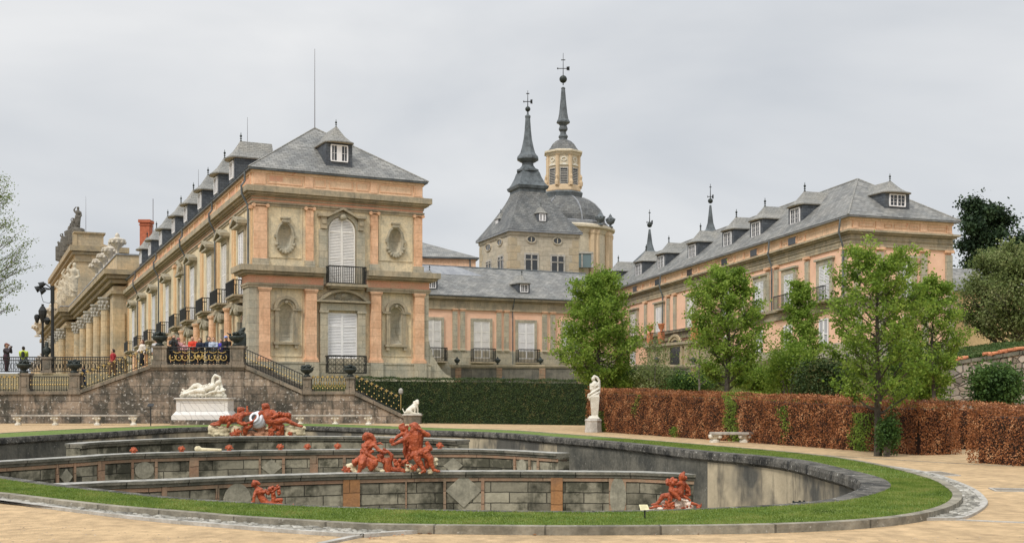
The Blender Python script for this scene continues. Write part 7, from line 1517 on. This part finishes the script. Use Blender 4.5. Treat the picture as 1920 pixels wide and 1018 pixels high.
def hedge(label, A_, B_, th, hA, hB, mat, core, dens, size, seed, lump=.10, patches=(), pmat=None, z0=SANDZ, group=None, back=True):
    A_ = Vector(A_); B_ = Vector(B_); d = (B_-A_).normalized(); nrm = Vector((d.y, -d.x)); L_ = (B_-A_).length
    t = thing('clipped_hedge', label, 'hedge', ((A_.x+B_.x)/2, (A_.y+B_.y)/2, z0), group)
    F = Frame(A_, d, nrm); i_ = .2; m = MB()
    m.hexa([F.p(i_, -i_, z0), F.p(L_-i_, -i_, z0), F.p(L_-i_, -th+i_, z0), F.p(i_, -th+i_, z0)], [F.p(i_, -i_, hA-i_), F.p(L_-i_, -i_, hB-i_), F.p(L_-i_, -th+i_, hB-i_), F.p(i_, -th+i_, hA-i_)]); m.build('core', core, t)
    rs = np.random.RandomState(seed); faces = [('f', L_, 1), ('t', L_, 1), ('l', th, 1), ('r', th, 1)]+([('b', L_, .4)] if back else []); Cs, Ns = [], []; e = np.array((*d, 0)); n3 = np.array((*nrm, 0)); o = np.array((A_.x, A_.y, 0)); up = np.array((0, 0, 1.))
    for kind, ln, dm in faces:
        hm = (hA+hB)/2-z0; area = ln*(th if kind == 't' else hm); n = int(area*dens*dm); a = rs.uniform(0, 1, n); b = rs.uniform(0, 1, n)
        if kind in 'fb': H = hA+(hB-hA)*a-z0; C_ = o+e*(a*L_)[:, None]+up*(z0+b*H)[:, None]+(0 if kind == 'f' else -n3*th); nn = n3 if kind == 'f' else -n3
        elif kind == 't': C_ = o+e*(a*L_)[:, None]-n3*(b*th)[:, None]+up*(hA+(hB-hA)*a)[:, None]; nn = up
        else: s = 0 if kind == 'l' else 1; H = (hA if s == 0 else hB)-z0; C_ = o+e*(s*L_)-n3*(a*th)[:, None]+up*(z0+b*H)[:, None]; nn = -e if s == 0 else e
        C_ = C_+nn*(lumpy(C_, 5, lump, np.random.RandomState(seed+1))+lumpy(C_, 1.4, lump*.8, np.random.RandomState(seed+2))+rs.normal(0, .03, n))[:, None]; Cs.append(C_); Ns.append(np.tile(nn, (n, 1)))
    Cc = np.concatenate(Cs); Nn = np.concatenate(Ns); org = np.array(ORG[t]); px = CX+Cc[:, 0]/Cc[:, 1]*FL; al = (Cc-o)@e; msk = np.zeros(len(Cc), bool)
    for (u0, u1, zlo, zhi) in patches: w2 = .18*np.sin(Cc[:, 2]*5+u0)+rs.normal(0, .12, len(Cc)); msk |= (al > u0+w2) & (al < u1+w2) & (Cc[:, 2] > zlo+w2) & (Cc[:, 2] < zhi)
    V, Q = leaf_mesh(Cc[~msk]-org, Nn[~msk], size, rs); np_mesh('foliage', V, Q, mat, parent=t)
    if msk.any(): V, Q = leaf_mesh(Cc[msk]-org, Nn[msk], size*1.2, rs); np_mesh('green_shoots', V, Q, pmat, parent=t)
    return t
GL_DARK = leafmat('dark_hedge_leaf', [(.014, .035, .008), (.032, .058, .014), (.055, .085, .022), (.15, .12, .045)], .15, 2.5)
RL = leafmat('copper_hedge_leaf', [(.045, .026, .014), (.21, .078, .03), (.41, .16, .058), (.72, .42, .22)], .2, 2.2)
GL = leafmat('spring_leaf', [(.06, .11, .016), (.15, .25, .032), (.27, .38, .06), (.42, .52, .13)], .5, 1.6)
GLM = leafmat('deep_leaf', [(.02, .05, .012), (.045, .095, .02), (.08, .15, .03), (.12, .2, .05)], .3, 1.2)
OL = leafmat('olive_leaf', [(.08, .11, .035), (.15, .20, .06), (.23, .27, .10), (.34, .34, .18)], .35, 1.0)
DK = leafmat('conifer_leaf', [(.008, .02, .009), (.018, .04, .016), (.035, .065, .024), (.06, .095, .035)], .05, .8)
BUD = leafmat('bud_leaf', [(.12, .18, .04), (.19, .26, .07), (.28, .34, .12)], .4, 1)
COREG = M('hedge_core', (.012, .022, .008), (.018, .03, .01), 3); CORER = M('copper_core', (.05, .02, .013), (.03, .02, .012), 3)
g = lambda px, Y: ((px-CX)*Y/FL, Y)
hedge('dark green clipped hedge below the pink gallery, between the stairs and the term statue', g(660, 78.6), g(1101, 69.8), 1.6, 2.88, 2.60, GL_DARK, COREG, 330, .085, 1, .10)
h1 = hedge('long red-brown beech hedge with green shoots, behind the term statue and the short bench', g(1101, 58.6), g(1722, 34.1), 1.5, 1.98, 1.42, RL, CORER, 850, .06, 2, .15, [(1.0, 2.2, -1, .9), (14.2, 15.0, .7, 3), (14.4, 15.2, -1, .8), (22.6, 23.6, -1, 1.1), (5.8, 6.1, .9, 1.7), (9.5, 10.3, -.1, .35), (18.4, 18.8, .2, 1.3)], GL)
hedge('short red-brown hedge seen through the gap, right of the nearest tree', g(1738, 38.5), g(2010, 36.0), 1.4, 1.41, 1.25, RL, CORER, 760, .055, 3, .13, [(0.0, .45, -1, 2)], GLM)
hedge('nearest red-brown hedge block at the right edge of the picture', g(1813, 30.3), g(2060, 26.5), 1.5, 1.30, 1.22, RL, CORER, 1050, .05, 4, .14)
# ------------------------------------------------------------------ trees
def tree(label, base, H, R_, prof, trunk_r, n_limb, leaves, size, mat, bark, seed, cat='tree', name='broadleaf_tree', group=None, clear=.22, up=.9, clump=.32, twig=8, lean=(0, 0), asym=1.0):
    rs = np.random.RandomState(seed); rg = random.Random(seed); base = Vector(base); t = thing(name, label, cat, base, group); m = MB(); tips = []
    npt = 9; tp = [base+Vector((lean[0]*(k/8)+rg.uniform(-1, 1)*trunk_r*.5, lean[1]*(k/8)+rg.uniform(-1, 1)*trunk_r*.5, H*.93*k/8)) for k in range(npt)]; tp[0] = base+Vector((0, 0, -.15)); m.tube(tp, [trunk_r*(1.15 if k == 0 else 1-.88*k/8) for k in range(npt)], 7)
    def tpos(f): x = f*8; i = min(7, int(x)); return tp[i].lerp(tp[i+1], x-i)
    for i in range(n_limb):
        f = clear+(1-clear)*(i+.5)/n_limb*.95; p = tpos(min(.99, f)); rad = R_*prof((f-clear)/(1-clear))*rg.uniform(.72, 1.12); a = i*2.4+rg.uniform(-.5, .5)
        rise = up*rad*rg.uniform(.7, 1.1)*(1-.25*f); d = Vector((math.cos(a)*asym, math.sin(a), 0)); pts = []; rad = max(rad, .15)
        for k in range(6): s = k/5; pts.append(p+d*rad*s+Vector((0, 0, rise*s**1.35*.75))+Vector((rg.uniform(-1, 1), rg.uniform(-1, 1), rg.uniform(-1, 1)))*rad*.05*(k > 0))
        r0 = trunk_r*.42*(1-.6*f); m.tube(pts, [r0*(1-.85*k/5) for k in range(6)], 5)
        for j in range(twig):
            s = .3+.7*(j+rg.random())/twig; q = pts[min(4, int(s*5))].lerp(pts[min(5, int(s*5)+1)], s*5-int(s*5)) if s < 1 else pts[-1]
            b = a+rg.choice((-1, 1))*rg.uniform(.4, 1.2); ln = rad*rg.uniform(.22, .42)+.12; e = q+Vector((math.cos(b)*asym, math.sin(b), rg.uniform(.3, 1.1)))*ln; m.tube([q, q.lerp(e, .5)+Vector((0, 0, ln*.06)), e], [r0*.32, r0*.22, r0*.1], 4, False)
            tips += [(q.lerp(e, .45), .8), (q.lerp(e, .75), .9), (e, 1.0)]
        tips.append((pts[-1], 1.0)); tips.append((pts[3], .6))
    for k in range(6): tips.append((tpos(.88+.02*k), .6)); 
    tips.append((tp[-1]+Vector((0, 0, H*.04)), .5))
    m.build('trunk', bark, t)
    T_ = np.array([tuple(p) for p, w_ in tips]); W2 = np.array([w_ for p, w_ in tips]); pr = W2*rs.uniform(.3, 1.4, len(W2)); pr /= pr.sum(); idx = rs.choice(len(T_), leaves, p=pr)
    C_ = T_[idx]+rs.normal(size=(leaves, 3))*clump*np.array((1, 1, .62))*(.6+.6*rs.uniform(size=(leaves, 1))); V, Q = leaf_mesh(C_-np.array(base), None, size, rs, .7); np_mesh('crown', V, Q, mat, parent=t); return t
oval_p = lambda f: max(.12, math.sin(math.pi*min(1, max(0, f*.86+.12)))**.8)
cone_p = lambda f: max(.08, (1-f)**.75*min(1, .55+f*2.5))
dome_p = lambda f: max(.15, math.sqrt(max(0, 1-(f*1.02-.3)**2/.55)))
HT = lambda py, Y, z0: EYE+(HY-py)*Y/FL-z0
z0 = .2
def tr(label, px, pyt, Y, hwpx, seed, n, leaves, size, prof=oval_p, mat=GL, bark=BARK, zb=0, **k):
    b = P(px, 0, Y); return tree(label, (b.x, Y, zb), HT(pyt, Y, zb), hwpx*Y/FL, prof, k.pop('tr', .12), n, leaves, size, mat, bark, seed, **k)
GRP = 'young spring-green trees behind the beech hedge'
tr('bushy bright green tree left of the right wing, just behind the white term statue', 1122, 488, 62, 84, 11, 46, 30000, .125, prof=lambda f: max(.10, (1-f)**.62*min(1, .6+f*2.2)), tr=.17, clump=.2, group=GRP, clear=.20)
tr('broad round-topped green tree with a dark trunk behind the hedge, left of the narrow tree', 1366, 482, 50, 64, 12, 36, 18000, .115, tr=.15, clump=.17, group=GRP, clear=.26, prof=lambda f: max(.12, math.sin(math.pi*min(1, f*.80+.20))**.7))
tr('narrow pointed green tree between two broader trees, in front of the right wing', 1500, 500, 54, 46, 13, 34, 13000, .115, prof=cone_p, tr=.12, clump=.17, group=GRP, clear=.18)
tr('nearest and largest green tree, its trunk standing in front of the hedge by the path', 1646, 448, 33.6, 84, 14, 44, 19000, .085, tr=.11, clump=.105, group=GRP, clear=.20, prof=lambda f: max(.16, math.sin(math.pi*min(1, f*.74+.20))**.55), zb=SANDZ, up=1.15)
tr('slim green tree half behind the nearest tree, in front of the right wing corner', 1748, 500, 44, 46, 15, 34, 12000, .10, tr=.10, clump=.14, group=GRP, clear=.30)
tr('thin young tree with few leaves beside the arched doorway', 1312, 560, 58, 22, 16, 16, 1300, .10, tr=.07, clump=.3, clear=.35, bark=BARKL, group=GRP)
tr('thin leggy sapling with yellowish leaves right of the bushy green tree', 1228, 620, 60, 20, 17, 14, 1500, .11, tr=.05, clump=.3, clear=.3, bark=BARKL, mat=OL, group=GRP)
tr('spreading olive-green flowering tree at the right edge above the rubble wall', 1902, 470, 56, 84, 18, 50, 36000, .12, prof=dome_p, mat=OL, tr=.22, clump=.22, clear=.16, zb=2.6, up=1.1)
tr('bare early-spring tree with fine budding twigs at the left edge', -66, 285, 84, 98, 19, 80, 16000, .13, prof=dome_p, mat=BUD, bark=BARKL, tr=.2, clump=.28, clear=.22, zb=3.2, twig=9, up=.8)
# dark conifer far right
Y = 120; t = tr('tall dark evergreen with clumped crown rising behind the right wing', 1842, 352, Y, 56, 20, 26, 42000, .30, prof=lambda f: max(.3, .78+.28*math.sin(9*f)-.3*f)*(1 if f < .82 else .5), mat=DK, bark=BARK, tr=.55, clump=.55, clear=.22, zb=4, up=.5, name='evergreen_tree')
tr('second dark evergreen cut by the right picture edge', 1925, 425, 118, 40, 21, 22, 14000, .42, prof=dome_p, mat=DK, tr=.5, clump=.9, clear=.3, zb=4, up=.5, name='evergreen_tree')
# shrubs
def shrub(label, px, pyt, pyb, Y, hw, mat, seed, leaves, size, name='shrub', flatk=1.0):
    c = P(px, pyb, Y); h = (pyb-pyt)*Y/FL; r = hw*Y/FL; t = thing(name, label, 'shrub', c); rg = random.Random(seed); rs = np.random.RandomState(seed); m = MB()
    ct = []
    for k in range(12): a = rg.uniform(0, 6.28); q = c+Vector((r*.8*rg.uniform(-1, 1), r*.5*math.sin(a), h*rg.uniform(.35, .85))); m.tube([c+Vector(((q.x-c.x)*.2, 0, -.3)), c.lerp(q, .5)+Vector((0, 0, h*.05)), q], [.04, .025, .012], 4); ct.append(tuple(q))
    m.build('stems', BARKL, t); ct = np.array(ct); idx = rs.randint(0, len(ct), leaves); C_ = ct[idx]+rs.normal(size=(leaves, 3))*np.array((r*.33, r*.3, h*.17)); C_[:, 2] = np.maximum(C_[:, 2], c.z); V, Q = leaf_mesh(C_-np.array(c), None, size, rs, .7); np_mesh('foliage', V, Q, mat, parent=t)
SH = [('tangled grey-green shrub below the arched doorway', 1240, 694, 745, 62, 42, OL, 9000), ('green shrub mass at the foot of the bushy tree, behind the hedge', 1160, 690, 742, 64, 44, GLM, 11000), ('low green shrub between the doorway and the round-topped tree', 1300, 700, 750, 60, 36, GLM, 7000), ('yellow-green shrub right of the round-topped tree trunk', 1420, 690, 752, 56, 36, GL, 8000), ('dark green rounded yew bush behind the hedge, left of the nearest tree', 1548, 684, 762, 48, 42, GL_DARK, 14000), ('leafy green shrub under the narrow tree', 1478, 640, 752, 52, 34, GL, 8000), ('green shrub behind the slim tree, beside the rubble wall', 1730, 690, 770, 46, 34, GL, 7000), ('bluish dark juniper in front of the rubble wall at the right', 1872, 698, 775, 40, 48, GLM, 16000), ('small shrub below the terrace wall, left of the doorway', 1345, 690, 745, 64, 30, OL, 6000), ('green undergrowth right under the nearest tree', 1700, 640, 760, 50, 42, GLM, 8000)]
for i, (lb, px, a, b, Y, hw, mt, n) in enumerate(SH): shrub(lb, px, a, b, Y, hw, mt, 40+i, n, .10)
c = g(1648, 33.5); shrub('low green sucker growth round the nearest tree trunk', 1662, 775, 852, 33.3, 20, GLM, 60, 3500, .07)
# rubble wall, tile coping and bank at the right
RUB = M('rubble', (.36, .29, .22), (.28, .25, .22), 1.5, rough=.95, bump=.6, fine=.15); nt_ = RUB.node_tree; b_ = nt_.nodes['Principled BSDF']; vo = N(nt_, 'ShaderNodeTexVoronoi', feature='DISTANCE_TO_EDGE'); vo.inputs['Scale'].default_value = 2.6; vc = N(nt_, 'ShaderNodeTexVoronoi'); vc.inputs['Scale'].default_value = 2.6; tcn = N(nt_, 'ShaderNodeTexCoord'); mp_ = N(nt_, 'ShaderNodeMapping'); mp_.inputs['Scale'].default_value = (1, 1.6, 1)
K = nt_.links.new; K(tcn.outputs['UV'], mp_.inputs[0]); K(mp_.outputs[0], vo.inputs['Vector']); K(mp_.outputs[0], vc.inputs['Vector']); r4 = N(nt_, 'ShaderNodeMapRange'); r4.inputs[2].default_value = .09; r4.inputs[3].default_value = .2; K(vo.outputs['Distance'], r4.inputs[0]); old = b_.inputs['Base Color'].links[0].from_socket; s1 = N(nt_, 'ShaderNodeVectorMath', operation='SCALE'); K(old, s1.inputs[0]); K(r4.outputs[0], s1.inputs['Scale'])
r5 = N(nt_, 'ShaderNodeMapRange'); r5.inputs[3].default_value = .6; r5.inputs[4].default_value = 1.5; sp = N(nt_, 'ShaderNodeSeparateXYZ'); K(vc.outputs['Color'], sp.inputs[0]); K(sp.outputs[0], r5.inputs[0]); s2_ = N(nt_, 'ShaderNodeVectorMath', operation='SCALE'); K(s1.outputs[0], s2_.inputs[0]); K(r5.outputs[0], s2_.inputs['Scale']); K(s2_.outputs[0], b_.inputs['Base Color'])
bp = N(nt_, 'ShaderNodeBump'); bp.inputs['Strength'].default_value = .8; bp.inputs['Distance'].default_value = .06; K(r4.outputs[0], bp.inputs['Height']); K(bp.outputs[0], b_.inputs['Normal'])
t = thing('rubble_wall', 'rough stone rubble retaining wall with a few broken roof tiles on top, right edge', 'garden wall', P(1830, 760, 46)); A_, B_ = Vector(g(1738, 50)), Vector(g(2010, 45)); F = Frame(A_, (B_-A_)); Lr = (B_-A_).length
za_, zb_ = P(1745, 692, 50).z, P(2010, 650, 45).z
m = MB(); m.hexa([F.p(0, 0, -.2), F.p(Lr, 0, -.2), F.p(Lr, -.6, -.2), F.p(0, -.6, -.2)], [F.p(0, 0, za_), F.p(Lr, 0, zb_), F.p(Lr, -.6, zb_), F.p(0, -.6, za_)]); m.build('wall', RUB, t)
m = MB(); q = lambda f, v, dz: F.p(Lr*f, v, za_+(zb_-za_)*f+dz)
for k in range(9): a, b = k/9+.003, (k+1)/9-.003; m.hexa([q(a, .06, .004), q(b, .06, .004), q(b, -.6, .004), q(a, -.6, .004)], [q(a, .06, .15), q(b, .06, .15), q(b, -.6, .17), q(a, -.6, .17)])
m.build('coping', TIERCAP, t); rg = random.Random(3); m = MB()
for k in range(34):
    f = rg.choice((rg.uniform(.12, .26), rg.uniform(.42, .66))); c = q(f, rg.uniform(-.4, 0), .18+rg.uniform(0, .08)); a = rg.uniform(-.4, .4); m.tube([c-Vector((.16, .05*a, 0)), c+Vector((.16, a*.2, .04))], [.07, .06], 6)
m.build('broken_tiles', TERRA, t)
m = MB(); bz = [(q(0, -.5, .0), q(1, -.5, .0))]
lo_ = [q(f, -.5, .12) for f in (0, .25, .5, .75, 1)]; hi = [Vector((p.x+1.5, p.y+16, 3.75+.12*i)) for i, p in enumerate(lo_)]
for i in range(4): m.face([lo_[i], lo_[i+1], hi[i+1], hi[i]])
m.build('grass_bank', EARTH, kind='structure'); 
rs = np.random.RandomState(77); n = 26000; i_ = rs.uniform(0, 1, n); j_ = rs.uniform(0, 1, n)**1.5*.6; lo3 = np.array([tuple(lo_[0]), tuple(lo_[-1])]); hi3 = np.array([tuple(hi[0]), tuple(hi[-1])]); C_ = (lo3[0]+(lo3[1]-lo3[0])*i_[:, None])*(1-j_[:, None])+(hi3[0]+(hi3[1]-hi3[0])*i_[:, None])*j_[:, None]; C_[:, 2] += rs.uniform(-.05, .18, n); V, Q = leaf_mesh(C_, None, .16, rs, .35); np_mesh('bank_grass', V, Q, leafmat('bank_grass_leaf', [(.04, .08, .02), (.08, .13, .035), (.15, .17, .06)], .3, 1), kind='stuff')
# iron fence by the house corner
t = MB(); Y = 70; z0, z1 = P(0, 672, Y).z-.3, P(0, 636, Y).z; xa, xb = P(1745, 0, Y).x, P(1800, 0, Y).x
for k in range(13): x = xa+(xb-xa)*k/12; t.tube([(x, Y, z0-.6), (x, Y, z1+.1*(k % 2))], .022, 4)
for z in (z0+.15, z1-.15): t.tube([(xa, Y, z), (xb, Y, z)], .025, 4)
t.build('iron_fence', M('rusty_iron', (.16, .09, .05), (.08, .06, .05), 5), None, label='short rusty iron fence at the foot of the right pavilion corner', cat='fence')
